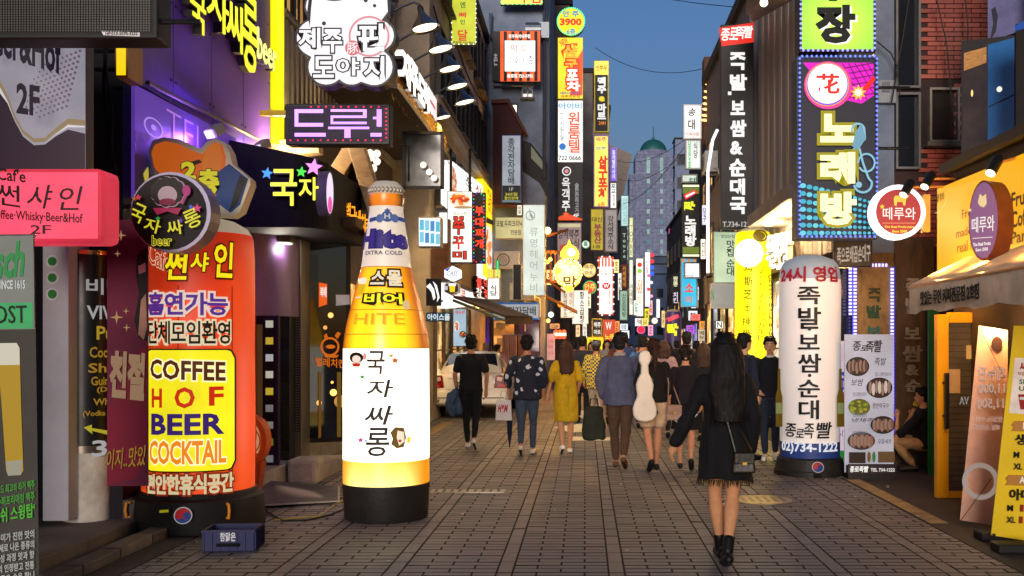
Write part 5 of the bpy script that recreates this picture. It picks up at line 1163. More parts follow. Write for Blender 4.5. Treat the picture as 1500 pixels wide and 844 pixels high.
food(b, 673, 292, 16, 11, '#e8ddc8', ('#e85a1a', '#f08a30', '#c83a10'), 1., 26); b.disc(679, 304, 14, '#c8a070', .7, ry=2)
for ch, y0, y1, c1, c2 in (('쭈', 318, 343, '#e03828', '#2a2a28'), ('꾸', 347, 366, '#e03828', '#2a2a28'), ('미', 368, 380, '#e03828', '#2a2a28')): b.text(ch, (664, y0, 680 if ch != '미' else 683, y1), c1, .9, .03, outline=(c2, .05, .2), rot=0)
b.text('맛있는집', (664, 311, 684, 316), '#b8b0a0', .9)
for x in (-.2, .2): MB().bar((x, .1, b.h), (x, .1, b.h + .9), .03).build('hanger', pm('#1c1c1e', .5), b.root)
b = quick('budae_jjigae_led_sign', 'black LED sign with red dot letters framed by blue and red bulbs', (692, 282, 711, 386), 21.6, '#140a10', (('부', (696, 302, 708, 316), '#ff3818', {'bold': .03, 'es': 1.8}), ('대', (696, 319, 708, 332), '#ff3818', {'bold': .03, 'es': 1.8}), ('찌', (696, 335, 708, 348), '#ff3818', {'bold': .03, 'es': 1.8}), ('개', (696, 351, 708, 364), '#ff3818', {'bold': .03, 'es': 1.8})), .2, .15, '#101012')
b.bulbs('', 1.8, .075, .013, .03, cols=['#4060ff', '#ff2040', '#30e0a0'])
b = Board('yellow_food_board', 'yellow backlit board with an oval dish, just behind the red LED sign', 'sign', leftw(-3.0), (704, 262, 726, 414)); b.poly([(707, 262), (726, 286), (726, 412), (707, 404)], '#f8d818', 1.3, 'panel', thick=.2)
food(b, 716, 362, 7, 32, '#f8f0e0', ('#f08040', '#e05a30', '#f8b070')); b.poly([(712, 318), (722, 324), (721, 330), (711, 326)], '#2a2018', .3); b.text('맛집', (713, 282, 722, 312), '#c83a20', .8, 0, vert=True)
# cass hexagons
def hexa(cx, cy_, r, ry): return [(cx + r * math.cos(PI / 3 * i + PI / 6), cy_ + ry * math.sin(PI / 3 * i + PI / 6)) for i in range(6)]
b = Board('white_hexagon_beer_sign', 'white hexagonal beer sign with blue script above the glass emblem', 'sign', front(20), (650, 390, 677, 412)); b.poly(hexa(663, 401, 14, 11.5), '#f4f6fa', 1.2, 'panel', thick=.15); b.poly([(652, 395), (661, 391), (655, 398)], '#2a4ac8', 1.); b.text('CASS', (655, 397, 671, 404), '#3a4ab8', .8, 0, shear=.3)
b = Board('grey_hexagon_beer_sign', 'grey outlined hexagonal sign with a yellow beer glass', 'sign', front(20), (650, 412, 674, 433)); b.poly(hexa(662, 422, 13, 11.5), '', m=pm('#b8b4c4', .4), name='frame', thick=.15); b.poly(hexa(662, 422, 10.5, 9.5), '#3c3848', .35); b.poly([(658, 418), (667, 418), (666, 428), (659, 428)], '#e8c820', 1.1); b.poly([(657, 415), (668, 415), (668, 419), (657, 419)], '#f4f0e8', 1.); b.poly([(651, 419), (656, 419), (656, 425), (651, 425)], '#c8c4d0', .9)
b = quick('white_box_sign', 'white boxy lantern sign under the yellow food board', (714, 407, 732, 439), 24, '#f4f2ea', (('식당', (718, 418, 728, 434), '#2a2a2a', {'vert': True}),), 1.3, .4, '#d8d0c0')
for i in range(4): MB().bar((-.12 + i * .08, .1, b.h), (-.12 + i * .08, .1, b.h + .2), .03).build('tube', em('#f0d060', 1.2), b.root)
b = Board('dark_red_letter_fascia', 'dark timber fascia with glowing red and white characters above the awning', 'sign', leftw(-2.8), (690, 405, 714, 436)); neon(b, '불', (692, 406, 700, 422), '#f02828', 1.4, depth=.1); neon(b, '막', (703, 410, 711, 424), '#f02828', 1.4, depth=.1); neon(b, '창', (692, 422, 700, 436), '#f8e8e0', 1.4, depth=.1); neon(b, '집', (703, 424, 711, 436), '#f02828', 1.4, depth=.1)
b = quick('green_neon_tube', 'short green neon tube standing between the yellow board and the hair salon sign', (727, 381, 731, 405), 27, '#30f080', (), 1.6, .06)
b = Board('white_neon_figure', 'white neon outline figure on the black board behind the bottle', 'sign', front(18), (624, 408, 646, 448)); b.case(.06, '#141418'); b.poly([(624, 420), (630, 415), (636, 424), (638, 436), (635, 440), (632, 428), (628, 423)], '#f4f4f8', 1.3); b.poly([(634, 412), (640, 418), (644, 436), (640, 443), (641, 434), (637, 420)], '#f4f4f8', 1.3)
b = quick('navy_shop_sign', 'navy shop sign with white letters over the glass front behind the bottle', (624, 458, 661, 471), 18.5, '#16485a', (('아이스을', (626, 459.5, 659, 469.5), '#e8f4f8'),), .8, .1)
b = quick('food_menu_poster', 'pale blue food poster with red heading beside the glass shop front', (663, 452, 684, 508), 19.5, '#a8c4d8', (('메뉴판', (667, 455, 681, 460), '#c83030'),), .85, .03); food(b, 669, 478, 4, 8); food(b, 678, 490, 5, 5, '#333'); b.bulbs
cu_ = thing('curtain', 'peach curtain panels hanging in the shop entrance behind the floral shirt man', 'curtain', P(751, 530, 31))
for x0, x1 in ((-.31, .12), (.16, .31)):
    mb = MB(); n = 26
    for i in range(n + 1): x = x0 + (x1 - x0) * i / n; y = .03 * math.sin(i * 1.5); mb.v += [(x, y * 1.4, 0), (x, y, .8)]
    mb.f = [(2 * i, 2 * i + 2, 2 * i + 3, 2 * i + 1) for i in range(n)]; mb.build('panel', pm('#d09a80', .8, 0, .2, 8), cu_, smooth=True)
MB().bar((-.34, 0, .81), (.34, 0, .81), .012).build('curtain_rod', metal(), cu_)
# glass partition by the shop
gp_ = thing('glass_shop_screen', 'framed glass screen with small notices in front of the shop behind the car', 'screen', (P(636, 0, 24.4).x, 24.4, 0))
x0 = P(610, 0, 24.4).x - gp_.location.x; x1 = P(662, 0, 24.4).x - gp_.location.x
MB().box(x0, x1, -.02, .02, 1.98, 2.04).box(x1 - .05, x1, -.02, .02, 0, 1.98).box(x0, x1, -.02, .02, .9, .95).build('frame', metal('#a09888', .4), gp_); MB().box(x0, x1 - .051, .0, .008, .951, 1.979).build('pane', pm('#4a4038', .1, 0, .2, 3), gp_); MB().box(x0, x1 - .051, .0, .012, .05, .899).build('lower_panel', pm('#142a22', .5, 0, .3, 10), gp_)
MB().box(x1 - .42, x1 - .28, -.015, -.001, 1.35, 1.5).build('neon_number', em('#ff5a18', 1.5), gp_)
# awning over the pub
aw = thing('dark_folding_awning', 'dark brown folding awning over the pub entrance behind the car', 'awning', P(715, 445, 24))
A = [P(664, 433, 21) , P(712, 438, 27), P(780, 464, 26), P(740, 462, 20.5)]
A = [a_ - aw.location for a_ in A]; nrm = Vector((0, 0, -.05))
MB().add(A + [a_ + nrm for a_ in A], [(0, 3, 2, 1), (4, 5, 6, 7), (0, 1, 5, 4), (1, 2, 6, 5), (2, 3, 7, 6), (3, 0, 4, 7)]).build('fabric', pm('#3a2c28', .8, 0, .25, 6, .4, 20), aw)
MB().add([A[3], A[2], A[2] + Vector((0, 0, -.18)), A[3] + Vector((0, 0, -.18))], [(0, 1, 2, 3)]).build('valance', pm('#463632', .8), aw); MB().bar(A[0] + Vector((0, 0, -.1)), A[3] + Vector((0, 0, -.1)), .03).bar(A[1] + Vector((0, 0, -.1)), A[2] + Vector((0, 0, -.1)), .03).build('folding_arm', metal('#5a6a68'), aw)
st_ = thing('awning_lights', 'three small warm bulbs glowing under the dark awning', 'lamp', P(690, 448, 24))
for px, py in ((665, 442), (693, 445), (700, 449)): MB().ball(P(px, py, 24) - st_.location, .05).build('bulb', em('#ffd060', 5.), st_)
W = '#f4f4ee'
SG = [
 # name, label, rect, Y, face, texts, es, case
 ('vape_shop_sign', 'white blue edged sign reading electronic cigarettes over the pub front', (722, 443, 790, 469), 31.5, '#b8bcc0', (('전자담배', (744, 449, 785, 462), '#20242c'),), .75, '#1f6aa8'),
 ('scalp_clinic_sign', 'cream sign with dark Korean letters left of the tall hair salon sign', (725, 318, 767, 350), 31.8, '#d8cc90', (('모발,두피크리닉', (727, 323, 765, 333), '#2a2a1c'), ('전문점', (748, 337, 763, 344), '#4a4a38')), .85, '#8a8468'),
 ('hair_salon_sign', 'tall white hair salon sign with thin grey letters', (766, 300, 798, 433), 30.8, '#dfe8dc', (('류영헤어누비', (776, 334, 788, 428), '#8a928a', {'vert': True, 'bold': -.01, 'lgap': 1.15}),), 1.0, '#d8d8d0'),
 ('jonggak_vape_sign', 'tall white and blue electronic cigarette sign over a dark footer', (735, 198, 763, 296), 31.0, '#b4bcc8', (('종각전자담배', (744, 203, 754, 270), '#202630', {'vert': True}),), .7, '#2a6ab0'),
 ('dark_narrow_sign', 'unlit narrow black sign with a pale frame left of the hair salon sign', (751, 387, 764, 440), 31.2, '#1c1c1c', (), .3, '#a8a488'),
 ('round_anju_sign', None, None, 0, 0, 0, 0, 0),
 ('oneroomtel_sign', 'white sign with large red letters below the yellow pub sign', (817, 147, 854, 238), 37.5, W, (('아이비', (818, 151, 852, 160), '#2a9ad0'), ('원룸텔', (832, 164, 850, 224), '#e85a30', {'vert': True}), ('고시원실', (820, 166, 826, 206), '#90a0a8', {'vert': True}), ('722 0666', (818, 228, 851, 235), '#303840')), 1.35, '#d8dcd8'),
 ('black_guest_pub_sign', 'black sign with white letters and a red footer below the white sign', (817, 238, 854, 323), 37.4, '#131316', (('윽객주', (823, 260, 835, 310), '#e8e8e8', {'vert': True}), ('술한잔하고가', (842, 268, 848, 312), '#9a9aa0', {'vert': True}), ('4F', (839, 313, 848, 319), '#e8e8e8')), .5, '#0c0c0e'),
 ('gangseo_beer_sign', 'grey pink sign with brush lettering above the glowing gourd', (816, 326, 852, 404), 37.3, '#a89090', (('강서맥주', (818, 336, 848, 350), '#241c1c', {'shear': .2}), ('소식', (832, 350, 848, 364), '#241c1c')), .7, '#5a4a4a'),
 ('beer_e_mart_sign', 'black sign edged in yellow lettered beer mart, projecting highest on the far left', (870, 89, 892, 194), 48, '#121214', (('맥주', (875, 113, 888, 137), '#f4f4f0', {'vert': True, 'bold': .05}), ('e', (877, 141, 886, 149), '#f0d820', {'bold': .06}), ('마트', (875, 152, 888, 175), '#f4f4f0', {'vert': True, 'bold': .05}), ('24H', (877, 178, 887, 183), '#f08020')), .6, '#f0d020'),
 ('samgyupsal_vertical_sign', 'yellow sign with red letters hanging under the black beer mart sign', (869, 198, 892, 304), 47, '#f8e860', (('맥주', (873, 201, 888, 208), '#c84a6a'), ('안주', (873, 215, 888, 220), '#3a8ac8'), ('삼구포차', (876, 228, 890, 292), '#e03820', {'vert': True, 'bold': .06}), ('6층', (876, 296, 886, 303), '#e06030')), 1.3, '#c090d0'),
 ('violet_edge_sign', 'slim violet and white vertical sign right of the yellow one', (894, 216, 904, 266), 58, '#7a5ae0', (('휴게텔마사지', (896.5, 220, 901.5, 262), W, {'vert': True}),), 1.2, '#c8b8f0'),
 ('slim_white_sign', 'slim white vertical sign under the violet one', (893, 267, 904, 306), 57, W, (('포교', (895, 270, 902, 283), '#202020', {'vert': True}), ('한의원', (897, 285, 901, 302), '#707070', {'vert': True})), 1.3, '#888'),
 ('daesin_realty_sign', 'yellow realty sign with dark letters beside the brush lettered sign', (864, 305, 885, 368), 45, '#c8b030', (('대신', (867, 318, 882, 325), '#3a2c18'), ('부동산', (870, 328, 881, 357), '#8a3a3a', {'vert': True, 'bold': .04}), ('1층', (869, 359, 880, 364), '#3a2c18')), .85, '#5a4a2a'),
 ('brush_letter_sign', 'grey sign with black brush letters right of the yellow realty sign', (885, 306, 905, 370), 44.8, '#a89c98', (('강서역주소식', (890, 316, 899, 366), '#201818', {'vert': True}),), .75, '#5a4a4a'),
 ('makgeolli_white_sign', 'white hanging sign with vertical black letters and a slanting top below the gourd', (838, 425, 862, 475), 36.5, '#f4eedc', (('황소곱창', (849, 427, 856, 473), '#1c1a18', {'vert': True, 'bold': .02}),), 1.3, '#c8bca0'),
 ('makgeolli_menu_sign', 'cream menu sign with rusty letters joined to the white hanging sign', (821, 420, 841, 466), 36.3, '#f0e4cc', (('보쌈장소', (825, 430, 831, 464), '#8a4a3a', {'vert': True}), ('먹어요', (834, 428, 839, 458), '#c86a5a', {'vert': True})), 1.15, '#c8bca0'),
 ('beer_mart_board', 'yellow edged black board lettered beer mart at street level', (867, 467, 882, 493), 35.5, '#141410', (('맥주', (870, 472, 880, 480), W), ('마트', (870, 483, 880, 490), W)), .6, '#f0d820'),
 ('orange_w_board', 'orange street board with a large white W', (883, 468, 901, 500), 35, '#c8441c', (('W', (887, 472, 896, 483), W), ('노래', (886, 489, 899, 498), '#f8e840')), 1., '#a83a1a'),
 ('red_white_tteok_sign', 'tall white sign striped red and white along its edges with a red W emblem', (876, 376, 899, 462), 43, '#fdf8f4', (('떡볶이', (880, 399, 894, 404), '#e86a50'), ('국물떡볶이', (891, 416, 895, 456), '#f0a090', {'vert': True})), 1.5, '#e84a1c'),
 ('teal_narrow_sign', 'teal white narrow sign high over the far left shops', (909, 286, 921, 332), 66, '#c8ecec', (('안과의원', (912, 290, 919, 328), '#8ac0c0', {'vert': True}),), 1.0, '#80a0a0'),
 ('tour_green_sign', 'pale green vertical sign lettered TOURE far down the left side', (921, 318, 928, 378), 72, '#e4ecb8', (('TOURE', (922, 330, 927, 374), '#a89048', {'vert': True}),), 1.15, '#a8b080'),
 ('dark_green_sign', 'dark green vertical sign with a pale script', (909, 334, 919, 384), 65, '#183028', (('Toure', (912, 342, 917, 378), '#a8b8a8', {'vert': True}),), .5, '#20302a'),
 ('maroon_sign', 'maroon vertical sign with a golden script', (908, 386, 920, 424), 62, '#6a1c20', (('카페베네', (912, 390, 917, 420), '#c8902a', {'vert': True}),), .65, '#3a1414'),
 ('green_white_gradient_sign', 'pale green sign with dark letters under the maroon sign', (907, 425, 920, 470), 61, '#a8c8b0', (('신당감자탕', (911, 430, 917, 464), '#2c4a3c', {'vert': True}),), .9, '#607060'),
 ('ivory_strip_sign', 'narrow ivory vertical strip sign lettered in gold', (921, 380, 928, 462), 71, '#f4f4dc', (('면세점', (922.5, 416, 926.5, 446), '#8a7a50', {'vert': True}),), 1.3, '#a0a080'),
 ('fruit_vertical_sign', 'white vertical sign topped by a red fruit, orange strokes below', (931, 378, 943, 464), 74, '#fcf8ec', (('김밥', (933, 410, 941, 430), '#f08a28', {'vert': True}), ('천국', (934, 434, 939, 446), '#f0a040', {'vert': True})), 1.5, '#c8c0a0'),
 ('bright_white_far_sign', 'bright white sign high at the far end with pink strokes', (944, 369, 953, 450), 82, '#fcfcff', (('신발', (946, 380, 950, 400), '#f06a80', {'vert': True}), ('가게', (946, 410, 950, 430), '#6a80d0', {'vert': True})), 1.6, '#a8a8c0'),
 ('white_strip_far_sign', 'plain white glowing strip low at the far end of the street', (961, 438, 967, 466), 120, '#ffffff', (), 1.4, '#ccc'),
 ('yellow_far_sign', 'small yellow sign in front of the slate blue block', (985, 347, 990, 371), 90, '#f8d818', (('노래', (986, 350, 989, 368), '#e0a010', {'vert': True}),), 1.2, '#666'),
 ('red_blue_far_sign', 'small red and blue sign above the small yellow sign', (979, 334, 990, 343), 92, '#e84050', (), 1.1, '#3048d0'),
 ('song_dae_sign', 'white vertical sign with brush letters beside the downlights at upper right', (1001, 153, 1028, 204), 46, W, (('송', (1008, 159, 1019, 170), '#202020', {'shear': .2}), ('대', (1008, 175, 1018, 190), '#202020'), ('식육식당', (1004, 194, 1024, 199), '#c86a5a')), 1.2, '#d8d8d8'),
 ('sikdang_sign', 'white and green vertical sign directly under the brush letter sign', (1004, 205, 1027, 248), 46, '#eef4ec', (('식당', (1016, 208, 1022, 232), '#404850', {'vert': True}), ('남원골', (1008, 206, 1012, 246), '#30b040', {'vert': True})), 1.05, '#b8c0b8'),
 ('te_green_letter_sign', 'pale sign with one green letter above the black karaoke sign', (998, 255, 1022, 268), 40, '#dce8dc', (('테', (1010, 260, 1021, 268), '#20603a'),), .95, '#8a948a'),
 ('luck_karaoke_sign', 'tall black karaoke sign with green bands and a red and yellow top letter', (999, 269, 1025, 378), 38, '#121210', (('락', (1002, 295, 1018, 314), '#e8f030', {'bold': .07}), ('노래방', (1003, 316, 1020, 361), W, {'vert': True, 'bold': .05})), .6, '#1a1c14'),
 ('sky_blue_clothes_sign', 'sky blue and orange lightbox sign under the black karaoke sign', (997, 378, 1022, 450), 42, '#38c0e8', (('소', (1003, 415, 1016, 428), '#f0502a', {'bold': .04}), ('리', (1004, 434, 1014, 444), '#f0702a')), 1.15, '#a8d8e8'),
 ('white_square_far_sign', 'white square lightbox with tiny letters overlapping the sky blue sign', (1002, 384, 1026, 408), 41, '#f8faff', (('사진관', (1004, 402, 1016, 406), '#606870'),), 1.3, '#c0c4c8'),
 ('dotted_vertical_sign', 'vertical sign of white and yellow round letters far right', (985, 402, 994, 448), 70, '#141418', (('짬뽕', (986, 405, 993, 420), '#f0f0c0', {'vert': True}), ('치킨', (986, 428, 993, 444), '#f0e0f8', {'vert': True})), .6, '#222'),
 ('cream_lower_right_sign', 'cream sign cabinet with a brown side standing off the right shops', (1032, 405, 1046, 452), 31, '#9a7a48', (), .5, '#6a5430'),
 ('green_white_right_sign', 'pale green and white lightbox with brush letters left of the yellow column', (1045, 339, 1082, 415), 22.6, '#c8dcb8', (('맛집', (1064, 352, 1076, 376), '#2a3a2a', {'vert': True}), ('순대', (1064, 380, 1076, 404), '#2a3a2a', {'vert': True}), ('맛있는집', (1056, 344, 1076, 349), '#5a6a5a')), .95, '#8a9a80'),
 ('white_cube_right_sign', 'white cube lightbox with a green letter edge below the pale green lightbox', (1041, 415, 1076, 452), 22.4, '#b8b4ac', (('N', (1042, 424, 1046, 440), '#2a8a3a'),), .6, '#c0bcb0'),
]
for nm, lb, rect, Y, face, tx, es, case in SG:
    if lb is None: continue
    b = quick(nm, lb, rect, Y, face, tx, es, .2 if Y < 50 else .35, case, inset=.02 if Y < 40 else .06)
    if nm == 'vape_shop_sign': b.face('#2a6ab0', .7, b=(724, 443.5, 788, 446)); b.face('#2a6ab0', .7, b=(724, 466, 788, 468.5))
    if nm == 'jonggak_vape_sign': b.face('', b=(736, 272, 762, 294), m=pm('#1c1e22', .5)); b.text('1F', (746, 275, 752, 280), '#c8c8c8', .6); b.text('365일', (740, 282, 758, 287), '#d8cc40', .7); b.text('할인판매', (739, 288, 759, 293), '#d8cc40', .7)
    if nm == 'hair_salon_sign': b.ringp(777, 316, 6, 7, '#8a928a', .5); b.poly([(775, 305), (778, 312), (782, 318), (780, 322), (776, 316)], '#a8b0a8', .8)
    if nm == 'oneroomtel_sign': b.disc(824, 215, 5, '#2a78c8', 1.)
    if nm == 'black_guest_pub_sign': b.ringp(830, 251, 5, 6.6, '#f0f0f0', 1.); b.disc(830, 251, 3, '#e08a8a', 1.); b.poly([(818, 323), (818, 318), (830, 313), (853, 321), (853, 323)], '#e84a18', 1.); b.star(829, 314, 5, '#f06030', 1.)
    if nm == 'gangseo_beer_sign': b.face('#d8d0a0', .8, b=(818, 328, 850, 333)); b.poly([(820, 360), (832, 356), (830, 372), (820, 376)], '#c84a3a', .7)
    if nm == 'beer_e_mart_sign': b.face('#f8e860', 1.2, b=(871, 90, 891, 110)); b.text('안주무', (873, 96, 889, 104), '#b86a2a', .8)
    if nm == 'red_white_tteok_sign':
        for i in range(5): b.face('#e84a1c', 1.1, b=(877 + i * 4.6, 377, 879.5 + i * 4.6, 391))
        b.disc(888, 419, 6, '#d02828', 1., ry=5); b.text('W', (884, 416, 892, 422), W, 1.3); b.bulbs('#fff0e0', 1.6, .3, .04)
    if nm == 'fruit_vertical_sign': b.disc(937, 388, 3.5, '#e83020', 1.2); b.disc(937, 397, 3.5, '#90c840', 1.2)
    if nm == 'luck_karaoke_sign':
        b.face('#f4f0c8', 1.3, b=(1000, 271, 1024, 274)); b.face('#7a9030', .7, b=(1000, 275, 1024, 284)); b.face('#7a9030', .7, b=(1000, 362, 1024, 372)); b.face('#f4f0c8', 1.3, b=(1000, 373, 1024, 376)); b.poly([(1001, 286), (1018, 278), (1021, 283), (1004, 293)], '#f02830', 1.3); b.poly([(1004, 287), (1017, 281), (1018, 283), (1005, 290)], '#fff0f0', 1.4)
    if nm == 'sky_blue_clothes_sign':
        for i in range(3): b.poly([(1000 + i * 8, 380), (1004 + i * 8, 380), (1002 + i * 8, 384), (998 + i * 8, 384)], '#f08a40', 1.)
    if nm == 'bright_white_far_sign':
        for i, (cc) in enumerate(('#f03040', '#f03040', '#3060f0', '#3060f0')): b.disc(955, 374 + i * 9, 3.2, cc, 1.4)
        for i in range(4): b.disc(950 + (i % 2) * 4, 404 + i * 10, 2.4, ['#f06080', '#e0e0ff', '#e83030', '#f8a0c0'][i], 1.3)
# round and shaped signs
b = Board('round_anju_price_sign', 'round yellow sign with the price 3900 ringed by green bulbs', 'sign', front(37.5), (816, 11, 857, 53)); b.disc(836, 32, 21, '', m=pm('#787018', .5), thick=.25, name='case'); b.disc(836, 32, 19.5, '#f0e820', 1.15, name='face')
b.text('안 주', (824, 16, 848, 25), '#2a8ad0', 1., .03); b.text('3900', (820, 27, 852, 38), '#e84020', 1., .05); b.text('6층', (830, 42, 843, 51), '#2a9ad0', 1., .03)
mb = MB()
for i in range(40):
    a = 2 * PI * i / 40; mb.ball((b.w / 2 * .97 * math.cos(a), -.05, b.h / 2 + b.w / 2 * .97 * math.sin(a)), .03, 6, 4)
mb.build('bulb_string', em('#60ffb0', 1.6, False), b.root, kind='stuff')
b = quick('samgu_pub_sign', 'yellow and orange pub sign with slanting white and red letters under the round price sign', (817, 55, 854, 145), 37.6, '#f8e030', (), 1.2, .2, '#e8d840')
b.poly([(854, 72), (838, 100), (835, 140), (853, 140)], '#e85a20', 1.1); b.text('NEW', (820, 57, 832, 66), '#e85a28', 1., .03, rot=30)
for ch, bx, c1, c2 in (('삼', (825, 66, 846, 85), '#f8a828', '#e83a18'), ('구', (828, 87, 846, 101), '#f8a828', '#e83a18'), ('포', (830, 102, 847, 119), '#fff8f0', '#e83a18'), ('차', (830, 120, 850, 134), '#fff8f0', '#e83a18')): b.text(ch, bx, c1, 1.3, .05, outline=(c2, .12, 1.))
b.text('서울에서가장맛있는집', (820, 135, 850, 139), '#2a50c0', .8); b.text('안주전문점', (822, 140, 849, 144), '#c83020', .8)
b = quick('striped_persimmon_sign', 'square sign with orange and black stripes around a white panel of Korean script', (732, 45, 792, 120), 32.2, '#ee5a1e', (), 1.1, .2, '#1a1a1c')
for i in range(5): b.face('', b=(738 + i * 11.2, 46.5, 742.5 + i * 11.2, 119), m=pm('#151214', .5))
b.face('#fdfdfb', 1.35, b=(739.5, 60, 784, 105)); b.text('떡·꼬', (749, 66, 771, 77), '#e06a58', 1., .0); b.text('유', (743, 84, 751, 96), '#1a1a1a', .2, -.01); b.text('회', (753, 84, 762, 95), '#1a1a1a', .2, -.01); b.text('지', (764, 85, 771, 95), '#1a1a1a', .2, -.01); b.text('촌', (773, 82, 781, 94), '#1a1a1a', .2, -.01)
b.text('정우옥이네주점', (745, 51, 777, 57), '#fff4e8', 1.2, .04); b.text('종로점 723-3792', (743, 109, 781, 115), '#fff4e8', 1.2, .04)
b = quick('dark_side_board', 'black board with faint chalk letters left of the striped sign', (721, 46, 732, 119), 32.6, '#17171b', (('촌', (723, 78, 729, 96), '#8a8a90'),), .4, .1)
b = Board('gourd_pub_sign', 'glowing golden gourd shaped pub sign with dark letters, pointed top', 'sign', front(33.5), (812, 350, 853, 428))
b.t = .008
b.poly([(834, 350), (837, 358), (844, 363), (848, 370), (848, 377), (844, 383), (852, 390), (853, 402), (849, 414), (841, 421), (838, 427), (829, 427), (825, 420), (817, 415), (812, 403), (812, 391), (818, 382), (826, 378), (821, 376), (821, 369), (826, 362), (831, 358)], '#ffcc40', 1.5, 'gourd', thick=.25); lamp_light(b.root, (0, -.5, .9), 90, '#ffb850'); lamp_light(b.root, (.2, -1.0, -.8), 60, '#ffa040')  # two added point lights strengthen the orange glow around the gourd
b.disc(832, 398, 17, '#fff0a8', 1.3, ry=17); b.text('주', (826, 379, 844, 393), '#4a2408', .3, .03); b.text('막', (825, 404, 845, 421), '#4a2408', .3, .03); b.disc(818, 397, 4.5, '#f8c040', 1.1); b.disc(837, 370, 6, '#ffffe8', 1.6)
mb = MB()
for i in range(24): a = 2 * PI * i / 24; u, z = b.L(832 + 20.5 * math.cos(a), 399 + 19 * math.sin(a)); mb.ball((u, -.12, z), .035, 6, 4)
mb.build('bulb_string', em('#fff8d0', 2., False), b.root, kind='stuff')
def round_s(nm, lb, cx, cy_, r, Y, face, es, ring, texts): 
    b = Board(nm, lb, 'sign', front(Y), (cx - r, cy_ - r, cx + r, cy_ + r)); b.disc(cx, cy_, r, '', m=em(ring, 1.), thick=.2, name='case'); b.disc(cx, cy_, r * .86, face, es, name='face')
    for t_ in texts: b.text(t_[0], t_[1], t_[2], 1., .03)
    return b
round_s('round_yellow_pub_sign', 'round pale yellow pub sign right of the glowing gourd', 863, 396, 10, 38, '#f0e0a0', 1.2, '#f8d060', (('맥주', (856, 388, 870, 395), '#a87818'), ('마트', (857, 397, 869, 403), '#a87818')))
round_s('round_green_red_sign', 'round green and red sign below the round yellow one', 864, 421, 10, 38.2, '#e84a28', 1.2, '#28c870', (('안주', (856, 415, 872, 426), '#f8e060'),))
round_s('small_green_round_sign', 'small round green and white logo sign above the round yellow sign', 858, 358, 6, 39, '#f0f8f0', 1., '#18884a', (('톡', (855, 354, 861, 362), '#18884a'),))
round_s('round_cream_far_sign', 'small round cream sign over the distant crowd', 959, 470, 5, 60, '#fff4d8', 1.4, '#a86a30', ())
round_s('pink_red_far_sign', 'pink lightbox shape with a red heart, far end over the crowd', 939, 483, 6, 58, '#f02040', 1.2, '#f880c0', ())
ol = thing('orange_paper_lantern', 'round orange paper lantern glowing left of the menu signs', 'lantern', P(821, 446, 34)); MB().ball((0, 0, 0), .1, 14, 9).build('shade', em('#ff9020', 1.8), ol, smooth=True); MB().bar((0, 0, .09), (0, 0, .3), .008).build('cord', pm('#111', .6) if False else pm('#141414', .6), ol)
# strings of small lanterns and lamps along the far left shops
def lamp(nm, lb, px, py, Y, r, col, s, grp=None):
    t = thing(nm, lb, 'lamp', P(px, py, Y), 0, grp); MB().ball((0, 0, 0), r, 12, 8).build('bulb', em(col, s), t, smooth=True); MB().bar((0, 0, r), (0, 0, r + .25), .012).build('cord', pm('#141414', .6), t); return t
lamp('globe_light', 'bright round warm light left of the gangseo beer sign', 802, 338, 34, .12, '#ffe090', 5.)
lamp('globe_light', 'greenish white round light under the wooden eaves', 807, 461, 33, .09, '#d8ffe0', 3.)
for i, (px, py, s) in enumerate(((802, 384, 1.5), (803, 470, 2.), (806, 380, 2.))): lamp('globe_light', ['small warm light by the wooden balcony', 'warm light beside the cafe plank sign', 'small warm lantern at the balcony rail'][i], px, py, 33.5, .07, '#ffc060', s * 1.5)
for i in range(3): 
    t = thing('red_lantern', ['left', 'middle', 'right'][i] + ' red and white paper lantern of the three by the pub door', 'lantern', P(814 + i * 6.0, 490, 33.2), 0, 'red paper lanterns'); MB().lathe([(.03, -.15), (.07, -.12), (.075, 0), (.07, .12), (.03, .15)], 12).build('shade', em('#f8603a', 1.3), t, smooth=True); MB().lathe([(.078, -.05), (.078, .05)], 12).build('band', em('#fff0e0', 1.3), t)
bc = thing('timber_balcony', 'orange timber balcony rails under a tiled eave between the hair salon sign and the gourd', 'balcony', P(806, 420, 34))
O_ = bc.location.copy(); mb = MB()
for i in range(7): mb.box(-.5 + i * .16, -.44 + i * .16, -.02, .02, .2, 1.1)
mb.build('rail_posts', pm('#a8642a', .6), bc, kind='stuff'); MB().box(-.55, .6, -.03, .03, 1.1, 1.2).box(-.55, .6, -.03, .03, .12, .2).build('rails', pm('#8a5020', .6), bc, kind='stuff')
MB().add([(-.7, 0, -.1), (.9, -.4, -.9), (.9, .6, -.9), (-.7, .9, -.1), (-.7, 0, 0), (.9, -.4, -.8), (.9, .6, -.8), (-.7, .9, 0)], [(0, 1, 2, 3), (4, 7, 6, 5), (0, 4, 5, 1), (1, 5, 6, 2), (2, 6, 7, 3), (3, 7, 4, 0)]).build('eave', pm('#4a3424', .7), bc)
MB().bar((-.5, .1, .5), (.5, .1, -.2), .04).bar((-.5, .1, 1.6), (.6, .1, 1.9), .05).build('brace', pm('#6a3c1c', .6), bc)
tb_ = quick('pink_price_placard', 'pink standing placard with small red print near the yellow dressed woman', (801, 489, 813, 528), 33, '#e0a8a0', (('삼겹살', (803, 497, 811, 502), '#c84a4a'), ('할인', (804, 506, 810, 510), '#c83030'), ('안내문', (803, 515, 811, 520), '#c86a6a')), .8, .05, '#c89a90')
quick('cafe_plank_sign', 'wooden plank sign lettered Cafe beside the lanterns', (805, 474, 820, 482), 33.4, '#c8a070', (('Cafe', (808, 475.5, 818, 480.5), '#3a2410', {'shear': .2}),), .8, .06, '#6a4828')
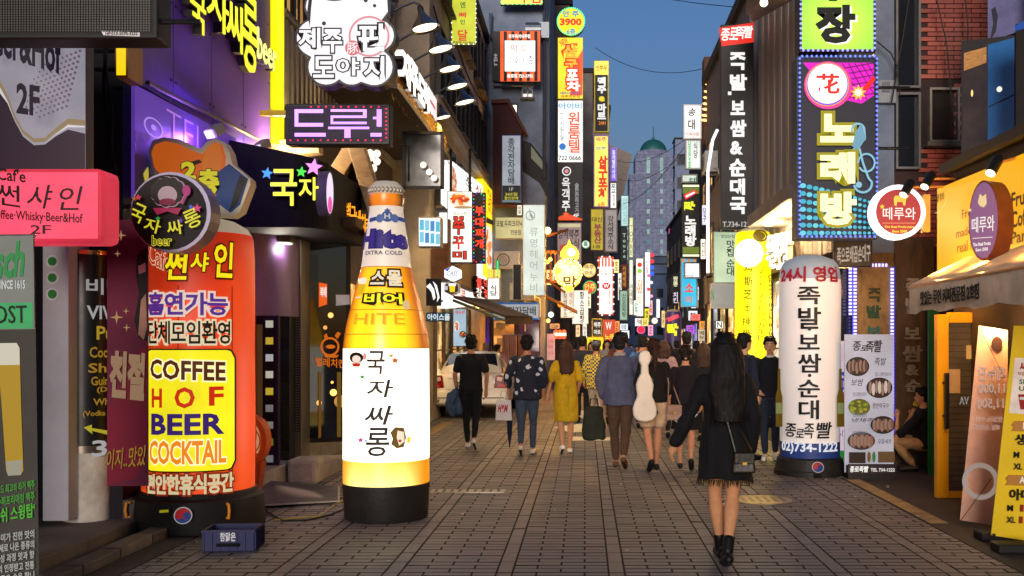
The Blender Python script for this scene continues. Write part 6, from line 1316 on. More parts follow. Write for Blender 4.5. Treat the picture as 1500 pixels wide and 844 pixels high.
quick('yellow_street_board', 'wide yellow street board low behind the crowd in front of the beer mart board', (860, 494, 884, 516), 34.5, '#f4dc18', (('맥주마트', (863, 497, 881, 503), '#3a3010'),), 1.1, .1, '#c8b010')
# balcony grilles on the blue grey building
bl_ = Board('barred_window_cage', 'rusty barred window cage jutting from the blue grey wall corner beside the black sign', 'window', front(33.0), (764, 205, 802, 292)); mb = MB()
bl_.poly([(764, 205), (778, 210), (802, 240), (802, 290), (790, 268), (764, 250)], '', m=pm('#2c2a2c', .6), thick=.5, name='box'); bl_.poly([(778, 214), (796, 238), (796, 250), (778, 232)], '#8a8a70', .45, 'pane')
# random extra small far signs deep in the street fill
FX = [(905, 400, 911, 440, 62, '#f4f0e0'), (944, 452, 951, 472, 80, '#f0e020'), (930, 466, 942, 478, 64, '#fff4f0'), (949, 476, 957, 492, 66, '#f8a0c8'), (1008, 455, 1022, 470, 45, '#f0f4ff'), (1012, 440, 1020, 452, 46, '#e8f0ff'), (1024, 470, 1036, 484, 38, '#f0a040'), (900, 470, 908, 490, 42, '#ff9040'), (908, 474, 920, 484, 46, '#e8f4ff'), (1005, 476, 1018, 490, 36, '#b85adf'),
      (1022, 482, 1034, 500, 35, '#c8b89a'), (969, 455, 974, 480, 95, '#ffd890'), (1018, 420, 1024, 440, 44, '#f8fcff'), (843, 476, 850, 494, 36, '#ffd8a0'), (853, 474, 860, 500, 37, '#fff8e8')]
LB = ['ivory strip sign between the pale green sign and the tteok sign', 'small yellow sign near the far street end', 'white lightbox low over the far crowd', 'pink lightbox by the far crowd', 'bluish white lightbox right of the purple column', 'tiny white lightbox above the bluish one', 'small orange lightbox on the right shops', 'small orange lightbox right of the W board', 'wide pale lightbox over the heads right of the W board', 'violet lightbox over the crowd on the right', 'tan board behind the broad shouldered man in black', 'warm lit strip at the far end of the street', 'narrow white lightbox under the sky blue sign', 'warm lightbox between the lanterns and the menu signs', 'cream lightbox left of the beer mart board']
WDS = ['치킨', '맥주', '카페', 'BAR', '호프', '노래', '식당', '포차', 'HOF & BEER', '당구장', '메뉴', '여관', '약국', '국수', '만두']
for i, (x0, y0, x1, y1, Y, c_) in enumerate(FX):
    v = (y1 - y0) > (x1 - x0) * 1.3
    quick('small_lightbox', LB[i], (x0, y0, x1, y1), Y, c_, ((WDS[i], (x0 + (x1 - x0) * .2, y0 + (y1 - y0) * .15, x1 - (x1 - x0) * .2, y1 - (y1 - y0) * .15), '#4a2a20', {'vert': v and len(WDS[i]) < 4}),), 1.2, .15, '#333333')

FX2 = [(757, 300, 765, 316, 31.6, '#f0e8d0', 'tiny cream lightbox left of the tall hair salon sign', '미용'), (800, 395, 812, 418, 34.2, '#ffdc90', 'warm paper sign hanging on the timber balcony', '전'), (857, 430, 866, 452, 37, '#fff0c8', 'cream vertical lightbox between the white menu sign and the tteok sign', '순대'), (899, 380, 907, 400, 52, '#f8f0a0', 'pale yellow lightbox right of the tteok sign top', '호프'),
       (928, 440, 936, 462, 68, '#e8ffe8', 'mint lightbox between the ivory strip and the fruit sign', '만두'), (940, 466, 950, 478, 62, '#ffe070', 'yellow lightbox above the pink heart sign', 'BAR'), (950, 440, 956, 462, 88, '#ffb0b0', 'rosy lightbox at the far end right of the bright white sign', '노래'), (1028, 300, 1036, 330, 36, '#dcd8f8', 'pale violet lightbox right of the black karaoke sign', '당구'),
       (1026, 350, 1034, 380, 37, '#fff8e0', 'ivory lightbox beside the black karaoke sign foot', '치킨'), (1012, 460, 1026, 470, 43, '#ff6a60', 'red lightbox over the heads right of the purple column', '식당'), (1036, 455, 1046, 470, 31, '#f8f8ff', 'white lightbox under the brown sided sign cabinet', '카페'), (893, 405, 898, 440, 50, '#ffb060', 'orange strip lightbox right of the tteok sign', '포차'),
       (910, 484, 922, 496, 44, '#ffffff', 'white lightbox over the far crowd left of the tall man', 'BAR'), (848, 446, 856, 470, 37.5, '#ffd890', 'amber lightbox behind the white hanging sign', '호프'), (1048, 470, 1060, 482, 26, '#e8e8e0', 'white lightbox low behind the yellow column', 'N')]
for x0, y0, x1, y1, Y, c_, lb, t_ in FX2:
    v = (y1 - y0) > (x1 - x0) * 1.3; quick('small_lightbox', lb, (x0, y0, x1, y1), Y, c_, ((t_, (x0 + (x1 - x0) * .2, y0 + (y1 - y0) * .15, x1 - (x1 - x0) * .2, y1 - (y1 - y0) * .15), '#4a2a20', {'vert': v}),), 1.4, .15, '#333333')
# ================================================================ RIGHT SIDE
b = Board('black_pork_hocks_sign', 'tall black sign with white vertical letters topped by a red brush panel', 'sign', front(20.8), (1056, 36, 1104, 335)); b.case(.25, '#1a1a1c'); b.face('', m=pm('#161517', .4, 0, .2, 3), inset=.01)
b.poly([(1054, 41), (1104, 33), (1104, 62), (1057, 68)], '#e03020', 1.1, 'red_panel', thick=.1)
for ch, x in (('종', 1056), ('로', 1068), ('족', 1078), ('빨', 1090)): b.text(ch, (x, 42 - (x - 1056) * .12, x + 13, 60 - (x - 1056) * .12), W, 1.2, .02, shear=.15)
for ch, bx in (('족', (1068, 77, 1093, 103)), ('발', (1069, 109, 1094, 133)), ('보', (1070, 148, 1091, 169)), ('쌈', (1069, 176, 1093, 201)), ('&', (1069, 207, 1088, 227)), ('순', (1068, 233, 1092, 259)), ('대', (1069, 262, 1091, 286)), ('국', (1069, 289, 1093, 314))): b.text(ch, bx, '#f4f4f2', 1., .045)
b.poly([(1066, 135), (1071, 135), (1071, 140), (1066, 140)], '#f4f4f2', 1.); b.text('T.734-1222', (1058, 325, 1103, 333), '#c8c8c8', .7)
DL = thing('soffit_lamp_row', 'column of nine round warm lamps on the edge of the dark building at upper right', 'lamps', P(1037, 140, 30))
for i, (px, py) in enumerate(((1040, 102), (1039.5, 114), (1038, 124), (1037, 135), (1036, 144), (1035, 153), (1034.5, 161), (1033.5, 170), (1033, 177))):
    l_ = MB().lathe([(.10, 0), (.12, .03)], 14).build('lamp', em('#ffc070', 3.), DL); l_.location = P(px, py, 30) - DL.location; l_.rotation_euler = (R(25), 0, 0)
pk = MB().box(-.2, .32, -.1, .5, -1.3, 1.2).build('projecting_edge', pm('#5a4238', .7, 0, .2, 4), DL); pk.location = (.12, .32, 0)
wl_ = thing('white_light_strip', 'tall thin white light strip edging the building behind the black sign', 'light strip', P(1040, 300, 24)); MB().tube([P(1051, 190, 24) - P(1040, 300, 24), P(1044, 205, 24) - P(1040, 300, 24), P(1037, 250, 24) - P(1040, 300, 24), P(1037, 400, 24) - P(1040, 300, 24)], .035).build('tube', em('#f0f0ff', 1.8), wl_)
# eave at the top
ev = thing('roof_eave', 'slanting metal roof eave with a small ceiling light above the timber cladding', 'eave', P(1110, 10, 17))
MB().add([P(x, y, Y) - ev.location for x, y, Y in ((1096, 22, 20), (1165, -60, 15), (1165, -2, 17.5), (1104, 32, 21.5))] + [P(x, y, Y) - ev.location for x, y, Y in ((1092, 22, 20), (1100, -60, 15), (1140, -60, 15), (1100, 8, 20))], [(0, 1, 2, 3), (0, 3, 7, 4), (4, 5, 1, 0)]).build('soffit', pm('#8a7a72', .6), ev)
l_ = MB().ball((0, 0, 0), .07).build('ceiling_light', em('#fff4d0', 4.), ev); l_.location = P(1119, 4, 17.5) - ev.location
# bright letters under canopy
b = Board('white_glow_letters', 'overexposed white glowing letters beneath the canopy behind the white column', 'sign', rightw(3.6), (1128, 345, 1162, 396))
for i, ch in enumerate('족발보쌈'): neon(b, ch, (1129 + i * 8.5, 346 - i * 2, 1137 + i * 8.5, 392 + i * 1), '#fff8f0', 2.6, '#c8b8a0', .1)
# green parking sign
Yk = 12.0
b = Board('green_parking_sign', 'bright green backlit sign with a black letter, above the karaoke sign', 'sign', front(Yk), (1171, -70, 1283, 76)); b.case(.28, '#1c2420')
def greenm():
    m, t, bb = new_mat('green_backlit'); N = t.nodes; L = t.links; g = N.new('ShaderNodeTexCoord'); 
    sp = N.new('ShaderNodeMapping'); sp.inputs['Location'].default_value = (0, 0, -.35); L.new(g.outputs['Object'], sp.inputs[0]); ln = N.new('ShaderNodeVectorMath'); ln.operation = 'LENGTH'; L.new(sp.outputs[0], ln.inputs[0])
    cr = N.new('ShaderNodeValToRGB'); cr.color_ramp.elements[0].color = lin('#a8f040') + (1,); cr.color_ramp.elements[1].color = lin('#0f9a18') + (1,); cr.color_ramp.elements[1].position = .8; cr.color_ramp.elements[0].position = .1; L.new(ln.outputs['Value'], cr.inputs[0]); L.new(cr.outputs[0], bb.inputs['Emission Color']); L.new(cr.outputs[0], bb.inputs['Base Color']); bb.inputs['Emission Strength'].default_value = 1.1 / EXPO; return m
b.face('', m=greenm(), inset=.03)
b.text('장', (1197, 10, 1256, 66), W, 1.2, .05); b.text('장', (1194, 7, 1253, 64), '#182010', .2, .05); b.text('주', (1190, -60, 1250, 2), '#182010', .2, .05)
b.bulbs('#8a80ff', 2.4, .055, .015, .015)
qk = quick('small_cream_notice', 'small cream notice between the green sign and the karaoke sign', (1226, 76, 1282, 90), 12.2, '#e8dcb8', (('Q', (1230, 85, 1236, 89), '#202020'),), .9, .1)
# karaoke sign
b = Board('karaoke_sign', 'large dark karaoke sign with a red flower character in a white disc and yellow letters', 'sign', front(Yk), (1167, 82, 1285, 350)); b.case(.3, '#3a4248'); b.face('#3b3e4c', .42, .02)
b.poly([(1176, 92), (1280, 92), (1280, 140), (1262, 152), (1235, 146), (1200, 120)], '#e010c0', 1.1, 'magenta_print')
for i in range(9): b.poly([(1206 + i * 9, 93), (1207.2 + i * 9, 93), (1240 + i * 9 - 6, 146), (1238.6 + i * 9 - 6, 146)] if 1240 + i * 9 < 1284 else [(1206 + i * 9, 93), (1207.2 + i * 9, 93), (1280, 93 + (1280 - 1206 - i * 9) * 1.55), (1279, 93 + (1280 - 1206 - i * 9) * 1.55)], '#4a1050', .4)
for i in range(6): b.poly([(1225 - i * 2, 102 + i * 9), (1280, 92 + i * 9), (1280, 93.2 + i * 9), (1225 - i * 2, 103.2 + i * 9)], '#4a1050', .4)
b.disc(1212, 126, 35, '#e8409a', 1., name='rim_print'); b.disc(1211, 125, 32, '#f8a040', 1., name='rim_print'); b.disc(1211, 125, 30.5, '#8a5ae8', 1.); b.disc(1211, 124, 29, '#ffffff', 1.3, name='disc_print'); b.text('花', (1194, 109, 1229, 139), '#e02c24', 1., .025)
b.star(1256, 137, 12, '#f8a030', 1.3, spikes=9, inner=.6); b.star(1256, 137, 7, '#fff8c8', 1.6, spikes=9, inner=.5); b.poly([(1262, 130), (1278, 112), (1281, 118), (1268, 136)], '#e82020', 1.)
b.step = .02
for j in range(7):
    for i in range(22):
        x = 1175 + i * (9.5 - i * .12) ; y = 345 - j * (11.5 - i * .33) - 3
        if x < 1279 and y > 346 - 74 * (1 - i / 22.) ** .9 - 14 and y < 347: b.disc(x, y, max(1.2, 4.4 - i * .17), '#3ab8d8' if (i + j) % 3 else '#68d8f0', .85, ry=max(1., 3.6 - i * .13))
b.step = 1.
YW = '#fbf6b8'
for ch, bx in (('노', (1200, 168, 1254, 210)), ('래', (1200, 224, 1251, 270)), ('방', (1200, 282, 1253, 331))): b.text(ch, bx, YW, 1.25, .055, outline=('#a8a018', .085, .8))
# treble clef
def stroke(b, pts, wpx, col, es): 
    L_, R_ = [], []
    for i, (x, y) in enumerate(pts):
        a_, c_ = pts[max(0, i - 1)], pts[min(len(pts) - 1, i + 1)]; dx, dy = c_[0] - a_[0], c_[1] - a_[1]; n_ = math.hypot(dx, dy) or 1; ww = wpx * (1 if not hasattr(wpx, '__len__') else 1)
        L_.append((x - dy / n_ * ww, y + dx / n_ * ww)); R_.append((x + dy / n_ * ww, y - dx / n_ * ww))
    for i in range(len(pts) - 1):
        b.k = b.k; q = [b.L(*p) for p in (L_[i], L_[i + 1], R_[i + 1], R_[i])]; yield q
def strokes(b, pts, wpx, col, es):
    b.k += 1; y = -b.t * b.k; mb = MB()
    for q in stroke(b, pts, wpx, col, es): mb.add([(x, y, z) for x, z in q], [(0, 1, 2, 3)])
    b._warp(mb).build('stroke_print', em(col, es, False), b.root)
def arc(cx, cy_, r, a0, a1, n=18, ry=None): return [(cx + r * math.cos(R(a0 + (a1 - a0) * i / n)), cy_ + (ry or r) * math.sin(R(a0 + (a1 - a0) * i / n))) for i in range(n + 1)]
strokes(b, arc(1255, 192, 9, 160, 360) + [(1265, 205), (1256, 214), (1248, 220), (1257, 219), (1262, 240), (1270, 262)] + arc(1262, 270, 13, -10, 170), 1.6, '#8ac0d8', .9); b.disc(1256, 272, 4.5, '#8ac0d8', .9); b.poly([(1251, 195), (1246, 216), (1256, 220), (1266, 205), (1260, 182)], '#7ab4d0', .7); strokes(b, arc(1267, 240, 12, -180, 150, ry=13), 1.4, '#8ac0d8', .9)
b.bulbs('#5a70ff', 2.4, .055, .015, .022)
b.arm(1, .4, 3)
# cyan lit wall bit and small wood sign below
quick('pork_wood_sign', 'dark wooden board with carved white letters below the karaoke sign', (1222, 353, 1278, 391), 12.8, '#4a3c30', (('족으로배꼽손대구', (1226, 360, 1275, 385), '#a89c8c', {'skew': .1}),), .35, .1, '#2a2018')
# wooden panels
wp = thing('carved_wood_facade', 'wooden shop facade boards beside the white column with hanging letters and blue LED edges', 'facade', (4.0, 13.5, 0))
OSB = pm('#8f6f42', .75, 0, .35, 18, .5, 40, 0, (1, 1, .4)); OSB2 = pm('#5a4630', .75, 0, .35, 14, .5, 30, 0, (1, 1, .25))  # two wood tones, the first paler
def wx(px): return P(px, 0, 13.5).x - 4.0
def wz2(py): return zc(py, 13.5)
MB().box(wx(1255), wx(1302), -.03, .05, 0, wz2(391)).build('pale_board', OSB, wp); MB().box(wx(1309), wx(1366), -.05, .05, 0, wz2(350)).build('dark_board', OSB2, wp); MB().box(wx(1228), wx(1366), -.02, .06, wz2(391) + .002, wz2(370)).build('header_board', OSB, wp, bevel=.005); MB().box(wx(1228), wx(1254), .1, .15, 0, wz2(392)).build('door_glass', GLASS, wp)
mb = MB()
for px in (1251, 1305, 1244):
    for i in range(40):
        py = 395 + i * 5.0
        if px != 1244 or i < 14: mb.box(wx(px) - .02, wx(px) + .02, -.062, -.05, wz2(py) - .014, wz2(py) + .014)
for i in range(14): mb.box(wx(1230) + i * .045 * 1.0, wx(1230) + i * .045 + .025, -.06, -.05, wz2(389) - .02, wz2(389) + .02)
mb.build('led_strip', em('#b8b0ff', 2.4, False), wp, kind='stuff'); mb = MB()
for px in (1248.5, 1307.5): mb.box(wx(px) - .012, wx(px) + .012, -.045, -.035, .3, wz2(392))
mb.build('led_tube', em('#3a30e0', 1.6, False), wp)
bb = Board('x', 'x', 'x', front(13.44), (1255, 391, 1366, 700), parent=wp); bb.uc = 4.0; bb.z0 = 0
for ch, bx, c_ in (('족', (1272, 422, 1291, 442), '#3a3a1c'), ('발', (1270, 447, 1291, 466), '#2f4a30'), ('보', (1270, 478, 1291, 492), '#2f6a5a')): bb.k = 4; bb.text(ch, bx, c_, .2, .04, thick=.05, m=pm(c_, .6))
for ch, bx in (('족', (1326, 408, 1346, 432)), ('발', (1326, 436, 1346, 460)), ('보', (1324, 480, 1347, 497)), ('쌈', (1322, 506, 1350, 530)), ('&', (1326, 534, 1346, 550)), ('순', (1326, 556, 1348, 574))): bb.text(ch, bx, '#8a8070', .4, .03, thick=.10, m=pm('#9a9080', .5, .3), name='letter')
tag(MB().box(-.06, .06, -.03, .03, 0, 2.3).build('green_post', pm('#1f6a30', .5, 0, .2, 4), loc=P(1367, 0, 12.6) * 1 - Vector((0, 0, P(1367, 0, 12.6).z))), 'narrow green painted post between the wooden facade and the yellow door', 'post')
# menu banner
b = Board('food_menu_banner', 'white standing food menu banner with meat dishes and dark footer beside the white column', 'banner', front(12.3), (1237, 490, 1309, 692)); b.case(.02, '#888888', bevel=0); b.face('#c4c0cc', .72, 0)
for ch, x, y0, y1 in (('종', 1249, 500, 514), ('로', 1260, 506, 514), ('족', 1268, 500, 516), ('빨', 1280, 498, 516)): b.text(ch, (x, y0, x + 12, y1), '#141214', .2, .02, shear=.15)
def meat(cx, cy_, rx, ry, c1, c2, n=10):
    b.disc(cx, cy_, rx, '#1c1614', .2, ry=ry); b.disc(cx, cy_, rx * .93, c2, .5, ry=ry * .9)
    for i in range(n): t = i / (n - 1.); b.disc(cx - rx * .7 + 1.4 * rx * t, cy_ + ry * .15 * math.sin(i * 2), rx * .13, c1 if i % 2 else '#a08070', .6, ry=ry * .62)
meat(1256, 537, 17, 14, '#6a4438', '#3c2a20'); b.text('족발', (1280, 524, 1297, 535), '#141214', .2, .0, shear=.2); meat(1287, 568, 19, 15, '#e0d0c4', '#4a2a20', 7); b.text('보쌈', (1245, 555, 1263, 565), '#141214', .2, 0, shear=.2)
b.disc(1257, 596, 16, '#6a7018', .5, ry=12)
b.step = .1
for i in range(22): b.disc(1257 + rnd.uniform(-13, 13), 596 + rnd.uniform(-9, 9), 3, ['#98a02a', '#586014', '#b8a83a'][i % 3], .55, ry=2)
b.step = 1.
b.text('쟁반막국수', (1276, 590, 1300, 598), '#141214', .2, 0, shear=.2); b.text('냉채족발', (1246, 612, 1290, 618), '#141214', .2, 0, shear=.2); meat(1291, 622, 18, 13, '#8a6050', '#3c2a20'); meat(1259, 645, 20, 13, '#9a6a58', '#5a3a2c', 12); b.text('모듬세트', (1282, 642, 1302, 649), '#141214', .2, 0, shear=.2)
for y in (545, 574, 604, 630): b.text('맛있고 담백한 종로의 맛', (1246 if y != 545 else 1278, y, 1266 if y != 545 else 1302, y + 6), '#8a8894', .5)
b.face('#3a2418', .4, b=(1240, 661, 1264, 677)); b.disc(1269, 668, 2.5, '#8a5a18', .5, ry=8); b.disc(1276, 668, 2.5, '#2a8a4a', .5, ry=8); b.face('#7a5a38', .5, b=(1282, 660, 1306, 676))
b.face('', b=(1238, 678, 1309, 692), m=pm('#2a2026', .5)); b.text('종로족빨', (1241, 681, 1268, 690), W, .9, .03, shear=.15); b.text('TEL 734-1222', (1271, 684, 1306, 689), W, .8)
MB().box(-.28, .28, -.12, .12, -.1 + .0, .06).build('stand_foot', pm('#1c1a1a', .6), b.root).location = (0, 0, -(b.z0) + .1); MB().bar((0, .03, -b.z0), (0, .03, b.h), .012).build('pole', metal(), b.root)
b2 = quick('pink_price_banner', 'narrow strip of a price banner showing between the white column and the menu banner', (1229, 498, 1240, 680), 12.9, '#e8d0dc', (('구정원', (1230, 545, 1239, 610), '#2a3a9a', {'vert': True, 'bold': .05}), ('-17', (1230, 630, 1239, 640), '#2a3a9a')), .7, .02); b2.face('#e8c81c', .7, b=(1230, 592, 1240, 618)); b2.face('#d03050', .7, b=(1230, 575, 1240, 590)); b2.face('#2f9a4a', .5, b=(1230, 660, 1240, 678))
# round red sign
b = Board('round_red_cafe_sign', 'round red juice cafe sign with a glowing white rim and a small yellow animal', 'sign', front(11.4), (1276, 271, 1357, 350)); b.disc(1316, 310.5, 40, '#ffffff', 1.5, thick=.16, name='rim'); b.disc(1316, 310.5, 33, '#b23a3e', .85, name='face')
b.poly([(1309, 291), (1311, 287), (1324, 286), (1329, 284), (1332, 287), (1327, 292), (1326, 301), (1323, 301), (1322, 296), (1314, 296), (1313, 302), (1310, 301)], '#f0c850', 1.); b.text('떼루와', (1293, 304, 1341, 322), '#fff4f0', 1.1, .0); b.star(1292, 303, 4, '#f0c840', 1.); b.text('The Real Fruits Juice', (1295, 331, 1339, 335), '#f8d848', 1., .03); b.text('Since 2008', (1306, 337, 1328, 341), '#f8d848', 1., .03); b.poly([(1292, 326.6), (1341, 326.6), (1341, 327.6), (1292, 327.6)], '#e89a6a', .9)
MB().box(b.w / 2 - .02, b.w / 2 + .05, .02, .14, .08, .5).build('bracket', pm('#b88a38', .5, .3), b.root); MB().tube([(b.w / 2 + .05, .08, .45), (b.w / 2 + .3, .08, .5), (b.w / 2 + .3, .08, .15), (b.w / 2 + .5, .08, .1)], .012).build('stay', metal('#8a7030'), b.root)
def wall_spot(px0, py0, px1, py1, Y, lab_):
    a_, c_ = P(px0, py0, Y), P(px1, py1, Y); t = thing('arm_spotlight', lab_, 'spotlight', a_); MB().bar((0, 0, 0), c_ - a_, .014).build('arm', pm('#b8803a', .4, .5), t)
    h = MB().lathe([(.03, -.13), (.05, -.12), (.055, .06), (.03, .1)], 14).build('head', pm('#141414', .4), t, smooth=40); h.location = c_ - a_; h.rotation_euler = (R(-25), R(35), 0)
    l_ = MB().lathe([(.04, -.135), (.045, -.131)], 14).build('lens', em('#ffe8c0', 4.), t); l_.location = c_ - a_; l_.rotation_euler = (R(-25), R(35), 0)
wall_spot(1415, 261, 1361, 262, 11.2, 'upper arm spotlight reaching towards the round red sign'); wall_spot(1415, 273, 1330, 274, 11.3, 'lower longer arm spotlight over the round red sign'); wall_spot(1500, 228, 1458, 240, 9.4, 'arm spotlight above the orange fascia at the right edge')
# orange fascia
pl = rightw(3.95); XW = 3.95
b = Board('orange_cafe_fascia', 'orange cafe fascia board with dark lettering on the right wall', 'sign', pl, (1373, 250, 1530, 400))
b.poly([(1373, 277), (1560, 200), (1560, 386), (1373, 409)], '#ffb208', .92, 'panel', thick=.12)
for t_, bx in (('Fruits', (1482, 277, 1516, 300)), ('Coffee', (1482, 305, 1520, 330)), ('Panini', (1482, 335, 1522, 354))): b.text(t_, bx, '#3a1c08', .2, .02)
for t_, bx in (('Fres', (1410, 305, 1428, 318)), ('made', (1402, 333, 1424, 346)), ('real fr', (1404, 352, 1430, 368))): b.text(t_, bx, '#4a2408', .2, 0.)
b.text('앱개의', (1374, 283, 1384, 295), '#5a2c08', .25); strokes(b, arc(1372, 282, 17, 0, 90, ry=30), .7, '#f8d080', .8)
OV = thing('oval_cafe_sign', 'thick oval violet and red cafe sign standing proud of the orange fascia', 'sign', (3.6, 9, 2))
b = Board('x', 'x', 'x', Plane((3.62, 3.62 * F / (1441 - VX), 0), -58), (1419, 264, 1464, 384), parent=OV); OV.rotation_euler = (0, 0, R(-58)); OV.location = b.pl.O + b.pl.u * b.uc + Vector((0, 0, b.z0))
b.disc(1441, 323, 22, '', ry=59, m=pm('#5a3018', .5), thick=.22, name='case'); b.disc(1441, 323, 21, '#a0709c', .62, ry=56, name='face'); b.text('떼루와', (1424, 317, 1457, 340), W, 1., .0); b.poly([(1433, 297), (1436, 284), (1440, 288), (1445, 284), (1446, 298), (1442, 304), (1436, 302)], '#f0d8a0', .8); b.text('The Real Fruits', (1426, 355, 1452, 360), W, .9); b.text('Since 2008', (1430, 363, 1448, 368), W, .8); b.star(1422, 308, 3, '#f0e0a0', .9); b.poly([(1426, 349), (1455, 347), (1455, 348), (1426, 350)], W, .8)
# awning
aw = thing('canvas_awning', 'grey brown canvas awning lit warm from above over the yellow door', 'awning', (3.6, 9.0, 2.2))
y0, y1 = 5.5, 10.55
mb = MB(); N_ = 22
for i in range(N_ + 1):
    y = y0 + (y1 - y0) * i / N_; s_ = .012 * math.sin(i * 2.1)
    mb.v += [(.42, y - 9, .34 + s_), (-.26, y - 9, .01 + s_), (-.27 + s_ * 1.5, y - 9, -.27 + .02 * math.sin(i * 1.7))]
for i in range(N_):
    for j in range(2): mb.f.append((3 * i + j, 3 * i + 3 + j, 3 * i + 4 + j, 3 * i + 1 + j))
mb.build('canvas', pm('#d8c4a4', .8, 0, .25, 4, .5, 14), aw, smooth=True); MB().bar((-.25, y0 - 9, 0), (-.25, y1 - 9, 0), .02).build('front_rail', metal('#c08a50'), aw)
bt = Board('x', 'x', 'x', rightw(3.325), (1372, 440, 1440, 462), parent=aw); bt.uc = 0
def awt(t_, ya, yb, z0_, z1_):
    vs, fs, a0, a1, b0, b1 = text_data(t_, .03, 0, 1., .95); mb = MB(); mb.v = [(-.292 - v[2] * .004, ya + (yb - ya) * (v[0] - a0) / (a1 - a0) - 9, z0_ + (z1_ - z0_) * (v[1] - b0) / (b1 - b0) - 2.2) for v in vs]; mb.f = list(fs); mb.build('lettering', pm('#2a2018', .7), aw)
awt('맛있는 무인 커피전문점 2호점', 10.1, 8.6, 1.99, 2.13)
lu = thing('awning_tube_lamp', 'warm tube lamp under the awning in front of the yellow door', 'lamp', (4.15, 10.2, 2.12)); MB().box(-.3, .5, -.02, .02, -.02, .02).build('tube', em('#ffc060', 3.), lu); lamp_light(lu, (.0, -.1, -.08), 14, '#ffb860'); lamp_light(lu, (-.5, -1.2, -.3), 10, '#ffc880')  # second light is added in front of the tube to brighten the doorway
# warm lamp above awning, lighting it and the fascia (lamp strip visible under the fascia)
ls = thing('fascia_lamp_strip', 'warm light strip under the orange fascia shining on the awning', 'light strip', (3.86, 9.4, 2.29)); MB().box(-.02, .02, -1.7, 1.6, -.01, .015).build('tube', em('#ffb860', 3.5), ls)
for yy in (-1.2, 0, 1.2): lamp_light(ls, (-.25, yy, .14), 16, '#ffb050')
# yellow door frame and glass door
yd = thing('yellow_framed_door', 'yellow framed glass door with a long black handle under the awning', 'door', P(1436, 0, 10.75) * 1); yd.location.z = 0
def dx(px): return P(px, 0, 10.75).x - yd.location.x
dz = lambda py: zc(py, 10.75)
YE = pm('#ffb010', .4, 0, .12, 3)
MB().box(dx(1371), dx(1388), -.04, .06, .0, dz(461)).build('frame_post', YE, yd, bevel=.006); MB().box(dx(1388.5), dx(1510), -.04, .06, dz(473), dz(458)).build('frame_head', YE, yd, bevel=.006); MB().box(dx(1388.5), dx(1510), -.04, .06, .0, .07).build('frame_sill', YE, yd, bevel=.006); MB().box(dx(1488), dx(1499), -.03, .05, .071, dz(472)).build('door_stile', YE, yd, bevel=.006)
MB().box(dx(1385), dx(1510), .0, .012, .071, dz(472)).build('glass', pm('#6a6054', .1, 0, .3, 3), yd)
mb = MB()
for i in range(30): mb.box(dx(1386), dx(1487), -.006, -.001, .1 + i * .065, .106 + i * .065)
mb.build('shutter_lines', pm('#3a342c', .6), yd, kind='stuff')
MB().box(dx(1379), dx(1385), -.12, -.08, dz(627), dz(546)).build('handle', pm('#0e0e0e', .35), yd, bevel=.004); MB().box(dx(1378), dx(1386), -.08, -.03, dz(562), dz(559)).box(dx(1378), dx(1386), -.08, -.03, dz(610), dz(607)).build('handle_mount', pm('#0e0e0e', .35), yd)
MB().box(dx(1386), dx(1406), -.012, -.008, dz(576), dz(541)).build('notice', pm('#d8b890', .6), yd); MB().box(dx(1415), dx(1428), -.014, -.008, dz(526), dz(506)).build('note_holder', em('#e0a050', .7), yd)
bd = Board('x', 'x', 'x', front(10.735), (1405, 575, 1425, 600), parent=yd); bd.uc = yd.location.x; bd.z0 = 0; bd.text('AV', (1406, 581, 1420, 593), '#b8b8b0', .5)
# leaning translucent banner seen from behind
b = Board('reversed_pink_banner', 'washed out pink brown banner seen from behind in front of the yellow door', 'banner', Plane((3.55, 9.1, 0), -10), (1406, 477, 1476, 770))
b.poly([(1434, 477), (1476, 484), (1476, 768), (1458, 770), (1406, 762)], '', m=pm('#d8a890', .6, 0, .25, 2.5, .2, 10), name='cloth', thick=.006)
for t_, bx in (('메뉴판', (1432, 536, 1472, 558)), ('11,000', (1433, 562, 1472, 578)), ('11,500', (1431, 584, 1470, 600)), ('맛있는 커피', (1428, 610, 1468, 618)), ('매일 신선하게', (1426, 622, 1464, 630))): b.text(t_, (bx[2], bx[1], bx[0], bx[3]), '#d8b8a8', .55, .02)
b.ringp(1436, 705, 20, 27, '#cdb8ae', .45); b.disc(1460, 503, 8, '#7a4a3a', .3, ry=10)
strokes(b, [(1434, 480), (1470, 552)], .5, '#111111', .1); strokes(b, [(1407, 762), (1452, 700)], .5, '#111111', .1)
# yellow menu banner
b = Board('yellow_menu_banner', 'yellow cafe menu banner with red cup print at the right edge of the picture', 'banner', Plane((3.9, 8.3, 0), 0), (1450, 474, 1560, 800), lean=2.0)
b.poly([(1474, 478), (1570, 478), (1570, 800), (1451, 786)], '', m=pm('#d8b818', .5, 0, .1, 2, .15, 8), name='cloth', thick=.008)
b.poly([(1477, 525), (1560, 525), (1560, 610), (1471, 606)], '', m=pm('#ddd2c8', .5), name='white_print'); b.text('싸다!', (1484, 531, 1515, 544), '#b82c24', .4, .04); b.text('이정도면', (1482, 545, 1520, 551), '#b82c24', .4); b.text('SIZE', (1484, 556, 1506, 563), '#2f7a34', .4, .02); b.text('UP!', (1484, 566, 1502, 573), '#2f7a34', .4, .02)
b.poly([(1483, 578), (1520, 578), (1516, 600), (1487, 600)], '#b82c24', .4); b.poly([(1485, 582), (1518, 582), (1518, 586), (1485, 586)], '#e8ddd0', .5); b.text('M', (1494, 588, 1501, 596), W, .6)
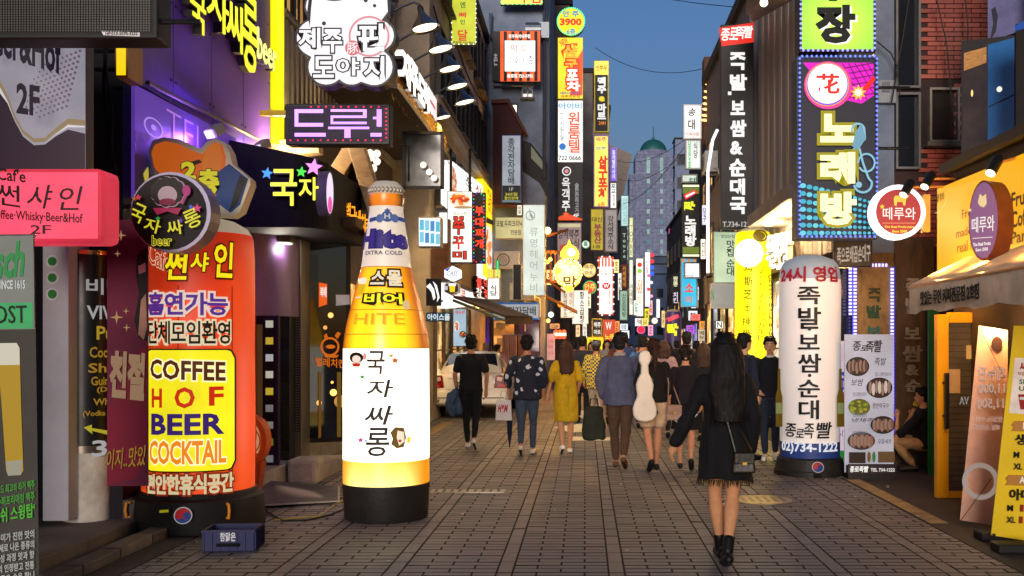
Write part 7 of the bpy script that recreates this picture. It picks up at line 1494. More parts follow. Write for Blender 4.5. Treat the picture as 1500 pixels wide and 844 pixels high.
b.poly([(1474, 623), (1479, 617), (1530, 617), (1530, 632), (1474, 632), (1478, 627)], '#d89040', .4); b.text('Fresh', (1491, 619, 1512, 629), '#f0e8d8', .7); b.text('생과', (1480, 636, 1516, 652), '#241c10', .2, .03); b.text('M', (1479, 662, 1487, 671), '#241c10', .2, .02); b.text('XL', (1479, 679, 1492, 688), '#241c10', .2, .02); b.poly([(1468, 702), (1473, 696), (1530, 696), (1530, 711), (1468, 711), (1472, 706)], '#d89040', .4); b.text('Amer', (1488, 698, 1514, 708), '#f0e8d8', .7); b.text('아메', (1474, 716, 1506, 733), '#241c10', .2, .03); b.text('M', (1472, 740, 1480, 749), '#241c10', .2, .02); b.text('XL', (1471, 757, 1484, 766), '#241c10', .2, .02); b.text('1', (1491, 739, 1495, 749), '#b82c24', .4, .03); b.text('1', (1490, 756, 1494, 766), '#b82c24', .4, .03); b.star(1494, 498, 4, '#f0e8b0', .6); b.disc(1453, 784, 2, '#141414', .2)
for i, (px, py) in enumerate(((1462, 790), (1488, 808))):
    gx_, gy_ = gp(px, py); t = tag(MB().box(-.17, .17, -.1, .1, 0, .07).build('banner_weight', pm('#1a1818', .6, 0, .2, 5), loc=(gx_, gy_, 0), bevel=.015), ['black rubber foot weight at the left corner of the yellow banner', 'black rubber foot weight cut by the right edge under the yellow banner'][i], 'weight', 'banner foot weights')
# oblique glass board high right and its neighbours
b = Board('painted_reflection_window', 'angled window panels with painted reflections of blue sky and a straw roof, upper right', 'window', Plane((4.3, 11.6, 0), -25), (1408, 56, 1486, 262)); b.case(.1, '#1c1a1a', bevel=0)
b.poly([(1411, 76), (1446, 66), (1446, 262), (1411, 262)], '', m=pm('#3c2c20', .12, 0, .4, 3), name='pane'); b.poly([(1447, 66), (1486, 55), (1486, 262), (1447, 262)], '', m=pm('#2f6fb0', .1, 0, .35, 1.2), name='pane'); b.poly([(1412, 78), (1445, 69), (1445, 92), (1412, 104)], '', m=pm('#c0883a', .3, 0, .4, 16, 0, 1, 0, (1, 1, 3)), name='straw_coloured_panel'); b.poly([(1448, 156), (1486, 138), (1486, 140), (1448, 158)], '', m=pm('#1c3040', .5), name='glazing_bar')  # sky and straw roof reflections are put into the pane colours
b.disc(1464, 131, 4, '#ffe8d0', 1.3); b.disc(1480, 193, 3, '#ffe8d0', 1.3); b.disc(1424, 137, 1.6, '#ffd080', 1.3, ry=5)  # reflected lamps painted on the panes as small glowing discs
b = Board('peeling_violet_board', 'peeling violet grey board above the blue window', 'board', Plane((4.5, 11.9, 0), -25), (1447, -20, 1500, 64)); b.poly([(1447, -20), (1510, -20), (1510, 40), (1447, 62)], '', m=pm('#6a6a98', .5, 0, .35, 4, .3, 12), name='panel', thick=.1)
b.poly([(1452, 14), (1458, 10), (1462, 24), (1459, 46), (1450, 60), (1455, 34)], '', m=pm('#30303c', .6), name='peeled_patch')
b = Board('dark_metal_cabinet', 'dark metal cabinet with a blue lit cap at the right edge over the fascia', 'cabinet', Plane((4.35, 10.6, 0), -30), (1487, 32, 1530, 230)); b.case(.3, '#17140f'); b.poly([(1486, 38), (1520, 20), (1520, 36), (1487, 46)], '#2a5ab8', .6, 'lit_cap', thick=.05)
# cables on the brick wall
for i, (pts, lb) in enumerate((([(1332, -5), (1322, 60), (1314, 100), (1318, 140)], 'thin grey cable dangling left across the brick wall window'), ([(1372, 0), (1386, 60), (1392, 120), (1396, 190)], 'thin cable dangling down the middle of the brick wall'), ([(1414, 0), (1418, 40), (1416, 90)], 'short thin cable near the top of the brick wall'), ([(1284, 60), (1305, 78), (1315, 100), (1306, 150)], 'black cable looping from the karaoke sign to the meter box'))):
    m_ = P(*pts[1], 13.3); tag(MB().tube([P(x, y, 13.3) - m_ for x, y in pts], .009, 5).build('wall_cable', pm('#2c2826' if i != 3 else '#0c0c0c', .6), loc=m_), lb, 'cable', 'cables on the brick wall')

# ================================================================ wall fittings and litter
def ac_unit(lb, b, face, u, z):
    t = thing('air_conditioner', lb, 'air conditioner', (0, 0, 0)); O, a = facade_frame(face, b.b); a = R(a)
    t.location = O + Vector((math.cos(a) * u, math.sin(a) * u, z)); t.rotation_euler = (0, 0, a); t['group'] = 'air conditioner units on the walls'
    MB().box(0, .8, -.42, -.08, 0, .55).build('case', pm('#b8b8b4', .5, 0, .2, 4), t, bevel=.012); MB().ring(.3, .28, .17, .2, -.435, -.421, 24).ring(.3, .28, .1, .11, -.435, -.421, 20).ring(.3, .28, .04, .05, -.435, -.421, 16).build('fan_guard', pm('#4a4a4a', .5), t, kind='stuff')
    MB().bar((.05, 0, -.02), (.05, -.42, -.02), .02).bar((.75, 0, -.02), (.75, -.42, -.02), .02).build('bracket', metal('#5a5a5e'), t, kind='stuff'); MB().tube([(.8, -.2, .1), (.95, -.1, .05), (.95, -.03, -.5), (.97, -.03, -2.)], .02, 6).build('pipe', pm('#c8c4b8', .7), t)
ac_unit('air conditioner unit on the stained grey blue wall beside the scalp clinic sign', L5, 'S', 6.1, 4.0)
ac_unit('air conditioner unit low on the grey blue wall by the dark narrow sign', L5, 'S', 6.6, 3.0)
ac_unit('air conditioner unit on the dark building behind the black pork sign', R4, 'W', 2.5, 6.1)
ac_unit('air conditioner unit high on the soffit lit building', R5, 'W', 3.5, 7.4)
lt = MB()
for i in range(70):
    x = rnd.choice((rnd.uniform(-3.3, -2.6), rnd.uniform(2.7, 3.8), rnd.uniform(-2.5, 2.7))); y = rnd.uniform(7.3, 16); s_ = rnd.uniform(.008, .028); a = rnd.uniform(0, 3); c_, q = math.cos(a) * s_, math.sin(a) * s_
    lt.add([(x - c_, y - q, .006), (x + q, y - c_, .009 + s_ * .3), (x + c_, y + q, .006), (x - q, y + c_, .006 + s_ * .2)], [(0, 1, 2, 3)])
o = lt.build('litter', pm('#b8b2a4', .8, 0, .3, 30), kind='stuff'); o['label'] = 'small scraps of paper and cigarette ends scattered on the street'; o['category'] = 'litter'
for i, (X, Z0, Z1, ya, yb) in enumerate(((-3.14, 8.6, 8.0, 21.2, 32.5), (-3.12, 9.4, 9.1, 21.2, 32.5), (3.68, 9.6, 9.9, 13.7, 21.9), (3.66, 10.6, 10.1, 13.7, 21.9))):
    pts = [Vector((X, ya + (yb - ya) * k / 12, Z0 + (Z1 - Z0) * k / 12 - .5 * math.sin(PI * k / 12))) for k in range(13)]; m_ = pts[6]
    tag(MB().tube([p - m_ for p in pts], .018, 5).build('facade_cable', pm('#151515', .6), loc=m_), ['lower sagging cable along the beige office facade', 'upper sagging cable along the beige office facade', 'lower sagging cable along the timber boards of the brick building', 'upper sagging cable along the timber boards of the brick building'][i], 'cable', 'cables along the facades')
# ================================================================ PEOPLE
def remeshed(mb, vox, smooth=3, fold=0., fseed=0., fscale=6.):
    me = mb.mesh('tmp'); o = bpy.data.objects.new('tmp', me)
    r = o.modifiers.new('r', 'REMESH'); r.mode = 'VOXEL'; r.voxel_size = vox
    s = o.modifiers.new('s', 'SMOOTH'); s.factor = .6; s.iterations = smooth
    out = evaluated_mesh(o)
    bpy.data.objects.remove(o); bpy.data.meshes.remove(me)
    if fold:
        n = len(out.vertices); co = [0.] * (3 * n); out.vertices.foreach_get('co', co); nv = [0.] * (3 * n); out.vertex_normals.foreach_get('vector', nv)
        for i in range(n):
            x, y, z = co[3 * i:3 * i + 3]; q = noise.noise(Vector((x * fscale + fseed, y * fscale, z * fscale * .55))); q = (1 - 2 * abs(q)) - .5
            for k in range(3): co[3 * i + k] += nv[3 * i + k] * fold * q
        out.vertices.foreach_set('co', co); out.update()
    out.shade_smooth(); return out
def lerp(a, b, t): return tuple(a[i] + (b[i] - a[i]) * t for i in range(3))
def capsule(mb, pts, n=10):
    """chain of ((x,y,z), r): a tapered limb with round ends"""
    c = [Vector(p) for p, r in pts]; r = [q for p, q in pts]; P_ = []; R_ = []
    d0 = (c[0] - c[1]).normalized(); P_ += [c[0] + d0 * r[0] * .9, c[0] + d0 * r[0] * .55]; R_ += [r[0] * .35, r[0] * .82]
    for a, b in zip(c, r): P_.append(a); R_.append(b)
    d1 = (c[-1] - c[-2]).normalized(); P_ += [c[-1] + d1 * r[-1] * .55, c[-1] + d1 * r[-1] * .9]; R_ += [r[-1] * .82, r[-1] * .35]
    mb.tube(P_, R_, n)
    for a, b in list(zip(c, r))[1:-1]: mb.ball(a, b * .99, n, 7)
HAIRM = {}
def hairmat(col):
    return pm(col, .68, 0, .3, 30, .5, 60, 0, (1, 1, .06))
def person(label, px, pf, H=1.7, face=0., st=.5, lead=1, arms=None, top=None, bottom=None, hair=None, shoes='#d8d4cc', fem=False, vox=.016, skin='#b07a5a', extra=None, group=None, Y=None, name='person', facefeat=False, headyaw=0., legs=None, hips=None, cat='person', bulk=1., leanx=0., headtilt=0.):
    """px,pf: photo pixel of the feet. local frame: facing +y, x right, metres for a 1.7 m body (scaled by H)"""
    if Y is None: Y = CH * F / (pf - HY)
    t = thing(name, label, cat, (P(px, 0, Y).x, Y, 0), R(face), group); k = H / 1.7; t.scale = (k, k, k)
    seed = len(label) * 1.37 + px
    sw = (.150 if fem else .172) * bulk; hw_ = .085; SH = 1.365
    lead = 1 if lead > 0 else -1
    # legs: lead=+1 -> right leg forward
    J = {}
    for sgn in (1, -1):
        f = st if sgn == lead else -st
        hip = (hw_ * sgn, 0, .90)
        if f >= 0: kn = (hw_ * .95 * sgn, .10 * f + .03, .49); an = (hw_ * .8 * sgn, .26 * f, .085); toe = (hw_ * .95 * sgn, .26 * f + .15, .03)
        else:
            g = -f; kn = (hw_ * .95 * sgn, .0 - .02 * g, .49); an = (hw_ * .8 * sgn, -.34 * g, .085 + .16 * g); toe = (hw_ * .9 * sgn, -.34 * g + .13 * (1 - .35 * g), .03 + .02 * g)
        J[sgn] = [hip, kn, an, toe]
    if legs: J.update(legs)
    A = {1: [(.265, -.02, 1.10), (.27, .07, .86)], -1: [(-.265, -.02, 1.10), (-.27, .07, .86)]}
    if arms: A.update(arms)
    if not legs or fem: A = {s: [(p[0] * .9, p[1], p[2]) for p in v[:2]] for s, v in A.items()}
    SHJ = {s: (sw * s + leanx, 0, SH) for s in (1, -1)}
    hc = Vector((leanx, .015, 1.585)) + Vector((headtilt, 0, 0))
    # ---- body: one continuous surface
    mb = MB(); b_ = bulk
    mb.rings([(0, 0, .84, .12, .085), (0, 0, .93, .15 * b_, .10), (0, 0, 1.05, .125 * b_, .085), (0, 0, 1.2, .14 * b_, .095), (leanx, 0, 1.34, sw * .92, .095), (leanx, 0, 1.40, sw * .7, .07), (leanx, 0, 1.45, .055, .05)], 14)
    capsule(mb, [((leanx, -.01, 1.38), .055), (tuple(hc + Vector((0, -.02, -.07))), .05)])
    cy_, sy_ = math.cos(R(headyaw)), math.sin(R(headyaw))
    def hp(x, y, z): return (hc.x + x * cy_ - y * sy_, hc.y + x * sy_ + y * cy_, hc.z + z)
    mb.ball(hp(0, -.005, .02), (.079, .097, .102), 14, 10); mb.ball(hp(0, .03, -.05), (.055, .062, .062), 12, 8); mb.ball(hp(0, .098, -.015), (.013, .02, .022), 8, 6)
    for s in (1, -1): mb.ball(hp(.077 * s, 0, -.01), (.012, .022, .032), 8, 6)
    lk = .8 if bottom and bottom.get('kind', 'trousers') == 'trousers' else 1.
    for s in (1, -1):
        el, wr = A[s][0], A[s][1]; sh = SHJ[s]
        capsule(mb, [(sh, .046), (lerp(sh, el, .5), .041), (el, .035), (lerp(el, wr, .35), .036), (wr, .025)])
        hip, kn, an, toe = J[s]
        capsule(mb, [(hip, .085 * lk), (lerp(hip, kn, .45), .074 * lk), (kn, .050 * lk), (lerp(kn, an, .3), .055 * lk), (lerp(kn, an, .7), .038 * lk), (an, .031 * lk)])
        capsule(mb, [(lerp(an, (an[0], an[1] - .03, an[2] - .04), 1), .036), (toe, .026)])
    me = remeshed(mb, vox, 3)
    sk = pm(skin, .6, 0, .14, 14, .15, 60)
    body = link('body', me, sk, t)
    # hands: palm, four unequal fingers, thumb
    hm = MB()
    for s in (1, -1):
        if len(A[s]) > 2 and A[s][2] == 'nohand': continue
        wr = Vector(A[s][1]); el = Vector(A[s][0]); d = (wr - el).normalized(); q = Vector((0, 1, 0)) if abs(d.y) < .8 else Vector((0, 0, 1)); fw = (q - d * q.dot(d)).normalized(); sd = d.cross(fw)
        inw = -sd if (sd.x * s) > 0 else sd
        pc = wr + d * .055
        capsule(hm, [(tuple(wr), .026), (tuple(wr + d * .03), .03), (tuple(pc + d * .02), .032)], 8)
        for i, (L_, o_) in enumerate(((.07, .028), (.078, .010), (.072, -.009), (.056, -.026))):
            a_ = pc + d * .025 + fw * o_; m_ = a_ + d * L_ * .5 + inw * .008; e_ = a_ + d * L_ * .85 + inw * .035
            capsule(hm, [(tuple(a_), .0095), (tuple(m_), .009), (tuple(e_), .0075)], 6)
        th = wr + d * .025 + fw * .026; capsule(hm, [(tuple(th), .012), (tuple(th + fw * .025 + d * .025), .0105), (tuple(th + fw * .03 + d * .055 + inw * .01), .009)], 6)
    if vox < .014: link('hands', remeshed(hm, .005, 1), sk, t)
    else: hm.build('hands', sk, t, smooth=True)
    # ---- clothes
    top = top or {}; tc = top.get('col', '#202024'); m_t = top.get('m') or cloth(tc); ease = top.get('ease', .018); hem = top.get('hem', .88); sl = top.get('sleeve', 1.)
    mb = MB(); flare = top.get('flare', 0)
    zz = [(1.435, .075, .065), (1.405, sw * .70 + ease * .3, .080 + ease * .7), (1.34, sw * .93 + ease, .105 + ease), (1.2, .148 * b_ + ease, .105 + ease), (1.06, (.135 if fem else .145) * b_ + ease * 1.2, .10 + ease * 1.2), (.95, .158 * b_ + ease * 1.3, .112 + ease * 1.3)]
    rs = [(leanx * max(0, (z - .95) / .4), 0, z, rx, ry) for z, rx, ry in zz]
    if hem < .95:
        nst = max(1, int((.95 - hem) / .08))
        for i in range(1, nst + 1):
            f = i / nst; z = .95 + (hem - .95) * f; rs.append((0, 0, z, .158 * b_ + ease * 1.4 + flare * f, .115 + ease * 1.4 + flare * .9 * f + st * .06 * min(1, (.95 - z) * 2)))
    mb.rings(rs[::-1], 16)
    for s in (1, -1):
        el, wr = A[s][0], A[s][1]; sh = SHJ[s]; e2 = ease * .9
        if sl > 0:
            if sl <= .5: end = lerp(sh, el, sl / .5); capsule(mb, [(sh, .050 + e2 * .5), (lerp(sh, end, .5), .046 + e2 * .8), (end, .044 + e2)])
            else: end = lerp(el, wr, (sl - .5) / .5 * .97); ws = top.get('wide', 0); capsule(mb, [(sh, .048 + e2 * .6), (lerp(sh, el, .5), .043 + e2 * .8), (el, .038 + e2 * .8), (lerp(el, end, .55), .032 + e2 * .8 + ws * .5), (end, .026 + e2 * .6 + ws)])
    link(top.get('name', 'shirt'), remeshed(mb, vox * .95, 2, top.get('fold', .014), seed, top.get('fs', 7.)), m_t, t)
    if bottom:
        kind = bottom.get('kind', 'trousers'); mb = MB(); bm2 = bottom.get('m') or cloth(bottom.get('col', '#1c1c20'))
        if kind in ('trousers', 'shorts'):
            mb.rings([(0, 0, .84, .13, .10), (0, 0, .93, .158 * b_, .112), (0, 0, 1.02, .138 * b_, .10)], 14); cut = bottom.get('cut', 1.); w_ = bottom.get('w', 0)
            for s in (1, -1):
                hip, kn, an, toe = J[s]
                if kind == 'trousers':
                    capsule(mb, [(hip, .096), (lerp(hip, kn, .5), .086 + w_), (kn, .062 + w_), (lerp(kn, an, .5), .055 + w_), (lerp(kn, an, .90 * cut), .043 + w_)])
                else: capsule(mb, [(hip, .100), (lerp(hip, kn, .35 * cut), .100 + w_), (lerp(hip, kn, .55 * cut), .098 + w_)])
        else:
            h2 = bottom.get('hem', .55); mb.rings([(0, .0, h2, .155 + bottom.get('flare', .04), .14 + bottom.get('flare', .04)), (0, 0, .8, .165, .125), (0, 0, .95, .158, .112), (0, 0, 1.04, .128, .098)], 16)
        link(kind, remeshed(mb, vox * .95, 2, .008, seed + 5, 8.), bm2, t)
    # shoes
    if shoes:
        for s in (1, -1):
            hip, kn, an, toe = J[s]; mb = MB(); hl = Vector((an[0], an[1] - .045, an[2] - .045)); tv = Vector(toe)
            capsule(mb, [(tuple(hl + Vector((0, 0, .0))), .040), (tuple(hl.lerp(tv, .5) + Vector((0, 0, .01))), .043), (tuple(tv + (tv - hl) * .08), .036)])
            if top.get('boots'): capsule(mb, [(tuple(an), .043), (tuple(lerp(an, kn, .22)), .045)])
            sh_ = link('shoe', remeshed(mb, min(vox, .012), 1), pm(shoes, .5, 0, .1, 20), t)
            so = MB(); capsule(so, [(tuple(hl + Vector((0, -.01, -.026))), .022), (tuple(tv + (tv - hl) * .1 + Vector((0, 0, -.018))), .020)], 8); so.build('sole', pm('#2a2622' if shoes in ('#d8d4cc', '#e0d8c8') else '#0e0d0c', .7), sh_, smooth=True)
    # ---- hair
    hair = hair or {}; hcl = hair.get('col', '#120d0b'); hk = hair.get('kind', 'short'); mb = MB()
    mb.ball(hp(0, -.022, .036), (.090, .100, .100), 16, 11)
    if hk == 'short':
        mb.ball(hp(0, -.045, -.02), (.078, .065, .075), 12, 8); mb.ball(hp(0, .045, .085), (.066, .055, .036), 10, 7)
        for i in range(12):
            a = i * 2.4; p = hp(.06 * math.cos(a), -.03 + .065 * math.sin(a), .098 + .012 * math.sin(i * 1.7)); mb.ball(p, (.026, .026, .018), 6, 5)
    elif hk in ('long', 'mid', 'tail', 'bun', 'braid'):
        L_ = hair.get('len', .45) if hk in ('long',) else (.16 if hk == 'mid' else .02)
        if hk in ('long', 'mid'):
            n = 7
            mb.rings([(hc.x + sy_ * .05 - 0.0 + .01 * math.sin(i * 1.3), hc.y - .075 - .062 * min(1, i / 3), hc.z + .05 - (L_ + .07) * i / n, (.092 + .03 * math.sin(PI * i / n * .9)) * (1 - .3 * max(0, i / n - .6)) * hair.get('w', 1.), .055 + .012 * math.sin(i)) for i in range(n, -1, -1)], 14)
            for s in (1, -1): capsule(mb, [(hp(.080 * s, 0, .03), .026), (hp(.088 * s, -.01, -.06), .026), (hp(.092 * s, -.03, -.06 - L_ * .35), .022)])
            for i in range(9):
                x = -.085 + i * .021; capsule(mb, [((hc.x + x * .9, hc.y - .135, hc.z - .02 - L_ * .5), .025), ((hc.x + x * 1.1, hc.y - .14, hc.z - .02 - L_ * (.95 + .12 * math.sin(i * 2.3))), .016)], 6)
        else:
            mb.ball(hp(0, -.05, -.02), (.076, .062, .07), 12, 8)
            if hk == 'tail': capsule(mb, [(hp(.0, -.11, .03), .034), (hp(.0, -.15, -.06), .040), (hp(0, -.14, -.20), .030), (hp(0, -.13, -.30), .014)])
            if hk == 'bun': mb.ball(hp(0, -.10, -.03), (.05, .045, .045), 10, 7)
        mb.ball(hp(0, .055, .075), (.068, .045, .04), 10, 7)
    hm_ = link('hair', remeshed(mb, vox * .62, 3, .003, seed, 22.), hairmat(hcl), t)
    if vox < .019:      # loose strands over the hair mass
        sm = MB(); r_ = random.Random(int(seed * 10)); L2_ = {'long': hair.get('len', .45), 'mid': .16}.get(hk, .0)
        for i in range(260 if vox < .012 else 110):
            a = r_.uniform(-2.5, 2.5); el_ = r_.uniform(.15, 1.25); sx_, sy2 = math.sin(a), -math.cos(a)
            p0 = Vector(hp(.086 * sx_ * math.cos(el_), -.022 + .098 * sy2 * math.cos(el_), .036 + .1 * math.sin(el_)))
            if L2_ and abs(a) < 1.5:
                q = r_.uniform(-1, 1); z1 = -.02 - L2_ * r_.uniform(.75, 1.12); xx = hc.x + q * .10 * hair.get('w', 1.); bk = .143 - .035 * q * q
                pts = [p0, Vector(hp(.092 * q, -.105 + .02 * q * q, -.03)), Vector((xx, hc.y - bk, hc.z + z1 * .5)), Vector((xx * 1.06 + r_.uniform(-.02, .02), hc.y - bk - .004, hc.z + z1))]
            else:
                pts = [p0, p0 + Vector((sx_ * .012, sy2 * .012, -.02)), p0 + Vector((sx_ * .012 + r_.uniform(-.01, .01), sy2 * .012, -.05))] if el_ < .7 else [p0, p0 + Vector((r_.uniform(-.02, .02), r_.uniform(-.03, .03), .012)), p0 + Vector((r_.uniform(-.035, .035), r_.uniform(-.05, .05), .006))]
            sm.tube(pts, [.0045] * (len(pts) - 1) + [.001], 4)
        sm.build('hair_strands', hairmat(hcl), t, smooth=True, kind='stuff')
    if facefeat:
        fm = MB()
        for s in (1, -1): fm.ball(hp(.030 * s, .079, .012), (.014, .008, .0075), 8, 6)
        fm.build('eyes', pm('#c8c0b8', .3), t); fm = MB()
        for s in (1, -1): fm.ball(hp(.030 * s, .0855, .012), (.007, .004, .007), 8, 6); fm.ball(hp(.031 * s, .085, .034), (.019, .007, .0045), 8, 5)
        fm.build('eyebrows', pm('#140e0c', .5), t); MB().ball(hp(0, .091, -.058), (.022, .008, .0075), 8, 5).build('mouth', pm('#8a443c', .5), t)
    if extra: extra(t, J, A, hp)
    return t
def at(t, v): return t.matrix_basis @ Vector(v)
NVY = '#1b2233'; BK = '#100f12'
def flower_mat():
    m, t, b = new_mat('navy_floral'); N = t.nodes; L = t.links; g = N.new('ShaderNodeTexCoord'); v = N.new('ShaderNodeTexVoronoi'); v.inputs['Scale'].default_value = 8.5; L.new(g.outputs['Object'], v.inputs[0])
    n = N.new('ShaderNodeTexNoise'); n.inputs['Scale'].default_value = 26; L.new(g.outputs['Object'], n.inputs[0]); ad = N.new('ShaderNodeMath'); ad.operation = 'MULTIPLY_ADD'; ad.inputs[1].default_value = .55; L.new(n.outputs[0], ad.inputs[0]); L.new(v.outputs['Distance'], ad.inputs[2])
    cr = N.new('ShaderNodeValToRGB'); cr.color_ramp.interpolation = 'CONSTANT'; e = cr.color_ramp.elements; e[0].color = lin('#c4c4cc') + (1,); e[1].position = .53; e[1].color = lin('#111626') + (1,); L.new(ad.outputs[0], cr.inputs[0]); L.new(cr.outputs[0], b.inputs['Base Color']); b.inputs['Roughness'].default_value = .85; return m
def check_mat():
    m, t, b = new_mat('yellow_navy_check'); N = t.nodes; L = t.links; g = N.new('ShaderNodeTexCoord'); c = N.new('ShaderNodeTexChecker'); c.inputs['Scale'].default_value = 26; c.inputs[1].default_value = lin('#d0b838') + (1,); c.inputs[2].default_value = lin('#2a3048') + (1,); L.new(g.outputs['Object'], c.inputs[0]); L.new(c.outputs[0], b.inputs['Base Color']); b.inputs['Roughness'].default_value = .85; return m
def shoulder_bag(t, x, y, z, w_, h, d, col, label, strap_top=None, cat='handbag', lug=True, gold=False):
    s = t.scale[0]; loc = at(t, (x, y, z)); b = thing('handbag', label, cat, loc, t.rotation_euler[2]); m = pm(col, .35, 0, .2, 12, .2, 30)
    MB().add([(-w_ / 2, -d / 2, 0), (w_ / 2, -d / 2, 0), (w_ / 2, d / 2, 0), (-w_ / 2, d / 2, 0), (-w_ * .4, -d * .3, h), (w_ * .4, -d * .3, h), (w_ * .4, d * .3, h), (-w_ * .4, d * .3, h)], [(0, 3, 2, 1), (4, 5, 6, 7), (0, 1, 5, 4), (1, 2, 6, 5), (2, 3, 7, 6), (3, 0, 4, 7)]).build('bag_body', m, b, bevel=.015)
    MB().box(-w_ * .42, w_ * .42, -d / 2 - .006, -d / 2 + .02, h * .45, h * .98).build('flap', m, b, bevel=.006); MB().box(-.015, .015, -d / 2 - .014, -d / 2 - .006, h * .42, h * .55).build('clasp', metal('#c8a850', .3), b)
    if strap_top is not None:
        st_ = at(t, strap_top) - loc; st_.rotate(Matrix.Rotation(-t.rotation_euler[2], 3, 'Z')); MB().tube([(-w_ * .35, 0, h), st_ * .5 + Vector((-.02, -.06, h * .5)), st_, st_ * .5 + Vector((.05, .08, h * .5)), (w_ * .35, 0, h)], .009, 6).build('strap', m, b)
    return b
# foreground woman
def fringe(t, J, A, hp):
    mb = MB(); 
    for i in range(90):
        a = 2 * PI * i / 90; x, y = .200 * math.cos(a), .175 * math.sin(a); mb.bar((x, y, .645), (x * 1.03 + rnd.uniform(-.01, .01), y * 1.03, .645 - rnd.uniform(.03, .06)), .006, .002, 3)
    mb.build('coat_fringe', pm('#1b1714', .8), t, kind='stuff'); mb = MB()
    for i in range(60):
        a = 2 * PI * i / 60; x, y = .195 * math.cos(a), .17 * math.sin(a); mb.bar((x, y, .64), (x * 1.02, y * 1.02, .64 - rnd.uniform(.02, .04)), .005, .002, 3)
    mb.build('gold_fringe', pm('#a07c3c', .6), t, kind='stuff')
A0 = person('woman in black coat with very long black hair and ankle boots in the foreground', 1062, 826, 1.68, 2, .62, -1, {-1: [(-.295, -.02, 1.13), (-.40, .04, .90)], 1: [(.235, -.05, 1.10), (.215, .04, .84)]},
   {'col': '#0e0d10', 'hem': .645, 'ease': .020, 'flare': .012, 'name': 'coat', 'wide': .016, 'boots': True, 'fold': .014}, None, {'kind': 'long', 'len': .50, 'w': 1.12, 'col': '#0d0908'}, '#0c0b0b', True, .010, '#c08a62', fringe,
   legs={-1: [(-.075, 0, .9), (-.06, .10, .49), (.0, .20, .085), (.0, .35, .03)], 1: [(.075, 0, .9), (.055, .0, .50), (-.015, -.20, .13), (-.02, -.075, .035)]})
shoulder_bag(A0, .10, -.205, .70, .17, .15, .07, '#1a1608', "small shiny black and gold crossbody bag on the foreground woman's hip", (-.12, .0, 1.42))
# man in black polo
B0 = person('man in black polo shirt and black trousers walking away beside the white car', 690, 658, 1.73, 0, .62, -1, {-1: [(-.27, -.02, 1.12), (-.25, .06, .90)], 1: [(.27, -.04, 1.12), (.25, .02, .88)]}, {'col': '#121216', 'sleeve': .36, 'hem': .88, 'ease': .016, 'name': 'polo_shirt'}, {'col': '#121217', 'w': -.003}, None, '#d8d4cc', vox=.013)
dj = thing('denim_jacket', 'folded blue denim jacket carried in the left hand of the man in black', 'jacket', at(B0, (-.27, .02, .56))); mb = MB(); capsule(mb, [((.05, 0, .34), .04), ((-.02, 0, .22), .09), ((-.03, 0, .08), .10), ((0, 0, -.02), .06)]); capsule(mb, [((.04, .04, .3), .05), ((.09, .02, .1), .06), ((.10, 0, .0), .05)]); link('fabric', remeshed(mb, .012, 1, .02, 3, 12), cloth('#3a4c62', .5), dj)
# man in floral shirt
C0 = person('man in navy shirt with white flower print and blue jeans, carrying a white bag', 772, 667, 1.72, -3, .55, 1, {-1: [(-.30, -.03, 1.13), (-.30, .05, .93)], 1: [(.28, -.02, 1.12), (.25, .10, .92)]}, {'m': flower_mat(), 'hem': .80, 'ease': .036, 'name': 'shirt', 'sleeve': .85}, {'col': '#3a4656', 'w': -.004}, None, '#d8cdb8', vox=.014)
bg_ = thing('shopping_bag', 'white plastic shopping bag with red H&M lettering beside the floral shirt man', 'shopping bag', at(C0, (-.33, -.02, .50)))
MB().add([(-.12, -.05, 0), (.12, -.05, 0), (.12, .05, 0), (-.12, .05, 0), (-.105, -.03, .30), (.105, -.03, .30), (.105, .03, .30), (-.105, .03, .30)], [(0, 3, 2, 1), (4, 5, 6, 7), (0, 1, 5, 4), (1, 2, 6, 5), (2, 3, 7, 6), (3, 0, 4, 7)]).build('bag_body', pm('#c4bcb8', .45, 0, .15, 12, .6, 14), bg_, bevel=.008)
MB().tube([(-.06, 0, .30), (-.03, 0, .42), (.03, 0, .42), (.06, 0, .30)], .008).build('handle', pm('#c4bcb8', .5), bg_)
vs, fs, a0, a1, b0, b1 = text_data('H&M', .05, .3, 1., .95); mb = MB(); mb.v = [(-.085 + .15 * (v[0] - a0) / (a1 - a0), -.052 + .006 - v[2] * .006 - .002 + .011 * ((v[1] - b0) / (b1 - b0)) - .004, .12 + .11 * (v[1] - b0) / (b1 - b0)) for v in vs]; mb.f = list(fs); mb.build('lettering', pm('#b01c2c', .5), bg_)
um = thing('folded_umbrella', 'folded navy umbrella hanging point down beside the white shopping bag', 'umbrella', at(C0, (-.26, .08, .0))); MB().tube([(0, 0, .10), (.0, 0, .16), (0, 0, .3), (0, 0, .62), (0, 0, .72)], [.006, .012, .035, .045, .02], 10).build('canopy', cloth('#141d36'), um); MB().tube([(0, 0, .72), (0, 0, .88)], .008).build('shaft', metal(), um)
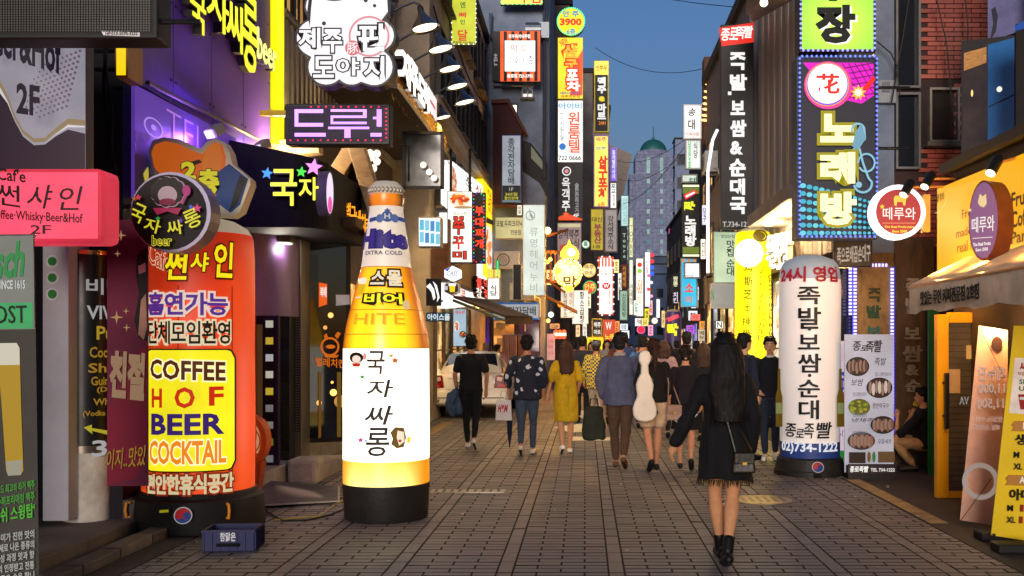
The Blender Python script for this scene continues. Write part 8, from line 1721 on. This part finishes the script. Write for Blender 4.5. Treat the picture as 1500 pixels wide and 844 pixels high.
# woman in yellow dress
def dress_extra(t, J, A, hp):
    MB().rings([(0, 0, 1.035, .152, .124), (0, 0, 1.065, .150, .122)], 20).build('belt', cloth('#a8870c'), t); MB().tube([(.0, -.13, 1.05), (.015, -.15, .9), (.01, -.16, .72)], [.014, .02, .012], 6).tube([(.0, -.13, 1.05), (-.03, -.15, 1.0), (.0, -.14, 1.04), (.035, -.15, 1.0)], .012, 6).build('sash', cloth('#a8870c'), t)
D0 = person('woman in mustard yellow belted dress with long brown hair and white flats, walking away', 829, 665, 1.64, 6, .5, 1, {-1: [(-.27, -.03, 1.10), (-.30, .05, .88)], 1: [(.25, .0, 1.12), (.22, .14, .98)]}, {'col': '#b08c10', 'sleeve': .42, 'hem': .50, 'ease': .022, 'flare': -.005, 'name': 'dress', 'fold': .014}, None, {'kind': 'long', 'len': .34, 'col': '#3a2014'}, '#d8d4cc', True, .014, '#b98462', dress_extra)
# checked shirt with cap
def cap(col):
    def f(t, J, A, hp): MB().ball(hp(0, -.02, .055), (.098, .108, .088), 16, 8).build('cap', cloth(col), t, smooth=True)
    return f
E0 = person('person in yellow and navy checked shirt and grey cap walking away behind the yellow dress', 873, 621, 1.66, 0, .55, -1, None, {'m': check_mat(), 'ease': .035, 'hem': .72, 'name': 'checked_shirt'}, {'kind': 'trousers', 'col': '#a89c88', 'cut': .9}, {'kind': 'short', 'col': '#2a2320'}, '#1a1614', vox=.018, extra=cap('#5a5a60'))
# blazer man
F0 = person('man in blue grey blazer and brown trousers walking close beside the cello case', 908, 686, 1.74, -8, .6, -1, {-1: [(-.29, -.03, 1.12), (-.25, .05, .90)], 1: [(.30, .05, 1.18), (.34, .16, 1.10)]}, {'col': '#4a4c60', 'ease': .03, 'hem': .80, 'name': 'blazer'}, {'col': '#4a3626', 'w': .004}, {'kind': 'short', 'col': '#14100e'}, '#5a3a20', vox=.014, bulk=1.08, extra=lambda t, J, A, hp: MB().rings([(0, -.005, 1.42, .085, .075), (0, -.0, 1.47, .07, .062)], 18).build('collar', cloth('#9a9088'), t))
gbag = thing('green_duffel_bag', 'dark green canvas bag with handles carried by the man in the blazer', 'bag', at(F0, (-.33, -.02, .36))); mb = MB(); mb.rings([(0, 0, 0, .13, .085), (0, 0, .02, .155, .10), (0, 0, .22, .15, .095), (0, 0, .40, .12, .06), (0, 0, .43, .09, .04)], 16)
link('bag_body', remeshed(mb, .012, 2, .016, 1, 9), cloth('#22261a', .3), gbag); MB().tube([(-.06, -.03, .41), (-.04, -.02, .53), (.04, -.02, .53), (.06, -.03, .41)], .010).tube([(-.06, .03, .41), (-.04, .02, .53), (.04, .02, .53), (.06, .03, .41)], .010).build('handle', cloth('#14160f'), gbag)
# woman with cello case
G0 = person('woman in black top and beige shorts with brown ponytail and black flats', 957, 690, 1.66, 6, .7, 1, {1: [(.245, -.02, 1.12), (.24, .06, .92)], -1: [(-.24, -.04, 1.14), (-.18, .10, 1.05)]}, {'col': '#121013', 'ease': .022, 'hem': .90, 'name': 'top', 'sleeve': .8}, {'kind': 'shorts', 'col': '#b0987c', 'w': .02, 'cut': 1.1}, {'kind': 'tail', 'col': '#2c1a12'}, '#100f10', True, .014, '#b98462')
cc = thing('cello_case', 'white hard instrument case shaped like a small cello carried between the couple', 'instrument case', at(G0, (-.16, -.27, .66)), R(4)); 
pf_ = [(0, .0), (.10, .02), (.145, .08), (.15, .17), (.125, .25), (.09, .32), (.105, .40), (.11, .46), (.085, .54), (.05, .60), (.045, .70), (.075, .76), (.075, .83), (.045, .88), (0, .89)]
hl_ = [(x, z) for x, z in pf_] + [(-x, z) for x, z in pf_[::-1][1:-1]]
cb2 = MB().prism(hl_, -.055, .055).build('shell', pm('#cfc8b8', .3, 0, .06, 6, 0, 60, .4), cc, bevel=.025); MB().prism([(x * 1.03, z * 1.003) for x, z in hl_], -.004, .008).build('seam', pm('#1a1a1a', .5), cc)
lt_ = MB()
for z, x in ((.74, .08), (.5, .105), (.1, .155)): lt_.box(x - .015, x + .012, -.02, .024, z, z + .04)
lt_.build('latches', pm('#1a1a1a', .4), cc); MB().tube([(.0, .06, .8), (.06, .16, .78), (.08, .1, .5)], .012).build('strap', pm('#151515', .6), cc)
shoulder_bag(G0, .265, -.04, .66, .22, .2, .1, '#8a6c5a', 'taupe handbag with long strap on the right side of the woman in beige shorts', (.15, .0, 1.43))
# woman in black skirt, hair ornament
H0 = person('woman in black lace top and skirt with pinned dark hair, right of the taupe handbag', 1004, 688, 1.58, -4, .7, -1, {-1: [(-.26, -.03, 1.10), (-.30, .05, .88)], 1: [(.24, 0, 1.10), (.24, .1, .9)]}, {'col': '#17131a', 'ease': .03, 'hem': .9, 'name': 'lace_top'}, {'kind': 'skirt', 'col': '#0f0f12', 'hem': .56, 'flare': .05}, {'kind': 'bun', 'col': '#18100e'}, '#0e0e10', True, .015, '#b98462',
   lambda t, J, A, hp: (MB().ball(hp(0, -.145, -.05), .02, 8, 6).build('hair_ornament', metal('#d8c0a0', .3), t), MB().tube([(-.19, -.14, .72), (-.1, -.2, .66), (.02, -.21, .64), (.1, -.2, .72), (.16, -.16, .78)], .008).build('white_trim', pm('#c8c8c8', .6), t)))
# middle ground
person('broad shouldered man in black sweater with short hair, over the crowd right of centre', 1006, 630, 1.82, 0, .3, 1, None, {'col': '#131316', 'ease': .03}, {'col': '#16161c'}, None, BK, bulk=1.12, vox=.02, Y=18.5)
person('woman in dusty pink cardigan with brown hair beside the cello case', 972, 640, 1.66, 0, .3, -1, None, {'col': '#a08080', 'ease': .035, 'name': 'cardigan', 'hem': .8}, {'kind': 'trousers', 'col': '#24242c'}, {'kind': 'mid', 'col': '#3a231a'}, BK, True, .02, Y=17.5)
person('man in two tone grey and black jacket ahead of the yellow dress, walking away', 853, 600, 1.76, 0, .3, 1, None, {'col': '#2c2c36', 'ease': .035, 'name': 'jacket'}, {'col': '#1c1c24'}, None, BK, vox=.02, Y=21)
person('man in blue shirt raising his hand to his head in the middle of the crowd', 941, 612, 1.75, -6, .2, 1, {1: [(.34, .02, 1.30), (.16, .06, 1.58)]}, {'col': '#3a5a8a', 'ease': .03}, {'col': '#202430'}, None, BK, vox=.02, Y=19.5)
person('tall man with black hair just behind the blazer man, head above the crowd', 914, 600, 1.84, 0, .2, -1, None, {'col': '#2c3c64', 'ease': .03}, {'col': '#202430'}, None, BK, vox=.02, Y=22)
person('woman with long brown hair and dark coat left of the foreground woman', 1031, 640, 1.62, 0, .3, 1, None, {'col': '#1c1a1e', 'ease': .04, 'hem': .6, 'name': 'coat'}, {'col': '#16161a'}, {'kind': 'long', 'len': .28, 'col': '#3a251c'}, BK, True, .02, Y=17)
person('child in red top seen between the long haired women', 1042, 600, 1.62, -70, .2, 1, None, {'col': '#b81c18', 'ease': .03}, {'col': '#1c1c24'}, {'kind': 'short'}, BK, vox=.02, Y=21.5)
person('woman with copper brown hair behind the foreground woman', 1066, 610, 1.70, -10, .2, 1, None, {'col': '#2a211e', 'ease': .03}, {'col': '#1c1c24'}, {'kind': 'mid', 'col': '#8a4a20'}, BK, True, .02, Y=18.2)
person('man in dark jacket and glasses turned right, just behind the foreground woman', 1090, 650, 1.74, -60, .3, 1, {-1: [(-.25, .05, 1.1), (-.22, .16, .9)], 1: [(.26, -.02, 1.1), (.24, .05, .88)]}, {'col': '#1a2030', 'ease': .035, 'name': 'jacket'}, {'col': '#1c202c'}, None, BK, vox=.016, Y=14.2, facefeat=True, skin='#c09070',
   extra=lambda t, J, A, hp: MB().ring(hp(.03, 0, 0)[0], hp(0, 0, .012)[2], .018, .021, .1, .104, 16).ring(hp(-.03, 0, 0)[0], hp(0, 0, .012)[2], .018, .021, .1, .104, 16).bar(hp(.05, .1, .012), hp(.078, .0, .012), .003).bar(hp(-.05, .1, .012), hp(-.078, 0, .012), .003).build('glasses', pm('#101010', .3), t))
person('young man in black sweater and jeans facing the camera beside the white inflatable column', 1128, 674, 1.70, 168, .15, 1, {1: [(.26, .02, 1.11), (.17, .17, .98)], -1: [(-.25, 0, 1.11), (-.24, .04, .87)]}, {'col': '#15161c', 'ease': .03, 'name': 'sweater'}, {'col': '#222a3a', 'w': .0}, {'kind': 'short', 'col': '#120e0d'}, '#d8d4cc', vox=.013, facefeat=True, skin='#c49474',
   extra=lambda t, J, A, hp: MB().rings([(0, .0, 1.41, .085, .078), (0, 0, 1.45, .068, .062)], 16).build('collar', cloth('#c8c8c8'), t))
# squatting man with phone
t = person('man squatting against the wooden facade in black shirt and beige trousers, phone to ear', 1352, 690, 1.5, 78, 0, 1, {1: [(.20, .32, .98), (.10, .16, 1.30)], -1: [(-.16, .38, 1.02), (-.06, .36, 1.28)]}, {'col': '#14151a', 'ease': .03, 'sleeve': .42, 'hem': .86}, {'col': '#a8845c', 'w': .006}, {'kind': 'short', 'col': '#0f0c0b'}, '#2a241f', vox=.013, facefeat=True, skin='#b98a68', Y=12.95,
   legs={1: [(.10, .0, .90), (.16, .42, .98), (.12, .12, .62), (.12, .28, .56)], -1: [(-.10, .0, .90), (-.16, .44, .96), (-.12, .14, .62), (-.12, .30, .56)]},
   extra=lambda t, J, A, hp: (MB().ring(hp(.03, 0, 0)[0], hp(0, 0, .012)[2], .019, .022, .11, .114, 16).ring(hp(-.03, 0, 0)[0], hp(0, 0, .012)[2], .019, .022, .11, .114, 16).build('glasses', pm('#101010', .3), t), MB().tube([(-.085, .37, 1.17), (-.075, .37, 1.185)], .036, 14).build('wrist_band', pm('#0c0c0c', .5), t)))
t.location.z = -.455
ph = thing('phone', 'yellow backed phone held to the ear of the squatting man', 'phone', at(t, (.10, .07, 1.52)), R(78)); MB().box(-.012, .0, -.035, .035, -.07, .07).build('case', pm('#c8b020', .4), ph, bevel=.004); MB().box(.0005, .002, -.031, .031, -.064, .064).build('screen', GLASS, ph); ph.rotation_euler = (R(20), 0, R(78))
# people farther off
far = [  # label, px, headtop py, Y, H, facing, top colour, hair
 ('grey haired man in olive jacket beyond the white car', 712, 503, 27, 1.66, 30, '#3a3c2a', 'short', '#77746c'), ('dark haired man in olive jacket beside the grey haired man', 728, 505, 26.5, 1.66, -40, '#33361f', 'short', '#14100e'),
 ('man with dark hair left of the grey and black jacket man', 840, 500, 25, 1.64, 20, '#2a2a30', 'short', '#14100e'), ('woman facing the camera with long hair near the lanterns', 866, 501, 30, 1.64, 180, '#6a4a3a', 'long', '#1a110e'),
 ('man facing the camera under the beer mart board', 877, 500, 33, 1.70, 175, '#3c3c44', 'short', '#14100e'), ('woman with long dark hair facing the camera in a pale top', 889, 498, 29, 1.66, 178, '#8a8078', 'long', '#1a110e'),
 ('woman with reddish brown hair behind the checked shirt', 897, 512, 20.5, 1.52, 5, '#4a2a20', 'mid', '#4a2418'), ('man with dark hair facing the camera left of the tall man', 903, 502, 31, 1.64, 170, '#5a4a40', 'short', '#14100e'),
 ('dark haired man in grey shirt at the right of the raised hand', 954, 499, 26, 1.70, 0, '#5a5c66', 'short', '#14100e'), ('woman facing the camera far behind the raised hand', 947, 505, 34, 1.60, 180, '#b09080', 'mid', '#1c1310'),
 ('man with dark hair in navy top left of the broad man', 962, 497, 27, 1.74, 4, '#24304a', 'short', '#14100e'), ('woman with dark bobbed hair left of the broad man', 978, 502, 24, 1.64, 0, '#3a3038', 'mid', '#1a1210'),
 ('man with black hair between the pink cardigan and the broad man', 991, 500, 28, 1.68, 10, '#2a2c34', 'short', '#14100e'), ('small figure in white top far down the street', 948, 508, 42, 1.55, 0, '#b8b4ac', 'short', '#1a1210'),
 ('distant man in black right of the street centre', 968, 503, 40, 1.66, 180, '#222228', 'short', '#14100e'), ('distant woman in red brown far down the street', 958, 506, 46, 1.6, 0, '#6a2a24', 'mid', '#1a1210'),
 ('distant man in pale shirt near the W board', 925, 505, 36, 1.62, 175, '#9a98a0', 'short', '#14100e'), ('distant woman with long hair left of the raised hand', 933, 506, 38, 1.58, 180, '#c07a80', 'long', '#24160f'),
 ('man in dark clothes at the right shops in the crowd', 1020, 500, 24, 1.66, 8, '#1a1c22', 'short', '#14100e'), ('man behind the car at the pub door', 695, 500, 29, 1.66, 0, '#1c1c20', 'short', '#14100e'),
 ('distant person in grey by the cream lightbox', 852, 506, 37, 1.58, 182, '#5a5a60', 'short', '#14100e'), ('distant person under the pink heart sign', 940, 507, 52, 1.56, 0, '#3a3a44', 'short', '#14100e')]
for lb, px, py, Y, H, fc, c_, hk, hc_ in far:
    fem = hk != 'short'
    fc += rnd.uniform(-22, 22)
    person(lb, px, 600, H if abs(CH - (py - HY) * Y / F - H) > .3 else CH - (py - HY) * Y / F, fc, rnd.uniform(.2, .8), rnd.choice((1, -1)), None, {'col': c_, 'ease': .028}, {'col': rnd.choice(('#16161c', '#2a3040', '#3a342c'))}, {'kind': hk, 'len': .25, 'col': hc_}, BK, fem, .024, skin='#b98a68', Y=Y, facefeat=abs(fc) > 100)
# ================================================================ CARS
def sedan(label, loc, rz, paint, hero=True):
    t = thing('parked_car', label, 'car', loc, R(rz)); pmn = pm(paint, .28, .0, .04, 2, 0, 60, .8)
    # lower body: stations along y (rear = 0)
    ST = [(0.0, .60, .42, .80), (.03, .78, .30, .92), (.15, .83, .25, .98), (.45, .85, .22, 1.00), (1.2, .86, .2, .99), (2.4, .86, .2, .97), (3.2, .85, .2, .93), (3.8, .82, .22, .85), (4.2, .75, .28, .74), (4.32, .58, .38, .62)]
    vs = []; 
    for y, w_, zb, zt in ST:
        zm = zb + (zt - zb) * .55
        half = [(0, zt + .015), (w_ * .7, zt), (w_ * .93, zt - .05), (w_, zm + .05), (w_ * 1.0, zm - .12), (w_ * .95, zb + .04), (w_ * .8, zb), (0, zb)]
        vs += [(x, y, z) for x, z in half] + [(-x, y, z) for x, z in half[::-1][1:-1]]
    n = 14; mb = MB(); mb.add(vs, [(i * n + k, i * n + (k + 1) % n, (i + 1) * n + (k + 1) % n, (i + 1) * n + k)[::-1] for i in range(len(ST) - 1) for k in range(n)] + [tuple(range(n)), tuple((len(ST) - 1) * n + k for k in range(n))[::-1]])
    o = mb.build('body', pmn, t, smooth=True); sb = o.modifiers.new('sub', 'SUBSURF'); sb.levels = 2; sb.render_levels = 2
    # greenhouse
    G = [(.38, .70, .98, 0), (.50, .68, 1.05, 0), (1.05, .58, 1.40, 0), (1.5, .57, 1.445, 0), (2.2, .57, 1.44, 0), (2.5, .58, 1.38, 0), (3.15, .68, .99, 0)]
    vs = []
    for y, w_, zt, _ in G: vs += [(-w_ * 1.16 if zt > 1.1 else -w_ * 1.05, y, .95), (-w_, y, zt - .03 if zt > 1.1 else zt - .01), (-w_ * .85, y, zt), (w_ * .85, y, zt), (w_, y, zt - .03 if zt > 1.1 else zt - .01), (w_ * 1.16 if zt > 1.1 else w_ * 1.05, y, .95)]
    n = 6; mb = MB(); mb.add(vs, [(i * n + k, i * n + (k + 1) % n, (i + 1) * n + (k + 1) % n, (i + 1) * n + k)[::-1] for i in range(len(G) - 1) for k in range(n)] + [tuple(range(n)), tuple((len(G) - 1) * n + k for k in range(n))[::-1]]); o = mb.build('cabin', pmn, t, smooth=True); sb = o.modifiers.new('sub', 'SUBSURF'); sb.levels = 2; sb.render_levels = 2
    GL = pm('#1a2436', .05, 0, .1, 1, 0, 60, 1.)
    MB().add([(-.60, .50, 1.035), (.60, .50, 1.035), (.50, 1.0, 1.385), (-.50, 1.0, 1.385)], [(0, 1, 2, 3)]).build('rear_window', GL, t); MB().add([(-.60, 3.12, 1.04), (.60, 3.12, 1.04), (.50, 2.6, 1.37), (-.50, 2.6, 1.37)], [(3, 2, 1, 0)]).build('windscreen', GL, t)
    for s in (1, -1):
        for ya, yb in ((.72, 1.55), (1.62, 2.7)): MB().add([(s * .735, ya + .05, 1.0), (s * .735, yb, 1.0), (s * .622, min(yb, 2.38), 1.36), (s * .622, max(ya + .1, 1.0), 1.36)], [(0, 1, 2, 3) if s > 0 else (3, 2, 1, 0)]).build('side_window', GL, t)
        for y in (.85, 3.45):
            w2 = thing('wheel', 'x', 'x'); w2.parent = t; w2.location = (s * .74, y, .31); del w2['label']; del w2['category']
            tb_ = MB().ring(0, 0, .19, .31, -.1, .1, 28).build('tyre', pm('#0e0e0f', .8), w2); tb_.rotation_euler = (0, 0, R(90)); rm = MB().disc(0, 0, .19, -.06, .06).build('rim', metal('#9a9ca0', .3), w2); rm.rotation_euler = (0, 0, R(90))
        lens = MB().prism([(s * .53, .66), (s * .80, .66), (s * .835, .74), (s * .80, .86), (s * .70, .93), (s * .57, .93)], -.012, .1).build('tail_light', pm('#8a0c10', .12, 0, .25, 14, 0, 60, 1.), t, bevel=.015)
        MB().prism([(s * .60, .82), (s * .70, .80), (s * .72, .88), (s * .61, .90)], -.02, .0).build('reflector', pm('#e0c0b0', .15), lens); MB().prism([(s * .62, .68), (s * .78, .68), (s * .79, .74), (s * .62, .73)], -.02, .0).build('lower_lens', pm('#d01820', .15), lens)
        MB().box(s * .9 - .07, s * .9 + .07, 2.55, 2.66, .95, 1.07).build('mirror', pmn, t, bevel=.02)
    MB().box(-.80, .80, -.06, .10, .30, .60).build('rear_bumper', pmn, t, bevel=.05); MB().box(-.52, .52, -.035, .05, .62, .93).build('boot_lid', pmn, t, bevel=.03); MB().box(-.75, .75, -.068, -.05, .44, .46).build('bumper_groove', pm('#4a463e', .6), t)
    MB().box(-.26, .26, -.045, -.036, .68, .79).build('number_plate', pm('#2a7a44', .5), t, bevel=.004); MB().box(-.22, .22, -.05, -.045, .705, .765).build('plate_print', pm('#c8d0c8', .5), t)
    MB().box(-.45, -.22, -.042, -.034, .85, .865).build('badge', metal('#b0a890'), t); MB().box(-.3, .3, .1, .14, .2, .3).build('underbody', pm('#0c0c0c', .9), t)
    st_ = MB().prism([(-.28, 1.06), (-.18, 1.06), (-.13, 1.22), (-.18, 1.33), (-.24, 1.33), (-.27, 1.18)], .42, .43).build('window_sticker', pm('#5a8ad0', .4), t); st_.rotation_euler = (R(-55), 0, 0); st_.location = (0, .30 + .39, -.13 + .61)
    return t
sedan('cream white parked car with red tail lights seen from behind, left of the street', (P(690, 0, 22.4).x, 22.0, 0), 1, '#fbf4e6')
sedan('pale silver blue parked car just beyond the white one, only its roof and windscreen showing', (P(655, 0, 28).x + .2, 28.4, 0), 3, '#8fa0b4')

bpy.data.scenes.remove(WS)
